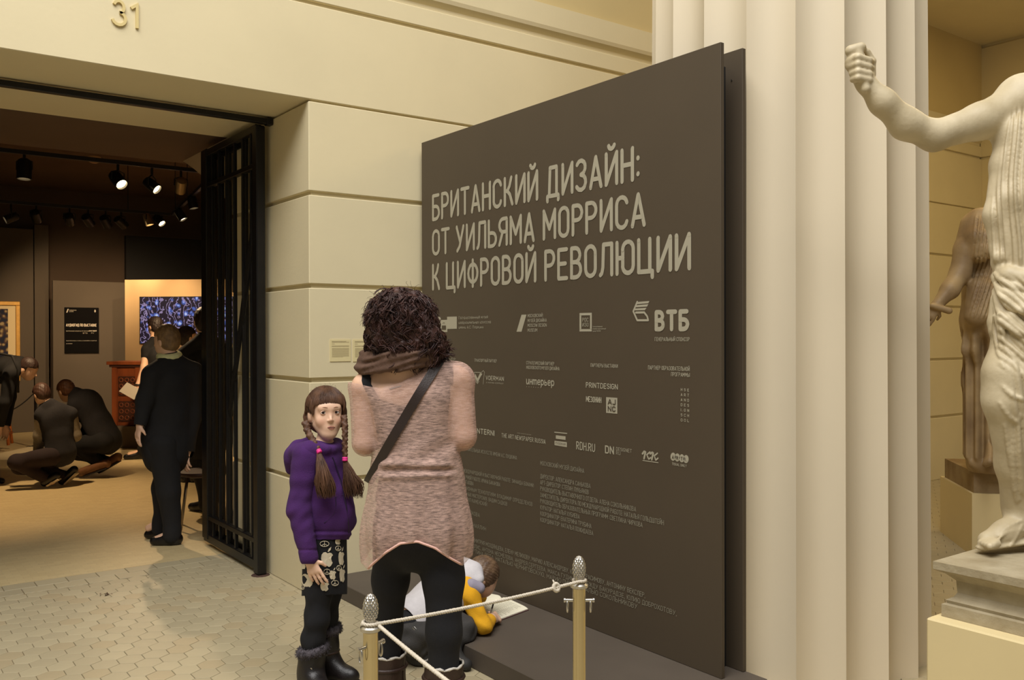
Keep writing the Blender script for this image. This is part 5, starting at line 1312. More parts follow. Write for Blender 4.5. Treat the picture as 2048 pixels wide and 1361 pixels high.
# ================================================================== boy writing on the platform
DB = 4.45; KB = DB / FPX
def bp_(x, y, dz=0.0): return at(x, y, DB + dz)
boy = person((*bp_(850, 1320, -.2)[:2], 0), 'boy in a pale grey and yellow hooded top crouching over an open notebook')
bf = unit(RT * .8 + FH * .6)
Bo = Blob()
bh = bp_(966, 1152, .13); bhf = unit(RT * .55 + FH * .55 - ZU * .62); bhx = unit(np.cross(bhf, ZU)); bhu = np.cross(bhx, bhf)
Bo.ell(bh, (.068, .086, .084), [bhx, bhf, bhu], .02, 'head'); Bo.ell(bh + bhf * .045 - bhu * .045, (.05, .045, .05), [bhx, bhf, bhu], .03, 'head')
Bo.ell(bp_(967, 1163, .055), (.016, .012, .024), [bhf, bhx, bhu], .006, 'head'); Bo.cap(bh + bhf * .085 - bhu * .02, bh + bhf * .095 - bhu * .04, .007, .009, .008, None, 'head')
Bo.cap(bp_(930, 1165, .07), bh - bhu * .03, .045, .04, .03, None, 'neck')
pel, che = bp_(828, 1238, -.14), bp_(915, 1172, .05)
Bo.cap(pel, (pel + che) / 2, .095, .098, .05, None, 'torso'); Bo.cap((pel + che) / 2, che, .098, .085, .05, None, 'torso')
bsR, beR, bwR = bp_(930, 1178, -.03), bp_(967, 1252, -.075), bp_(984, 1238, .03)
bsL, beL, bwL = bp_(940, 1165, .17), bp_(955, 1192, .26), bp_(940, 1200, .34)
Bo.chain([bsR, beR], [.042, .034], .02, None, 'armR'); Bo.chain([beR, bwR], [.033, .022], .02, None, 'armR')
Bo.chain([bsL, beL], [.042, .034], .02, None, 'armL'); Bo.chain([beL, bwL], [.033, .022], .02, None, 'armL')
hand(Bo, bwR, unit(FH * .75 + RT * .35 - ZU * .1), unit(-ZU * .6 - RT * .6), .135, .6, 1, 'hand', k=.004)
hand(Bo, bwL, unit(FH * .2 - RT * .9), -ZU, .12, .2, 1, 'hand', k=.004)
hR, knR_, anR_ = bp_(824, 1272, -.22), bp_(922, 1262, -.13), bp_(838, 1300, -.20)
hL, knL_, anL_ = bp_(840, 1266, .0), bp_(930, 1240, .06), bp_(905, 1315, -.24)
Bo.chain([hR, knR_], [.066, .060], .03, None, 'leg'); Bo.chain([knR_, anR_], [.052, .040], .03, None, 'leg')
Bo.chain([hL, knL_], [.064, .056], .03, None, 'leg'); Bo.chain([bp_(900, 1270, -.12), anL_], [.05, .038], .03, None, 'leg')
Bo.chain([hR, hL], [.064, .064], .03, None, 'leg')
carve = lambda P, d: np.maximum(d, -np.maximum(XPF - .004 - P[:, 0], P[:, 2] - ZPL - .003))
sculpt('body', Bo, .0055, M_SKIN, boy, fn=carve)
M_GREYJ = mat('pale_grey_jersey', (206, 202, 204), .95, var=.05, scale=40, bump=.25, bscale=300); M_YEL = mat('yellow_jersey', (226, 166, 22), .9, var=.08, scale=20, bump=.2, bscale=260)
TB = Bo.subset(('torso',), .016, .04); TB.ell(bp_(893, 1200, -.06), (.09, .07, .07), None, .05)
b0 = bp_(880, 1200)
ax_t = unit(che - pel)
top = sculpt('hooded_top', TB, .0055, M_GREYJ, boy, fn=lambda P, d: fold(P, d, .004, 38), keep=[lambda P: (P - pel) @ ax_t + .045, lambda P: .24 - ((P - pel) @ ax_t)])
Hd = Blob(); Hd.chain([bp_(905, 1150, .02), bp_(928, 1132, .08), bp_(950, 1140, .06), bp_(960, 1158, .01)], [.030, .034, .032, .020], .03); Hd.cap(bp_(912, 1150, .0), bp_(955, 1162, .0), .026, .018, .03); Hd.cap(bp_(915, 1140, .05), bp_(940, 1150, .03), .05, .04, .04)
sculpt('hood', Hd, .005, M_GREYJ, top, fn=lambda P, d: fold(P, d, .003, 50))
Sl = Bo.subset(('armR',), .007, .02); Sl.cap(bsR, bsR - FH * .02 + RT * .02 - ZU * .02, .052, .05, .03)
sculpt('sleeve', Sl, .005, M_YEL, top, fn=lambda P, d: d + .0028 * np.sin(P @ V3(40, -30, 80) + 2 * np.sin(P @ V3(20, 30, 10))), keep=[lambda P: .085 - np.where((P - beR) @ unit(bwR - beR) > .02, (P - beR) @ unit(bwR - beR), -1)])
Sl2 = Bo.subset(('armL',), .012, .02); sculpt('sleeve', Sl2, .006, M_YEL, top, fn=lambda P, d: fold(P, d, .003, 60))
Sp = Blob(); Sp.cap(bp_(942, 1172, -.045), bp_(958, 1177, -.035), .034, .030, .02); sculpt('shoulder_patch', Sp, .005, mat('lilac_grey_jersey', (150, 144, 158), .95, bump=.2, bscale=300), top)
LB = Bo.subset(('leg',), .012, .04)
jeans = sculpt('trousers', LB, .006, mat('charcoal_trousers', (58, 56, 54), .9, var=.12, scale=20, bump=.25, bscale=220), boy, fn=lambda P, d: carve(P, np.maximum(d + .005 * np.sin(P @ V3(30, -22, 46) + 2.2 * np.sin(P @ V3(14, 26, 12))) + .003 * np.sin(P @ V3(-52, 40, 60) + 1.5 * np.sin(P @ V3(33, 20, -25))), .012 - P[:, 2])))
b = MB(); q = [trace(LB, x, y, 3.9, 4.6) - FH * .004 for x, y in ((825, 1256), (830, 1261), (834, 1259), (829, 1254))]; b.tube(q, .0022, 5, closed=True); b.build('belt_clip', M_CHROME, jeans)
BLT = Blob(); BLT.cap(bp_(815, 1250, -.2), bp_(842, 1252, -.15), .072, .072, .03); sculpt('waistband', BLT, .006, M_BLACKCLOTH, jeans)
hb = Blob(); hb.ell(bh - bhf * .008 + bhu * .012, (.076, .092, .088), [bhx, bhf, bhu], .02); hb.ell(bh - bhf * .03 - bhu * .03, (.064, .06, .06), [bhx, bhf, bhu], .02)
def bh_fn(P, d):
    q = P - bh; x, y, z = q @ bhx, q @ bhf, q @ bhu
    d = np.maximum(d, -np.maximum(z - .035 + .25 * np.abs(x), .035 - y))
    return d + .0016 * np.sin(np.arctan2(x, z) * 34 + y * 60) + .001 * np.sin(x * 260 + y * 150)
sculpt('hair', hb, .0042, mat('light_brown_hair', (122, 96, 70), .5, rgb2=(78, 58, 44), scale=30, bump=.3, bscale=160), boy, fn=bh_fn)
for (ax, ay, adz, tx, ty) in ((838, 1304, -.20, 806, 1322), (905, 1318, -.24, 946, 1346)):
    an = bp_(ax, ay, adz); tq = onZ(tx, ty, 0.0); an = V3(an[0], an[1], max(.06, an[2])); 
    shoe('shoe', boy, an, tq, .03, .036, mat('dark_grey_shoe', (44, 42, 40), .7, var=.2, scale=30), h=.0055)
# open notebook and the pen
book = thing('notebook', onZ(985, 1217, ZPL), 'open notebook with cream pages lying on the dark platform', 'book')
def bq(x, y, z): p = onZ(x, y, ZPL); return V3(p[0], p[1], ZPL + z)
sf, sn = bq(1003, 1201, 0), bq(944, 1223, 0); rf, rn = bq(1056, 1221, 0), bq(994, 1244, 0); lf, ln_ = bq(968, 1191, 0), bq(912, 1212, 0)
M_PAGE = mat('cream_paper', (232, 226, 202), .8)
def pages(a, b_, c, d_, name):
    m_ = MB(); n = 10; vs = []
    for i in range(n + 1):
        t = i / n; zt = .004 + .016 * (1 - t) ** .5 * min(1, t * 6 + .25) + .004
        for p, q in ((a, c), (b_, d_)): vs.append(p * (1 - t) + q * t + ZU * zt)
    top = len(vs)
    for i in range(n + 1):
        t = i / n
        for p, q in ((a, c), (b_, d_)): vs.append(p * (1 - t) + q * t + ZU * .003)
    fs = []
    for i in range(n):
        k = 2 * i; fs += [(k, k + 1, k + 3, k + 2), (top + k, top + k + 2, top + k + 3, top + k + 1), (k, k + 2, top + k + 2, top + k), (k + 1, top + k + 1, top + k + 3, k + 3)]
    fs += [(0, top, top + 1, 1), (2 * n, 2 * n + 1, top + 2 * n + 1, top + 2 * n)]
    m_.add(vs, fs); return m_.build(name, M_PAGE, book)
pr_ = pages(sf, sn, rf, rn, 'right_pages'); pages(sf, sn, lf, ln_, 'left_pages')
b = MB(); b.prism([lf + (lf - sf) * .03, rf + (rf - sf) * .03, rn + (rn - sn) * .03, sn + (sn - sf) * .02, ln_ + (ln_ - sn) * .03], ZU * .003); b.build('cover', mat('dark_red_cover', (70, 34, 34), .6), book)
b = MB()
for i in range(13):
    t = .12 + .06 * i; e = RNG.uniform(.75, .95); q0, q1 = sf * (1 - t) + sn * t, rf * (1 - t) + rn * t
    for (u0, u1) in ((.10, .34), (.38, .62), (.66, e)):
        pts = []
        for u in np.linspace(u0, u1, 7):
            zt = .0088 + .016 * (1 - u) ** .5; pts.append(q0 * (1 - u) + q1 * u + ZU * zt + (sn - sf) * RNG.normal() * .003)
        b.tube(pts, .0006, 3, cap=False)
tag(b.build('handwriting', mat('pencil_ink', (138, 132, 118), .8), pr_), kind='stuff')
pen = thing('pen', bp_(984, 1225, .05), 'slim pen with a black cap end held by the boy', 'pen')
p0_, p1_ = bp_(980, 1232, .06), bp_(987, 1207, .03)
MB().tube([p0_, p0_ * .4 + p1_ * .6], .0040, 8).build('barrel', mat('silver_barrel', (150, 146, 140), .3, .6), pen, smooth=True)
MB().tube([p0_ * .4 + p1_ * .6, p1_], [.0045, .0038], 8).build('cap', mat('black_plastic', (20, 20, 24), .35), pen, smooth=True)
# ================================================================== marble statues on pedestals
def marble_mat(name, c, c2):
    m = mat(name, c, .55, rgb2=c2, scale=5, bump=.12, bscale=60)
    return m
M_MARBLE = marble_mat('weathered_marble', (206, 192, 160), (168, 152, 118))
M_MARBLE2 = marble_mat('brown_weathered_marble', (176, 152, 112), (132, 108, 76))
M_STONE = mat('grey_limestone', (176, 164, 136), .8, rgb2=(146, 132, 102), scale=9, bump=.3, bscale=45)
M_PLINTH = mat('cream_plinth_paint', (216, 198, 150), .75, var=.03, scale=2)
# --- front pedestal: axis aligned, its long face towards the panel
DP = 3.2
PC = at(1852, 1236, DP); zt = PC[2]
ped = thing('pedestal', (PC[0] + .45, PC[1] - .45, 0), 'cream painted plinth carrying the large marble statue', 'pedestal')
PX, PY = PC[0], PC[1]
b = MB(); b.box(PX, PX + .95, PY - 1.0, PY, 0, zt, .006); b.build('plinth', M_PLINTH, ped)
sb = at(1866, 1123, DP + .02); SX, SY, SZ = sb[0], sb[1], sb[2]
statue = thing('statue', (SX + .35, SY - .42, zt), 'large draped marble statue raising a bare arm, nearest the column', 'statue')
hS = SZ - zt
prof = [(o, zt + .001 + (hS - .001) * t) for o, t in ((.020, 0), (.020, .22), (.034, .24), (.030, .30), (.05, .36), (.058, .44), (.055, .66), (.03, .78), (.004, .84), (.0, .86), (.0, 1.0))]
b = MB(); n = len(prof); vs = []
L, Wd = .86, .82
for o, z in prof: vs += [(SX + o, SY - o, z), (SX + Wd - o, SY - o, z), (SX + Wd - o, SY - L + o, z), (SX + o, SY - L + o, z)]
fs = [(3, 2, 1, 0), tuple(range(4 * n - 4, 4 * n))]
for i in range(n - 1): fs += [(4 * i + k, 4 * i + (k + 1) % 4, 4 * i + 4 + (k + 1) % 4, 4 * i + 4 + k) for k in range(4)]
b.add(vs, fs); b.build('moulded_base', M_STONE, statue)
DS = 3.42; KS = DS / FPX
def sp(x, y, dz=0.0): return at(x, y, DS + dz)
S = Blob()
# arm, elbow, shoulder
S.chain([sp(2045, 205, .05), sp(1960, 243, .0), sp(1868, 272, -.02)], [.082, .066, .054], .03, None, 'arm')
S.chain([sp(1868, 272, -.02), sp(1812, 248, -.03), sp(1765, 204, -.05), sp(1732, 168, -.06)], [.054, .056, .046, .034], .03, None, 'arm')
S.chain([sp(1732, 168, -.06), sp(1722, 148, -.06)], [.034, .040], .02, (FH, .7), 'arm')
# clenched fingers and thumb round a broken handle
for i, (yy, ln) in enumerate(((118, 40), (131, 42), (145, 38), (157, 30))):
    S.chain([sp(1702 + i * 1.5, yy + 2, -.065), sp(1716, yy - 4 + i, -.100), sp(1738, yy + 3, -.092), sp(1744 - i, yy + 6, -.06)], [.0135, .014, .013, .0115], .004, None, 'fing')
S.chain([sp(1742, 150, -.05), sp(1744, 122, -.05), sp(1734, 103, -.06)], [.017, .0145, .012], .006, None, 'fing')
S.cap(sp(1706, 128, -.05), sp(1728, 150, -.045), .03, .03, .02, None, 'fing')
S.chain([sp(1731, 178, -.088), sp(1716, 108, -.07)], [.017, .020], .004, None, 'fing')
S.chain([sp(1702, 102, -.065), sp(1722, 95, -.07)], [.022, .019], .008, None, 'fing')
# head, neck, torso, other arm
S.cap(sp(2100, 190, .08), sp(2130, 95, .08), .058, .055, .03); S.ell(sp(2142, 40, .07), (.085, .105, .125), [FH, RT, ZU], .03); S.cap(sp(2100, 42, .06), sp(2096, 52, .06), .012, .016, .01)
S.ell(sp(2152, 18, .08), (.1, .1, .085), [FH, RT, ZU], .03)
S.cap(sp(2080, 240, .06), sp(2085, 470, .06), .165, .150, .05, (RT, .85)); S.cap(sp(2040, 190, .04), sp(2140, 200, .1), .075, .075, .05)
S.ell(sp(2030, 272, -.01), (.072, .07, .062), None, .04); S.ell(sp(2095, 280, -.06), (.072, .07, .062), None, .04)
S.chain([sp(2150, 210, .1), sp(2185, 420, .06), sp(2130, 560, -.05)], [.07, .055, .04], .03)
hand(S, sp(2130, 560, -.05), -ZU * .5 - RT * .5, -RT, .18, .5, 1, 'h')
# hanging chiton at the left side
S.chain([sp(2022, 210, .0), sp(2008, 330, -.02), sp(1998, 430, -.03), sp(2004, 520, -.03)], [.040, .046, .050, .038], .03)
S.chain([sp(2048, 260, -.06), sp(2040, 400, -.09), sp(2046, 530, -.09)], [.05, .06, .06], .03)
S.cap(sp(1996, 500, -.04), sp(2002, 515, -.06), .022, .028, .02)
# rolled mantle round the hips
for (y0, y1, y2, r, z) in ((530, 552, 560, .034, -.03), (555, 592, 612, .036, -.06), (585, 640, 680, .032, -.08)):
    S.chain([sp(1998, y0, -.02), sp(2020, y1, -.10 + z * .3), sp(2060, y2, -.14 + z * .3), sp(2110, y2 - 6, -.12)], [r * .8, r, r * 1.1, r], .012)
S.cap(sp(2080, 540, .06), sp(2080, 760, .06), .165, .165, .05, (RT, .85))
S.chain([sp(1993, 600, -.03), sp(1990, 645, -.04), sp(1986, 660, -.05)], [.022, .024, .012], .012)
S.chain([sp(2000, 600, -.05), sp(2020, 680, -.08), sp(2048, 740, -.10)], [.02, .03, .03], .012)
# bent leg under smooth cloth, standing leg
S.chain([sp(2050, 640, -.03), sp(2020, 750, -.10), sp(2012, 800, -.10)], [.10, .085, .075], .05)
S.chain([sp(2012, 800, -.10), sp(2030, 930, -.06), sp(2042, 1030, -.02)], [.075, .062, .05], .04)
S.cap(sp(2090, 760, .1), sp(2085, 1060, .1), .15, .12, .05); S.chain([sp(2035, 850, -.02), sp(2060, 1010, .02)], [.07, .10], .05)
# sandalled foot
S.chain([sp(2050, 1040, -.02), sp(2010, 1066, -.06), sp(1975, 1082, -.08)], [.048, .042, .034], .03)
for i in range(4): S.cap(sp(1978 + 5 * i, 1080 + 2.5 * i, -.09 - .015 * i), sp(1962 + 6 * i, 1086 + 2.5 * i, -.10 - .02 * i), .016, .013, .006)
S.cap(sp(2075, 1078, -.05), sp(1968, 1096, -.10), .034, .030, .012, (ZU, .35))
S.cap(sp(2110, 1060, .1), sp(2090, 1085, .0), .05, .035, .03)
def ridges(B, paths, r, tr, k=.002, lift=.0):
    """drapery folds: raised cords laid on the existing surface"""
    base = Blob(); base.items = list(B.items)
    for p in paths:
        q = []
        for i in range(len(p) - 1):
            for t in (0, .34, .67): q.append((p[i][0] * (1 - t) + p[i + 1][0] * t, p[i][1] * (1 - t) + p[i + 1][1] * t))
        q.append(p[-1])
        pts = np.array([trace(base, x, y, *tr) - ray(x, y) * r * lift for x, y in q])
        for _ in range(2): pts[1:-1] = (pts[:-2] + 2 * pts[1:-1] + pts[2:]) / 4
        B.chain(pts, [r * (.35 + .65 * math.sin(math.pi * (i + .8) / (len(pts) + .6)) ** .6) for i in range(len(pts))], k)
ridges(S, [[(1992, 548), (2014, 570), (2036, 578), (2060, 580)], [(1992, 568), (2010, 600), (2032, 618), (2060, 622)], [(1991, 590), (2004, 634), (2026, 662), (2056, 672)], [(1992, 615), (2004, 665), (2024, 702), (2052, 722)]], .018, (2.9, 3.7), .003)
ridges(S, [[(2000, 640), (2012, 700), (2034, 740), (2056, 764)], [(1988, 632), (1990, 668), (1998, 706), (2008, 736)], [(1996, 630), (2000, 680), (2012, 722)], [(2004, 770), (2022, 792), (2046, 800)], [(2000, 806), (2020, 838), (2046, 850)],
           [(2040, 830), (2035, 900), (2041, 985)], [(2049, 830), (2045, 900), (2049, 990)], [(2010, 850), (2022, 930), (2034, 1004)], [(2028, 860), (2030, 930), (2038, 1000)]], .0095, (2.9, 3.7), .004)
ridges(S, [[(2044, 1042), (2018, 1052), (1996, 1072)], [(2048, 1062), (2012, 1062), (1990, 1088)], [(2044, 1052), (2030, 1078), (2020, 1094)]], .006, (2.9, 3.7), .004)
def pleat(u): return 2 * np.abs(np.sin(np.pi * u)) - 1
def st_disp(P):
    x = 1024 + FPX * ((P - CAM) @ RT) / ((P - CAM) @ FW); z = 680.5 - FPX * ((P - CAM) @ UP) / ((P - CAM) @ FW)
    sm = lambda v: np.clip(v, 0, 1) ** 2 * (3 - 2 * np.clip(v, 0, 1))
    edge = np.interp(z, [180, 300, 430, 520], [2030, 2000, 1976, 1982])          # where the cloth begins below the bare arm
    top = sm((x - edge) / 12) * sm((z - 205) / 40) * sm((540 - z) / 25)
    u1 = (x - 2030 + 5 * np.sin(z * .021)) / (10.5 + (z - 200) * .008)
    f = .0062 * pleat(u1) * top + .004 * pleat(u1 * .47 + .3) * top
    mant = sm((z - 545) / 25) * sm((760 - z) / 60)
    f = f + .0034 * sm((x - 1988) / 14) * pleat((z - .55 * (x - 1990) - .004 * (x - 1990) ** 2) / 17) * mant
    leg = sm((z - 700) / 60) * sm((1015 - z) / 40)
    f = f + .0045 * pleat((x - .12 * z) / 17 + .2 * np.sin(z * .02)) * leg * sm((x - 2012) / 25)
    return f
sculpt('figure', S, .0045, M_MARBLE, statue, it=2, disp=st_disp)
# --- rear statue, turned a little, standing farther back in the gallery
DR = 6.3; KR = DR / FPX
def rp(x, y, dz=0.0): return at(x, y, DR + dz)
ra = _yaw + math.radians(10.9); rdep = V3(math.sin(ra), math.cos(ra), 0); rlat = V3(math.cos(ra), -math.sin(ra), 0)
c0 = rp(1944, 988); zq = c0[2]; o0 = V3(c0[0], c0[1], 0)
ped2 = thing('pedestal', o0 + rlat * .4 + rdep * .35, 'cream plinth under the far statue in the shaded gallery', 'pedestal')
b = MB(); b.prism([o0, o0 + rlat * .85, o0 + rlat * .85 + rdep * .8, o0 + rdep * .8], (0, 0, zq)); b.build('plinth', M_PLINTH, ped2)
st2 = thing('statue', o0 + rlat * .4 + rdep * .35 + ZU * zq, 'far brownish marble statue with a lowered arm behind the large statue', 'statue')
b = MB(); q0 = o0 + rlat * .02 + rdep * .03 + ZU * (zq + .001); b.prism([q0, q0 + rlat * .8, q0 + rlat * .8 + rdep * .72, q0 + rdep * .72], (0, 0, .145)); b.build('base_slab', mat('brown_stone', (158, 138, 104), .85, rgb2=(128, 104, 70), scale=8, bump=.3, bscale=40), st2)
R_ = Blob()
R_.chain([rp(1946, 452, -.02), rp(1932, 500, -.04), rp(1920, 548, -.05)], [.085, .078, .068], .03)
R_.chain([rp(1920, 548, -.05), rp(1900, 580, -.09), rp(1876, 608, -.12)], [.066, .060, .038], .03)
hand(R_, rp(1876, 608, -.12), -RT * .55 - ZU * .75, -ZU * .3 + FH, .2, .5, 1, 'h')
R_.cap(rp(1864, 612, -.14), rp(1898, 622, -.16), .02, .024, .008)
R_.cap(rp(1985, 470, .08), rp(1985, 560, .05), .20, .17, .06, (FH, .75)); R_.cap(rp(1955, 445, .0), rp(2020, 440, .05), .08, .08, .05)
R_.cap(rp(2005, 430, .08), rp(2010, 385, .06), .065, .06, .03); R_.ell(rp(2012, 352, .05), (.10, .115, .135), [RT, FH, ZU], .03)
R_.chain([rp(2048, 460, .1), rp(2062, 600, .08), rp(2050, 700, .02)], [.085, .07, .05], .03)
R_.chain([rp(1957, 432, -.05), rp(1955, 475, -.11), rp(1960, 510, -.13)], [.055, .07, .055], .03); R_.chain([rp(1968, 430, -.07), rp(1970, 500, -.15)], [.05, .06], .02)
R_.chain([rp(1985, 560, .05), rp(1978, 640, .0)], [.17, .19], .05); R_.chain([rp(1962, 580, -.1), rp(1952, 632, -.13)], [.09, .075], .03)
R_.chain([rp(1985, 600, .05), rp(1980, 760, .05), rp(1982, 925, .05)], [.17, .155, .16], .05)
R_.chain([rp(1942, 590, .05), rp(1936, 645, .03), rp(1940, 660, .02)], [.04, .04, .02], .02); R_.chain([rp(1948, 640, -.05), rp(1946, 700, -.04), rp(1950, 715, -.04)], [.05, .055, .04], .02)
R_.chain([rp(1950, 700, .0), rp(1950, 926, .0)], [.055, .05], .03)
R_.chain([rp(1985, 905, -.12), rp(1972, 925, -.2)], [.05, .035], .03); R_.chain([rp(2020, 905, -.1), rp(2015, 925, -.2)], [.05, .035], .03)
R_.cap(rp(1978, 490, .03), rp(1978, 580, .03), .16, .17, .03)
r0_ = rp(1975, 700)
def r_fn(P, d):
    x, z, y = ((P - r0_) @ RT) / KR + 1975, 700 - (P[:, 2] - r0_[2]) / KR, (P - r0_) @ FH
    a = np.arctan2(y - .08, (x - 1982) * KR)
    col = np.clip((z - 650) / 30, 0, 1) * np.clip((925 - z) / 10, 0, 1)
    return d + col * .020 * np.sin(a * 17)
def r_disp(P):
    X2 = 1024 + FPX * ((P - CAM) @ RT) / ((P - CAM) @ FW); Z2 = 680.5 - FPX * ((P - CAM) @ UP) / ((P - CAM) @ FW)
    sm = lambda v: np.clip(v, 0, 1) ** 2 * (3 - 2 * np.clip(v, 0, 1))
    upd = sm((X2 - np.interp(Z2, [425, 470, 510, 560, 640], [1946, 1944, 1946, 1946, 1936])) / 6) * sm((Z2 - 426) / 15) * sm((640 - Z2) / 10)
    return upd * .009 * pleat(np.where(Z2 < 515, X2 + .12 * Z2, X2 + .32 * (Z2 - 515)) / 8.0)
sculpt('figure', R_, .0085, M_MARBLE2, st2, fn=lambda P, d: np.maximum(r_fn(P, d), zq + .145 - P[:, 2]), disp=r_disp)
# ================================================================== people and furniture in the exhibition room
M_DARKSUIT = mat('black_suit_cloth', (20, 19, 20), .9, var=.1, scale=30)
M_NAVY = mat('dark_sweater', (36, 34, 36), .95, var=.12, scale=30, bump=.2, bscale=150)
M_BLKSHOE = mat('black_shoe_leather', (16, 14, 14), .35)
def figure(label, d, J, top, low, hairm, face, hface, s=1.0, bulk=1.0, shoes=M_BLKSHOE, skin=M_SKIN, bare=False, jacket=None, hands=True, hairlong=0.0, shirt=None, h=.009):
    """J: joints as (px, py, depth offset). keys: head neck chest pelvis shL shR elL elR wrL wrR hipL hipR knL knR anL anR toL toR"""
    P = {k: at(v[0], v[1], d + (v[2] if len(v) > 2 else 0)) for k, v in J.items() if k != 'ground'}
    face, hface = unit(face), unit(hface)
    t = person((P['anL'][0] * .5 + P['anR'][0] * .5, P['anL'][1] * .5 + P['anR'][1] * .5, 0), label)
    B = Blob(); u = bulk * s
    hx_ = unit(np.cross(hface, ZU)); hu_ = np.cross(hx_, hface)
    B.ell(P['head'] + hu_ * .012 * s - hface * .008, np.array((.074, .094, .098)) * s, [hx_, hface, hu_], .02, 'head')
    B.ell(P['head'] + hface * .03 * s - hu_ * .055 * s, np.array((.056, .058, .068)) * s, [hx_, hface, hu_], .03, 'head')
    B.cap(P['head'] + hface * .082 * s - hu_ * .005 * s, P['head'] + hface * .104 * s - hu_ * .032 * s, .008 * s, .011 * s, .01, None, 'head')
    B.cap(P['head'] + hface * .082 * s - hu_ * .068 * s - hx_ * .015, P['head'] + hface * .082 * s - hu_ * .068 * s + hx_ * .015, .007, .007, .006, None, 'head')
    for q in (-1, 1):
        B.ell(P['head'] + hx_ * q * .076 * s - hface * .012 - hu_ * .02, np.array((.010, .020, .032)) * s, [hx_, hface, hu_], .008, 'head')
        B.cut(P['head'] + hx_ * q * .031 * s + hface * .096 * s - hu_ * .0, np.array((.016, .012, .009)) * s, [hx_, hface, hu_], .01, 'head')
    B.cap(P['neck'], P['head'] - hu_ * .06 * s - hface * .02, .055 * s, .050 * s, .03, None, 'neck')
    wst = P['chest'] * .45 + P['pelvis'] * .55
    B.cap(P['chest'], wst, .140 * u, .125 * u, .06, (face, .72), 'torso'); B.cap(wst, P['pelvis'], .125 * u, .140 * u, .06, (face, .80), 'torso')
    B.cap(P['shL'], P['neck'], .055 * s, .055 * s, .05, None, 'torso'); B.cap(P['shR'], P['neck'], .055 * s, .055 * s, .05, None, 'torso')
    for q in 'LR':
        B.chain([P['sh' + q], P['el' + q]], [.052 * u, .042 * u], .03, None, 'arm'); B.chain([P['el' + q], P['wr' + q]], [.041 * u, .028 * s], .02, None, 'arm')
        fd = unit(P['wr' + q] - P['el' + q]); hand(B, P['wr' + q], fd, J.get('palm' + q, np.cross(fd, face)), .18 * s, .3, 1 if q == 'L' else -1, 'hand')
        B.chain([P['hip' + q], P['kn' + q], P['an' + q]], [.088 * u, .060 * u, .040 * s], .04, None, 'leg')
        fo = unit((P['to' + q] - P['an' + q]) * V3(1, 1, .3)); B.cap(P['an' + q], P['an' + q] * .35 + P['to' + q] * .65, .036 * s, .03 * s, .03, None, 'foot')
    sculpt('body', B, min(h, .008), skin, t)
    dn = unit(P['wrL'] - P['elL'])
    keep = []
    if not bare:
        for q in 'LR':
            w_, f_ = P['wr' + q], unit(P['wr' + q] - P['el' + q])
            keep.append(lambda X, w_=w_, f_=f_: np.where(np.linalg.norm(X - w_, axis=1) < .08, -((X - w_) @ f_) + .012, .1))
    else:
        for q in 'LR':
            w_, f_ = P['sh' + q], unit(P['el' + q] - P['sh' + q])
            keep.append(lambda X, w_=w_, f_=f_: np.where(np.linalg.norm(X - w_ - f_ * .12, axis=1) < .14, .11 - ((X - w_) @ f_), .1))
    T = B.subset(('torso', 'arm'), {'torso': .022 * (1.2 if jacket else 1), 'arm': .016}, .03)
    if bare:
        T = B.subset(('torso',), .016, .03)
        for q in 'LR': T.cap(P['sh' + q], P['sh' + q] * .65 + P['el' + q] * .35, .062 * s, .058 * s, .03)
        keep = []
    if jacket: T.cap(P['pelvis'], P['pelvis'] + (P['pelvis'] - wst) * jacket, .165 * u, .17 * u, .05, (face, .8))
    tp = sculpt('jacket' if jacket else 'top', T, h, top, t, fn=lambda X, dd: fold(X, dd, .006, 26), keep=keep)
    Lg = B.subset(('leg',), .018, .03); Lg.cap(P['hipL'], P['hipR'], .10 * u, .10 * u, .03)
    if J.get('ground', 1):
        for q in 'LR': Lg.cap(P['an' + q] + ZU * .02, V3(P['an' + q][0], P['an' + q][1], max(.065, P['an' + q][2] - .05)), .060 * s, .064 * s, .03)
    sculpt('trousers', Lg, h, low, t, fn=lambda X, dd: fold(X, dd, .006, 24))
    if shirt is not None:
        C_ = Blob(); nk = P['neck'] + ZU * .045 - RT * .01
        for k in range(14):
            a = 2 * math.pi * k / 14; a2 = 2 * math.pi * (k + 1) / 14
            C_.cap(nk + .066 * s * (math.cos(a) * RT + math.sin(a) * FH) + ZU * .015 * math.sin(a), nk + .066 * s * (math.cos(a2) * RT + math.sin(a2) * FH) + ZU * .015 * math.sin(a2), .026, .026, .012)
        sculpt('collar', C_, .007, shirt, t)
    for q in 'LR':
        to = P['to' + q].copy(); to[2] = 0.0 if J.get('ground', 1) else to[2]
        an = P['an' + q].copy()
        if J.get('ground', 1): an[2] = max(.07, an[2]); shoe('shoe', t, an, to, .035, .042 * s, shoes, h=.008)
    Hb = Blob(); Hb.ell(P['head'] + hu_ * .022 * s - hface * .018 * s, np.array((.086, .102, .100)) * s, [hx_, hface, hu_], .02)
    Hb.ell(P['head'] - hface * .045 * s - hu_ * (.03 + hairlong) * s, np.array((.074, .062, .07 + hairlong)) * s, [hx_, hface, hu_], .03)
    hd = P['head']
    def hf_(X, dd):
        q = X - hd; x, y, z = q @ hx_, q @ hface, q @ hu_
        dd = np.maximum(dd, -np.maximum(z - .045 * s + .2 * np.abs(x), .012 * s - y))
        return dd + .002 * np.sin(np.arctan2(x, y) * 26 + z * 60) + .0015 * np.sin(x * 190 + z * 120)
    sculpt('hair', Hb, .0075, hairm, t, fn=hf_)
    return t, P, B, T
M_HG = mat('greying_blond_hair', (146, 116, 78), .6, rgb2=(104, 80, 54), scale=30, bump=.3, bscale=90)
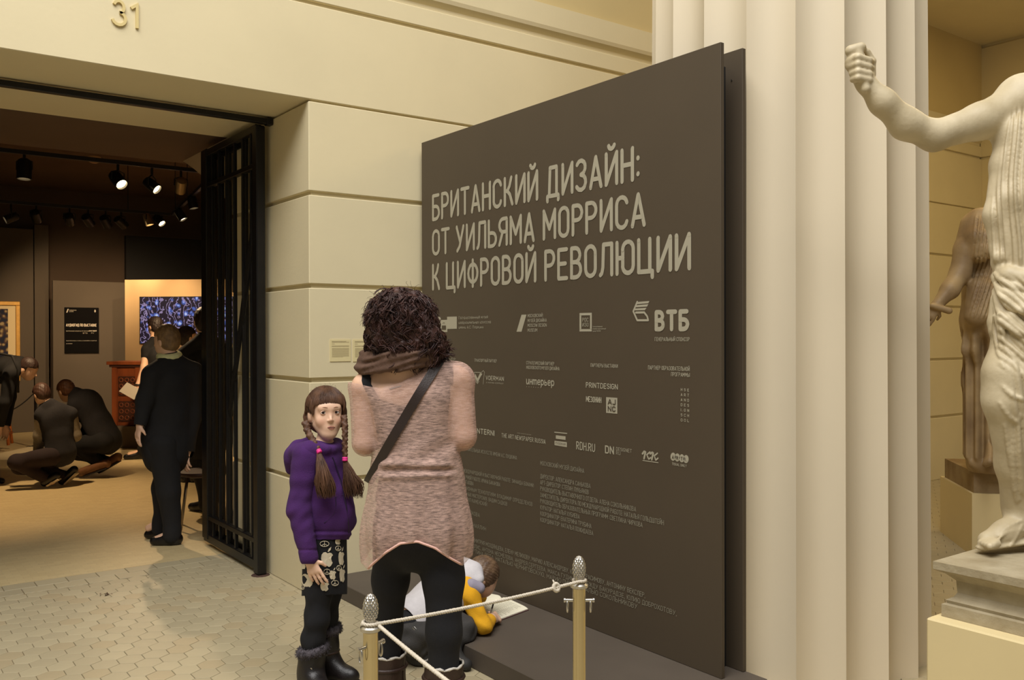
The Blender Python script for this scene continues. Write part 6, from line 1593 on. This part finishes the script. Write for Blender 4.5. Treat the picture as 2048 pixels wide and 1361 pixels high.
M_HD = mat('dark_hair', (36, 24, 20), .55, var=.2, scale=30, bump=.3, bscale=90); M_HR = mat('ginger_brown_hair', (122, 78, 48), .55, rgb2=(84, 52, 34), scale=30, bump=.3, bscale=90)
figure('older person with short greying hair in a black suit standing by the gate', 6.78,
       dict(head=(331, 680), neck=(341, 724), chest=(342, 770), pelvis=(335, 885), shL=(305, 752, -.12), shR=(384, 744, .10), elL=(290, 800, -.18), elR=(388, 830, .1), wrL=(280, 848, -.22), wrR=(376, 900, .05),
            hipL=(325, 890, -.08), hipR=(345, 890, .08), knL=(338, 985, -.08), knR=(328, 975, .1), anL=(345, 1068, -.08), anR=(322, 1046, .12), toL=(296, 1087, -.1), toR=(285, 1063, .12)),
       M_DARKSUIT, M_DARKSUIT, M_HG, -RT * .7 + FH * .7, -RT * .93 + FH * .32 - ZU * .12, s=.98, bulk=1.12, jacket=.35, shirt=mat('pale_green_shirt', (214, 214, 160), .9))
figure('man in a black suit seen from behind through the gate bars', 7.94,
       dict(head=(408, 642), neck=(412, 680), chest=(412, 735), pelvis=(408, 860), shL=(372, 712), shR=(452, 712), elL=(364, 790, .05), elR=(462, 790, .05), wrL=(380, 850, .2), wrR=(450, 850, .2),
            hipL=(392, 865), hipR=(425, 865), knL=(405, 945, .0), knR=(430, 945, .1), anL=(414, 1005, 0), anR=(432, 990, .2), toL=(376, 1022, .1), toR=(436, 1002, .35)),
       M_DARKSUIT, M_DARKSUIT, M_HD, FH * .9 - RT * .3, FH * .8 - RT * .55, s=1.05, bulk=1.1, jacket=.4)
t_, P_, B_, T_ = figure('visitor in a black sleeveless top holding a sheet of white paper', 11.47,
       dict(head=(309, 652), neck=(312, 680), chest=(313, 715), pelvis=(312, 795), shL=(294, 700, -.05), shR=(332, 700, .1), elL=(288, 735, -.12), elR=(335, 745, .1), wrL=(276, 770, -.2), wrR=(330, 790, .05),
            hipL=(303, 800, -.05), hipR=(320, 800, .08), knL=(297, 855, -.08), knR=(320, 858, .1), anL=(285, 903, -.05), anR=(322, 903, .1), toL=(244, 914, -.15), toR=(300, 914, .1)),
       M_DARKSUIT, M_DARKSUIT, M_HD, -RT * .8 - FH * .2, -RT * .8 + FH * .4 - ZU * .1, s=1.0, bare=True)
MB().tube([P_['wrL'] + .034 * (math.cos(a) * RT + math.sin(a) * FH) for a in [k * math.pi / 8 for k in range(16)]], .012, 6, closed=True).build('watch', mat('black_watch', (14, 13, 12), .4), t_, smooth=True)
b = MB(); q = [at(x, y, 11.22) for x, y in ((254, 765), (284, 782), (268, 800), (238, 783))]; b.prism(q, FH * .004)
tag(b.build('paper_sheet', mat('white_paper', (214, 206, 190), .8)), 'sheet of white paper held low by the visitor in black', 'paper')
figure('visitor whose dark head shows between the two suited figures', 9.6,
       dict(head=(376, 674), neck=(377, 704), chest=(377, 740), pelvis=(377, 820), shL=(358, 724), shR=(397, 724), elL=(354, 775), elR=(401, 775), wrL=(362, 815, .1), wrR=(393, 815, .1),
            hipL=(368, 825), hipR=(386, 825), knL=(368, 895), knR=(386, 895), anL=(368, 952), anR=(386, 952), toL=(362, 966, .1), toR=(382, 966, .1)),
       M_DARKSUIT, M_DARKSUIT, M_HD, FH * .9 + RT * .4, FH * .7 + RT * .7, s=.98)
# two crouching visitors and one bending over on the left
t1, P1, B1, T1 = figure('boy in a dark vest with grey sleeves kneeling on the floor', 9.3,
       dict(head=(82, 788), neck=(98, 812), chest=(112, 838), pelvis=(122, 905), shL=(84, 830, -.05), shR=(140, 828, .08), elL=(80, 872, -.02), elR=(150, 872, .12), wrL=(76, 902, .14), wrR=(112, 898, .32),
            hipL=(105, 912, -.08), hipR=(130, 912, .08), knL=(32, 925, -.2), knR=(40, 935, .0), anL=(92, 958, -.1), anR=(128, 952, .1), toL=(112, 968, -.1), toR=(148, 945, .1), ground=0),
       M_NAVY, mat('dark_maroon_trousers', (36, 22, 22), .9, var=.1, scale=20), mat('brown_short_hair', (68, 44, 32), .55, var=.2, scale=30), -RT * .6 + FH * .6, -RT * .75 + FH * .5 - ZU * .45, s=.92)
Sv = B1.subset(('arm',), .022, .03); sculpt('sleeve', Sv, .009, mat('grey_melange_sleeve', (138, 128, 110), .95, var=.15, scale=60), t1, keep=[lambda X: np.where(np.linalg.norm(X - P1['wrL'], axis=1) < .1, -((X - P1['wrL']) @ unit(P1['wrL'] - P1['elL'])) + .01, .1)])
for (x0, y0, x1, y1, dz) in ((90, 965, 112, 952, -.1), (125, 962, 148, 940, .1)):
    a, c = at(x0, y0, 9.3 + dz), at(x1, y1, 9.3 + dz); a[2] = max(a[2], .045)
    o = sculpt('shoe', Blob().cap(a, c, .045, .042, .02), .008, M_BLKSHOE, t1); b = MB(); off = -ZU * .03 + RT * .028; b.prism([a + off - FH * .04, c + off - FH * .04, c + off + FH * .04, a + off + FH * .04], (RT * .6 - ZU * .6) * .018); b.build('white_sole', mat('white_rubber', (206, 190, 160), .7), o)
t2, P2, B2, T2 = figure('man in a dark sweater crouching behind the kneeling boy', 9.95,
       dict(head=(131, 782), neck=(152, 790), chest=(176, 810), pelvis=(212, 878), shL=(150, 812, -.12), shR=(180, 795, .14), elL=(140, 862, -.10), elR=(175, 860, .2), wrL=(122, 892, .05), wrR=(140, 890, .1),
            hipL=(205, 885, -.1), hipR=(215, 885, .1), knL=(150, 890, -.1), knR=(155, 905, .15), anL=(205, 932, -.05), anR=(218, 925, .12), toL=(168, 952, -.05), toR=(180, 940, .12), ground=0),
       M_NAVY, M_DARKSUIT, M_HR, -RT * .75 + FH * .4 - ZU * .3, -RT * .75 + FH * .4 - ZU * .55, s=1.0, bulk=1.12)
for (x0, y0, x1, y1, dz) in ((165, 945, 212, 928, -.1), (196, 938, 235, 915, .08)):
    a, c = at(x0, y0, 9.95 + dz), at(x1, y1, 9.95 + dz); a[2] = max(a[2], .05)
    o = sculpt('boot', Blob().cap(a, c, .048, .052, .02), .008, mat('tan_boot_leather', (112, 74, 42), .6, var=.15, scale=20), t2); b = MB(); off = -ZU * .04 + RT * .02; b.prism([a + off - FH * .045, c + off - FH * .045, c + off + FH * .045, a + off + FH * .045], (RT * .5 - ZU * .7) * .014); b.build('sole', M_SOLE, o)
t3, P3, B3, T3 = figure('young visitor in black bending forward at the left edge', 9.4,
       dict(head=(58, 738), neck=(38, 728), chest=(10, 738), pelvis=(-55, 770), shL=(22, 748, -.14), shR=(28, 726, .14), elL=(10, 805, -.18), elR=(20, 795, .16), wrL=(0, 850, -.15), wrR=(12, 850, .1),
            hipL=(-55, 785, -.08), hipR=(-50, 780, .08), knL=(-40, 880, -.08), knR=(-22, 875, .1), anL=(-38, 955, -.05), anR=(-20, 955, .08), toL=(-5, 974, -.05), toR=(12, 970, .08)),
       M_DARKSUIT, M_DARKSUIT, mat('dark_brown_hair', (52, 34, 26), .55, var=.2, scale=30), RT * .8 - ZU * .6, RT * .85 - ZU * .45, s=.98)
b = MB(); b.tube([at(0, 708, 9.15), at(24, 712, 9.12), at(36, 740, 9.12), at(36, 786, 9.15)], .012, 6); b.build('backpack_strap', M_DARKSUIT, t3, smooth=True)

# ------------------------------------------------------------------ furniture and exhibits
M_REDWOOD = mat('red_brown_carved_wood', (150, 78, 38), .45, rgb2=(104, 50, 24), scale=6, stretch=(1, 1, .2), bump=.1, bscale=60); M_REDDARK = mat('carved_recess_wood', (62, 30, 16), .6)
DC = 12.6
cab0 = at(222, 880, DC); cab0[2] = 0; cu = unit(RT * V3(1, 1, 0)); cd = FH
cab = thing('carved_cabinet', cab0 + cu * .5 + cd * .25, 'reddish carved wooden cabinet in front of the glowing screen wall', 'cabinet')
def cbox(name, u0, u1, d0, d1, z0, z1, m, par):
    p = cab0 + cu * u0 + cd * d0
    b = MB(); b.prism([p + ZU * z0, p + cu * (u1 - u0) + ZU * z0, p + cu * (u1 - u0) + cd * (d1 - d0) + ZU * z0, p + cd * (d1 - d0) + ZU * z0], (0, 0, z1 - z0)); return b.build(name, m, par)
cbox('body', .0, .98, .05, .5, .30, 1.12, M_REDWOOD, cab); cbox('top_board', -.06, 1.04, .0, .55, 1.155, 1.20, M_REDWOOD, cab); cbox('cornice', -.03, 1.01, .02, .53, 1.12, 1.155, M_REDDARK, cab)
for z0, z1 in ((.72, .99), (.36, .64)):
    for i in range(3):
        dr = cbox('carved_panel', .09 + i * .29, .33 + i * .29, .035, .052, z0, z1, M_REDDARK, cab)
        b = MB()
        for k in range(3):
            for l in range(3):
                c = cab0 + cu * (.13 + i * .29 + k * .08) + cd * .034 + ZU * (z0 + .05 + l * (z1 - z0 - .1) / 2)
                b.tube([c + .028 * (math.cos(a) * cu + math.sin(a) * ZU) for a in [q * math.pi / 4 for q in range(8)]], .007, 5, closed=True)
        tag(b.build('carving', M_REDWOOD, dr, smooth=True), kind='stuff')
for x in (.0, .33, .62, .91): cbox('stile', x, x + .07, .03, .06, .30, 1.12, M_REDWOOD, cab)
pz = thing('low_plinth', cab0 + cu * .5 + cd * .3, 'low dark plinth under the carved cabinet', 'plinth'); cbox('plinth_block', -.25, 1.6, -.08, .75, 0, .298, M_DARKPART, pz)
# glowing floral screen
def screen_mat():
    m = bpy.data.materials.new('floral_screen'); m.use_nodes = True; nt = m.node_tree; b = nt.nodes['Principled BSDF']
    tc = nt.nodes.new('ShaderNodeTexCoord'); mp = nt.nodes.new('ShaderNodeMapping'); nt.links.new(tc.outputs['Object'], mp.inputs['Vector'])
    v = nt.nodes.new('ShaderNodeTexVoronoi'); v.inputs['Scale'].default_value = 9.0; v.inputs['Randomness'].default_value = .6
    n = nt.nodes.new('ShaderNodeTexNoise'); n.inputs['Scale'].default_value = 9; n.inputs['Detail'].default_value = 3
    w = nt.nodes.new('ShaderNodeTexWave'); w.inputs['Scale'].default_value = 4.6; w.inputs['Distortion'].default_value = 14; w.inputs['Detail Scale'].default_value = 2.0
    r1 = nt.nodes.new('ShaderNodeValToRGB'); e = r1.color_ramp.elements; e[0].position = .12; e[0].color = (*lin((198, 214, 250)), 1); e[1].position = .42; e[1].color = (*lin((34, 26, 44)), 1)
    e2 = r1.color_ramp.elements.new(.24); e2.color = (*lin((90, 116, 206)), 1)
    r2 = nt.nodes.new('ShaderNodeValToRGB'); f = r2.color_ramp.elements; f[0].position = .84; f[0].color = (0, 0, 0, 1); f[1].position = .93; f[1].color = (*lin((168, 150, 190)), 1)
    ad = nt.nodes.new('ShaderNodeMix'); ad.data_type = 'RGBA'; ad.blend_type = 'ADD'; ad.inputs[0].default_value = .8
    ds = nt.nodes.new('ShaderNodeVectorMath'); ds.operation = 'ADD'; sc = nt.nodes.new('ShaderNodeVectorMath'); sc.operation = 'SCALE'; sc.inputs[3].default_value = .10
    nt.links.new(mp.outputs[0], n.inputs['Vector']); nt.links.new(n.outputs['Color'], sc.inputs[0]); nt.links.new(mp.outputs[0], ds.inputs[0]); nt.links.new(sc.outputs[0], ds.inputs[1])
    nt.links.new(ds.outputs[0], v.inputs['Vector']); nt.links.new(mp.outputs[0], w.inputs['Vector'])
    nt.links.new(v.outputs['Distance'], r1.inputs[0]); nt.links.new(w.outputs['Color'], r2.inputs[0]); nt.links.new(r1.outputs[0], ad.inputs[6]); nt.links.new(r2.outputs[0], ad.inputs[7])
    nt.links.new(ad.outputs[2], b.inputs['Emission Color']); b.inputs['Emission Strength'].default_value = .75; b.inputs['Base Color'].default_value = (.01, .01, .01, 1); b.inputs['Roughness'].default_value = .3
    return m
def on_sw(x, y):
    r = ray(x, y); t = ((p0 - CAM) @ nrm) / (r @ nrm); return CAM + t * r
sc_ = thing('floral_screen', on_sw(370, 700) - nrm * .05, 'glowing screen with a blue and violet floral pattern on the tan wall', 'screen')
a0, a1, a2 = on_sw(281.5, 594), on_sw(468, 594), on_sw(281.5, 688)
us = unit((a1 - a0) * V3(1, 1, 0)); wS = (a1 - a0) @ us; hS_ = a0[2] - a2[2]
q0 = V3(a0[0], a0[1], a0[2] - hS_)
b = MB(); b.prism([q0 - nrm * .04, q0 + us * wS - nrm * .04, q0 + us * wS - nrm * .04 + ZU * hS_, q0 - nrm * .04 + ZU * hS_], nrm * .035); b.build('screen_body', M_BLACK, sc_)
b = MB(); q1 = q0 - nrm * .0405; b.add([q1 + ZU * .01 + us * .01, q1 + us * (wS - .01) + ZU * .01, q1 + us * (wS - .01) + ZU * (hS_ - .01), q1 + us * .01 + ZU * (hS_ - .01)], [(0, 1, 2, 3)]); b.build('display', screen_mat(), sc_)
# dark information poster
YPo = 15.885
A, Bq = onY(128.5, 615, YPo), onY(197.5, 706, YPo)
po = tag(MB().box(A[0], Bq[0], YPo - .012, YPo, Bq[2], A[2]).build('info_poster', mat('black_poster', (13, 11, 10), .8, spec=.1)), 'black information poster with white Cyrillic lines on the grey partition', 'poster')
b = MB(); wP, hP = Bq[0] - A[0], A[2] - Bq[2]
def potext(s, u0, u1, v, cap, w=.16):
    st, W_ = text_strokes(s); sx = (u1 - u0) * wP / W_; hh_ = cap * hP
    stroke_faces_y(b, [[(x * sx, y * hh_) for x, y in p] for p in st], A[0] + u0 * wP, Bq[2] + v * hP, w * hh_)
def stroke_faces_y(b, polys, x0, z0, w):
    c = [0]
    for p in polys:
        for i in range(len(p) - 1):
            (xa, ya), (xb, yb) = p[i], p[i + 1]; L = math.hypot(xb - xa, yb - ya)
            if L < 1e-6: continue
            c[0] += 1; nx, ny = -(yb - ya) / L * w / 2, (xb - xa) / L * w / 2; y_ = YPo - .0125 - .0001 * (c[0] % 23)
            b.add([(x0 + xa + nx, y_, z0 + ya + ny), (x0 + xa - nx, y_, z0 + ya - ny), (x0 + xb - nx, y_, z0 + yb - ny), (x0 + xb + nx, y_, z0 + yb + ny)], [(0, 1, 2, 3)])
potext('АУДИОГИД ПО ВЫСТАВКЕ', .05, .93, .585, .055, .24); potext('МОСКОВСКИЙ МУЗЕЙ', .14, .34, .93, .016); potext('ДИЗАЙНА', .14, .26, .9, .016)
potext('бесплатный аудиогид по выставке на сайте', .05, .93, .475, .02); potext('музея', .72, .93, .475, .03, .3); potext('... ВТБ ... РУ ...', .46, .93, .425, .022)
potext('подключитесь к сети и скачайте аудиогид', .05, .93, .262, .018); potext('на телефон', .05, .22, .2, .018)
ob = lambda pts: b.add([(A[0] + u * wP, YPo - .013, Bq[2] + v * hP) for u, v in pts], [tuple(range(len(pts)))])
ob([(.05, .885), (.085, .885), (.125, .965), (.09, .965)]); ob([(.86, .925), (.89, .89), (.92, .925), (.89, .965)])
b.build('poster_print', mat('white_poster_ink', (190, 180, 164), .8), po)
# framed pattern on the left
YF = 16.425
A, Bq = onY(-62, 602, YF), onY(40, 762, YF)
fr = thing('framed_textile', (A[0] * .5 + Bq[0] * .5, YF, Bq[2]), 'gold framed dark leafy textile on the left grey partition', 'picture')
M_GOLD = mat('gilt_frame', (196, 150, 70), .45, .3, var=.1, scale=20); fw_ = .062
for nm_, (x0, x1, z0, z1) in (('frame_rail', (A[0], Bq[0], A[2] - fw_, A[2])), ('frame_rail', (A[0], Bq[0], Bq[2], Bq[2] + fw_)), ('frame_stile', (A[0], A[0] + fw_, Bq[2] + fw_, A[2] - fw_)), ('frame_stile', (Bq[0] - fw_, Bq[0], Bq[2] + fw_, A[2] - fw_))):
    MB().box(x0, x1, YF - .05, YF, z0, z1, .006).build(nm_, M_GOLD, fr)
MB().box(A[0] + fw_, Bq[0] - fw_, YF - .02, YF - .005, Bq[2] + fw_, A[2] - fw_).build('mount_board', mat('cream_mount', (226, 206, 160), .8), fr)
def leaf_mat():
    m = mat('leafy_textile', (60, 54, 56), .85); nt = m.node_tree; b = nt.nodes['Principled BSDF']; tc = nt.nodes.new('ShaderNodeTexCoord'); v = nt.nodes.new('ShaderNodeTexVoronoi'); v.inputs['Scale'].default_value = 16; v.feature = 'SMOOTH_F1'
    r = nt.nodes.new('ShaderNodeValToRGB'); e = r.color_ramp.elements; e[0].position = .2; e[0].color = (*lin((168, 150, 110)), 1); e[1].position = .5; e[1].color = (*lin((30, 34, 56)), 1); k = r.color_ramp.elements.new(.34); k.color = (*lin((92, 70, 60)), 1)
    nt.links.new(tc.outputs['Object'], v.inputs['Vector']); nt.links.new(v.outputs['Distance'], r.inputs[0]); nt.links.new(r.outputs[0], b.inputs['Base Color']); return m
MB().box(A[0] + .1, Bq[0] - .17, YF - .026, YF - .018, Bq[2] + .12, A[2] - .12).build('textile', leaf_mat(), fr)
# stools
M_STEEL = mat('tube_steel', (150, 140, 126), .3, 1.0)
def stool(px, py, d, r, hgt, m_seat, m_leg, label, lr):
    c = at(px, py, d); c[2] = 0; t = thing('stool', c, label, 'stool')
    MB().lathe([(r * .6, hgt - .045), (r * .96, hgt - .03), (r, hgt - .012), (r * .96, hgt), (.0, hgt + .003)], c, 24).build('seat', m_seat, t, auto=True)
    for k in range(4):
        a = k * math.pi / 2 + .5; p = c + V3(math.cos(a), math.sin(a), 0) * r * .72 + ZU * (hgt - .03); q_ = c + V3(math.cos(a), math.sin(a), 0) * r * 1.12 + ZU * .003
        MB().tube([p, q_], lr, 8).build('leg', m_leg, t, smooth=True)
    return t, c
stool(401, 1040, 7.35, .19, .455, mat('brown_vinyl_seat', (58, 34, 24), .5), M_STEEL, 'round brown stool on thin steel legs behind the gate leaf', .010)
t_, c_ = stool(-2, 880, 12.2, .17, .56, mat('honey_wood', (190, 112, 50), .45, var=.12, scale=8), mat('honey_wood_leg', (178, 98, 42), .45, var=.12, scale=8), 'honey coloured wooden stool on the pale plinth at the left edge', .020)
MB().tube([c_ + .165 * V3(math.cos(a), math.sin(a), 0) + ZU * .16 for a in [k * math.pi / 8 for k in range(16)]], .010, 6, closed=True).build('stretcher_ring', M_REDWOOD, t_, smooth=True)
for o in [t_] : o.location.z += .085
b = MB(); qa = onZ(-60, 921, .085); qb = onZ(52, 920, .085)
dirx = unit((qb - qa) * V3(1, 1, 0)); b.prism([V3(*qa[:2], 0), V3(*qb[:2], 0), V3(*qb[:2], 0) + FH * 1.3, V3(*qa[:2], 0) + FH * 1.3], (0, 0, .085))
lp = thing('display_plinth', V3(*((qa + qb) / 2)[:2], 0) + FH, 'low pale plinth carrying the wooden stool at the left', 'plinth'); b.build('plinth_block', mat('pale_plinth_paint', (224, 208, 170), .7), lp)
b = MB(); p_, q_ = at(-30, 826, 11.7), at(72, 782, 12.6); b.tube([p_ * (1 - t) + q_ * t - ZU * .12 * 4 * t * (1 - t) for t in np.linspace(0, 1, 14)], .008, 6)
cb = thing('cord_barrier', V3(*((p_ + q_) / 2)[:2], 0), 'thin dark cord on two slim posts in front of the grey partitions', 'barrier'); b.build('cord', M_BLACK, cb, smooth=True)
b = MB()
for pc in (at(72, 782, 12.6), at(-30, 826, 11.7)):
    pst = MB().lathe([(.13, 0), (.13, .015), (.02, .03), (.014, .035), (.014, pc[2] + .02), (.02, pc[2] + .03)], (pc[0], pc[1], 0), 16).build('post', M_BLACK, cb, auto=True)
# litter on the tiles near the gate, smoke detector
b = MB(); c = onZ(212, 1191); R1 = unit(RT * V3(1, 1, 0))
rs = np.random.default_rng(3)
for k in range(16):
    t = rs.uniform(-1, 1); o = c + R1 * .036 * t + FH * .010 * rs.normal() * (1 - .5 * abs(t)) + ZU * .002
    q = [o + R1 * rs.uniform(-.012, .012) + FH * rs.uniform(-.012, .012) + ZU * rs.uniform(-.001, .010) for _ in range(4)]
    b.add(q, [(0, 1, 2), (0, 2, 3)])
tag(b.build('crumpled_scrap', mat('brown_scrap', (88, 62, 44), .9)), 'small crumpled brown scrap lying on the floor tiles', 'litter')
pc = at(188, 314, 9.6); dz_ = 4.05 - pc[2]; k_ = (4.05 - EYE) / (pc[2] - EYE); pc = at(188, 314, 9.6 * k_)
sd = thing('smoke_detector', pc, 'small round pale detector on the dark exhibition ceiling', 'detector')
MB().lathe([(.03, -.09), (.06, -.075), (.085, -.05), (.09, -.0)], pc, 18).build('housing', mat('beige_plastic', (176, 140, 104), .6), sd, auto=True)
# ------------------------------------------------------------------ lighting track with spotlights
M_TRK = mat('black_track', (14, 12, 12), .5); M_SPOT = mat('black_spot_can', (20, 18, 17), .4, .2); M_LAMP = emit('lamp_glow', (255, 226, 170), 14.0); M_CAN2 = mat('bright_spot_can', (150, 130, 100), .35, .7)
ZT = 3.32
def onTrack(x, y): return onZ(x, y, ZT)
def track(name, pa, pb, label):
    t = thing(name, (pa + pb) / 2, label, 'track'); b = MB(); dv = unit(pb - pa); sd_ = np.cross(dv, ZU)
    b.prism([pa + sd_ * .02, pb + sd_ * .02, pb - sd_ * .02, pa - sd_ * .02], ZU * .04); b.build('rail', M_TRK, t)
    b = MB()
    for k in (.1, .5, .9):
        p = pa * (1 - k) + pb * k; b.tube([p + ZU * .04, V3(p[0], p[1], 4.05)], .006, 5)
    b.build('suspension_wires', M_TRK, t)
    return t
Y1 = onTrack(200, 325)[1]; Y2 = onTrack(170, 419)[1]
track('light_track', V3(-2.0, Y1, ZT), V3(onTrack(408, 350)[0] + .5, Y1, ZT), 'black ceiling light track nearest the doorway')
track('light_track', V3(-2.0, Y2, ZT), V3(onTrack(345, 430)[0], Y2, ZT), 'black ceiling light track deeper in the room')
tA, tB = V3(onTrack(345, 430)[0] + .03, Y2 - .02, ZT), onTrack(412, 368); tB[2] = ZT
track('light_track', tA, tB, 'short black light track linking across towards the right wall')
def spot(px, py, trk, aim, label, lit=0, size=1.0, bright=False, power=0):
    """trk: point of the track above; aim: direction of the beam"""
    d = np.linalg.norm((trk - CAM) * V3(1, 1, 0)); dep = (trk - CAM) @ FW
    c = V3(trk[0], trk[1], at(px, py, dep)[2]); aim = unit(aim); t = thing('spotlight', c, label, 'spotlight', 'track spotlights')
    mm = M_CAN2 if bright else M_SPOT; r = .058 * size; ln = .16 * size
    MB().lathe([(r * .5, -ln * .6), (r * .9, -ln * .5), (r, -ln * .2), (r, ln * .5), (r * .88, ln * .5), (r * .8, ln * .3)], c, 16, axis=aim).build('can', mm, t, auto=True)
    MB().lathe([(r * .84, ln * .36), (.0005, ln * .38)], c, 14, axis=aim).build('lens', M_LAMP, t)
    top_ = V3(c[0], c[1], ZT - .002)
    b = MB(); s_ = unit(np.cross(aim, ZU) + 1e-6); b.tube([c + s_ * r * 1.12, c + s_ * r * 1.12 + ZU * r * 1.2, c * .4 + top_ * .6], .008, 5); b.tube([c - s_ * r * 1.12, c - s_ * r * 1.12 + ZU * r * 1.2, c * .4 + top_ * .6], .008, 5); b.tube([c * .4 + top_ * .6, top_], .014, 6)
    b.build('bracket', M_TRK, t)
    if power:
        l = bpy.data.lights.new('spot_beam', 'SPOT'); l.energy = power; l.color = (1.0, .70, .40); l.spot_size = math.radians(72); l.spot_blend = .7; l.shadow_soft_size = .04
        o = bpy.data.objects.new('spot_beam', l); COL.objects.link(o); o.location = tuple(c + aim * (ln * .62)); o.rotation_euler = Vector(aim).to_track_quat('-Z', 'Y').to_euler(); attach(o, t)
def tp_(x, Y): p = onY(x, 400, Y); return V3(p[0], p[1], ZT)
DN = -ZU
spot(49, 340, tp_(49, Y1), DN - FH * .08, 'black spotlight pointing straight down on the near track, leftmost', power=330, size=1.15)
spot(238, 360, tp_(236, Y1), DN * .8 + RT * .8 - FH * .5, 'spotlight with a glaring lens on the near track, above the poster', power=240, size=1.1)
spot(308, 371, tp_(304, Y1), DN * .7 + RT * .9 - FH * .2, 'slanting spotlight on the near track, second from its right end', power=200, bright=False)
spot(358, 372, tp_(362, Y1), cab0 + cu * .45 + ZU * .75 - (tp_(362, Y1) - ZU * .12), 'brightly lit pale spotlight aimed left, at the right end of the near track', bright=True, power=420)
spot(18, 436, tp_(22, Y2), DN * .5 - RT * .8 - FH * .6, 'glaring spotlight at the left end of the far track', power=160)
for i, (x, y, a) in enumerate(((72, 433, DN * .62 - RT * .25 + FH * .9), (139, 439, DN * .5 - RT * .3 + FH * .9), (176, 441, DN * .5 + FH * .9), (211, 444, DN * .62 + FH * .8), (242, 445, DN * .5 + RT * .3 + FH * .8))):
    spot(x, y, tp_(x, Y2), a, ['dark spotlight on the far track, nearest the grey partition seam', 'dark spotlight on the far track, right of the partition seam', 'middle dark spotlight of the far track', 'dark spotlight on the far track pointing down, second from its right end', 'dark spotlight on the far track, the last before the bright pair'][i], power=(130, 90, 80, 60, 60)[i], size=1.1)
spot(297, 440, tp_(296, Y2), DN * .9 + RT * .3, 'pale spotlight of the bright pair where the tracks meet, left one', bright=True, power=140)
spot(317, 441, tp_(318, Y2), DN * .7 + RT * .7 - FH * .3, 'glowing spotlight of the bright pair where the tracks meet, right one', power=140)
tC = tA * .72 + tB * .28; spot(326, 430, tC, DN * .8 + RT * .5, 'dark spotlight at the start of the linking track', size=1.0)
tC = tA * .35 + tB * .65; spot(382, 405, tC, DN * .9 + RT * .2, 'dark spotlight half way along the linking track', size=1.0, power=120)
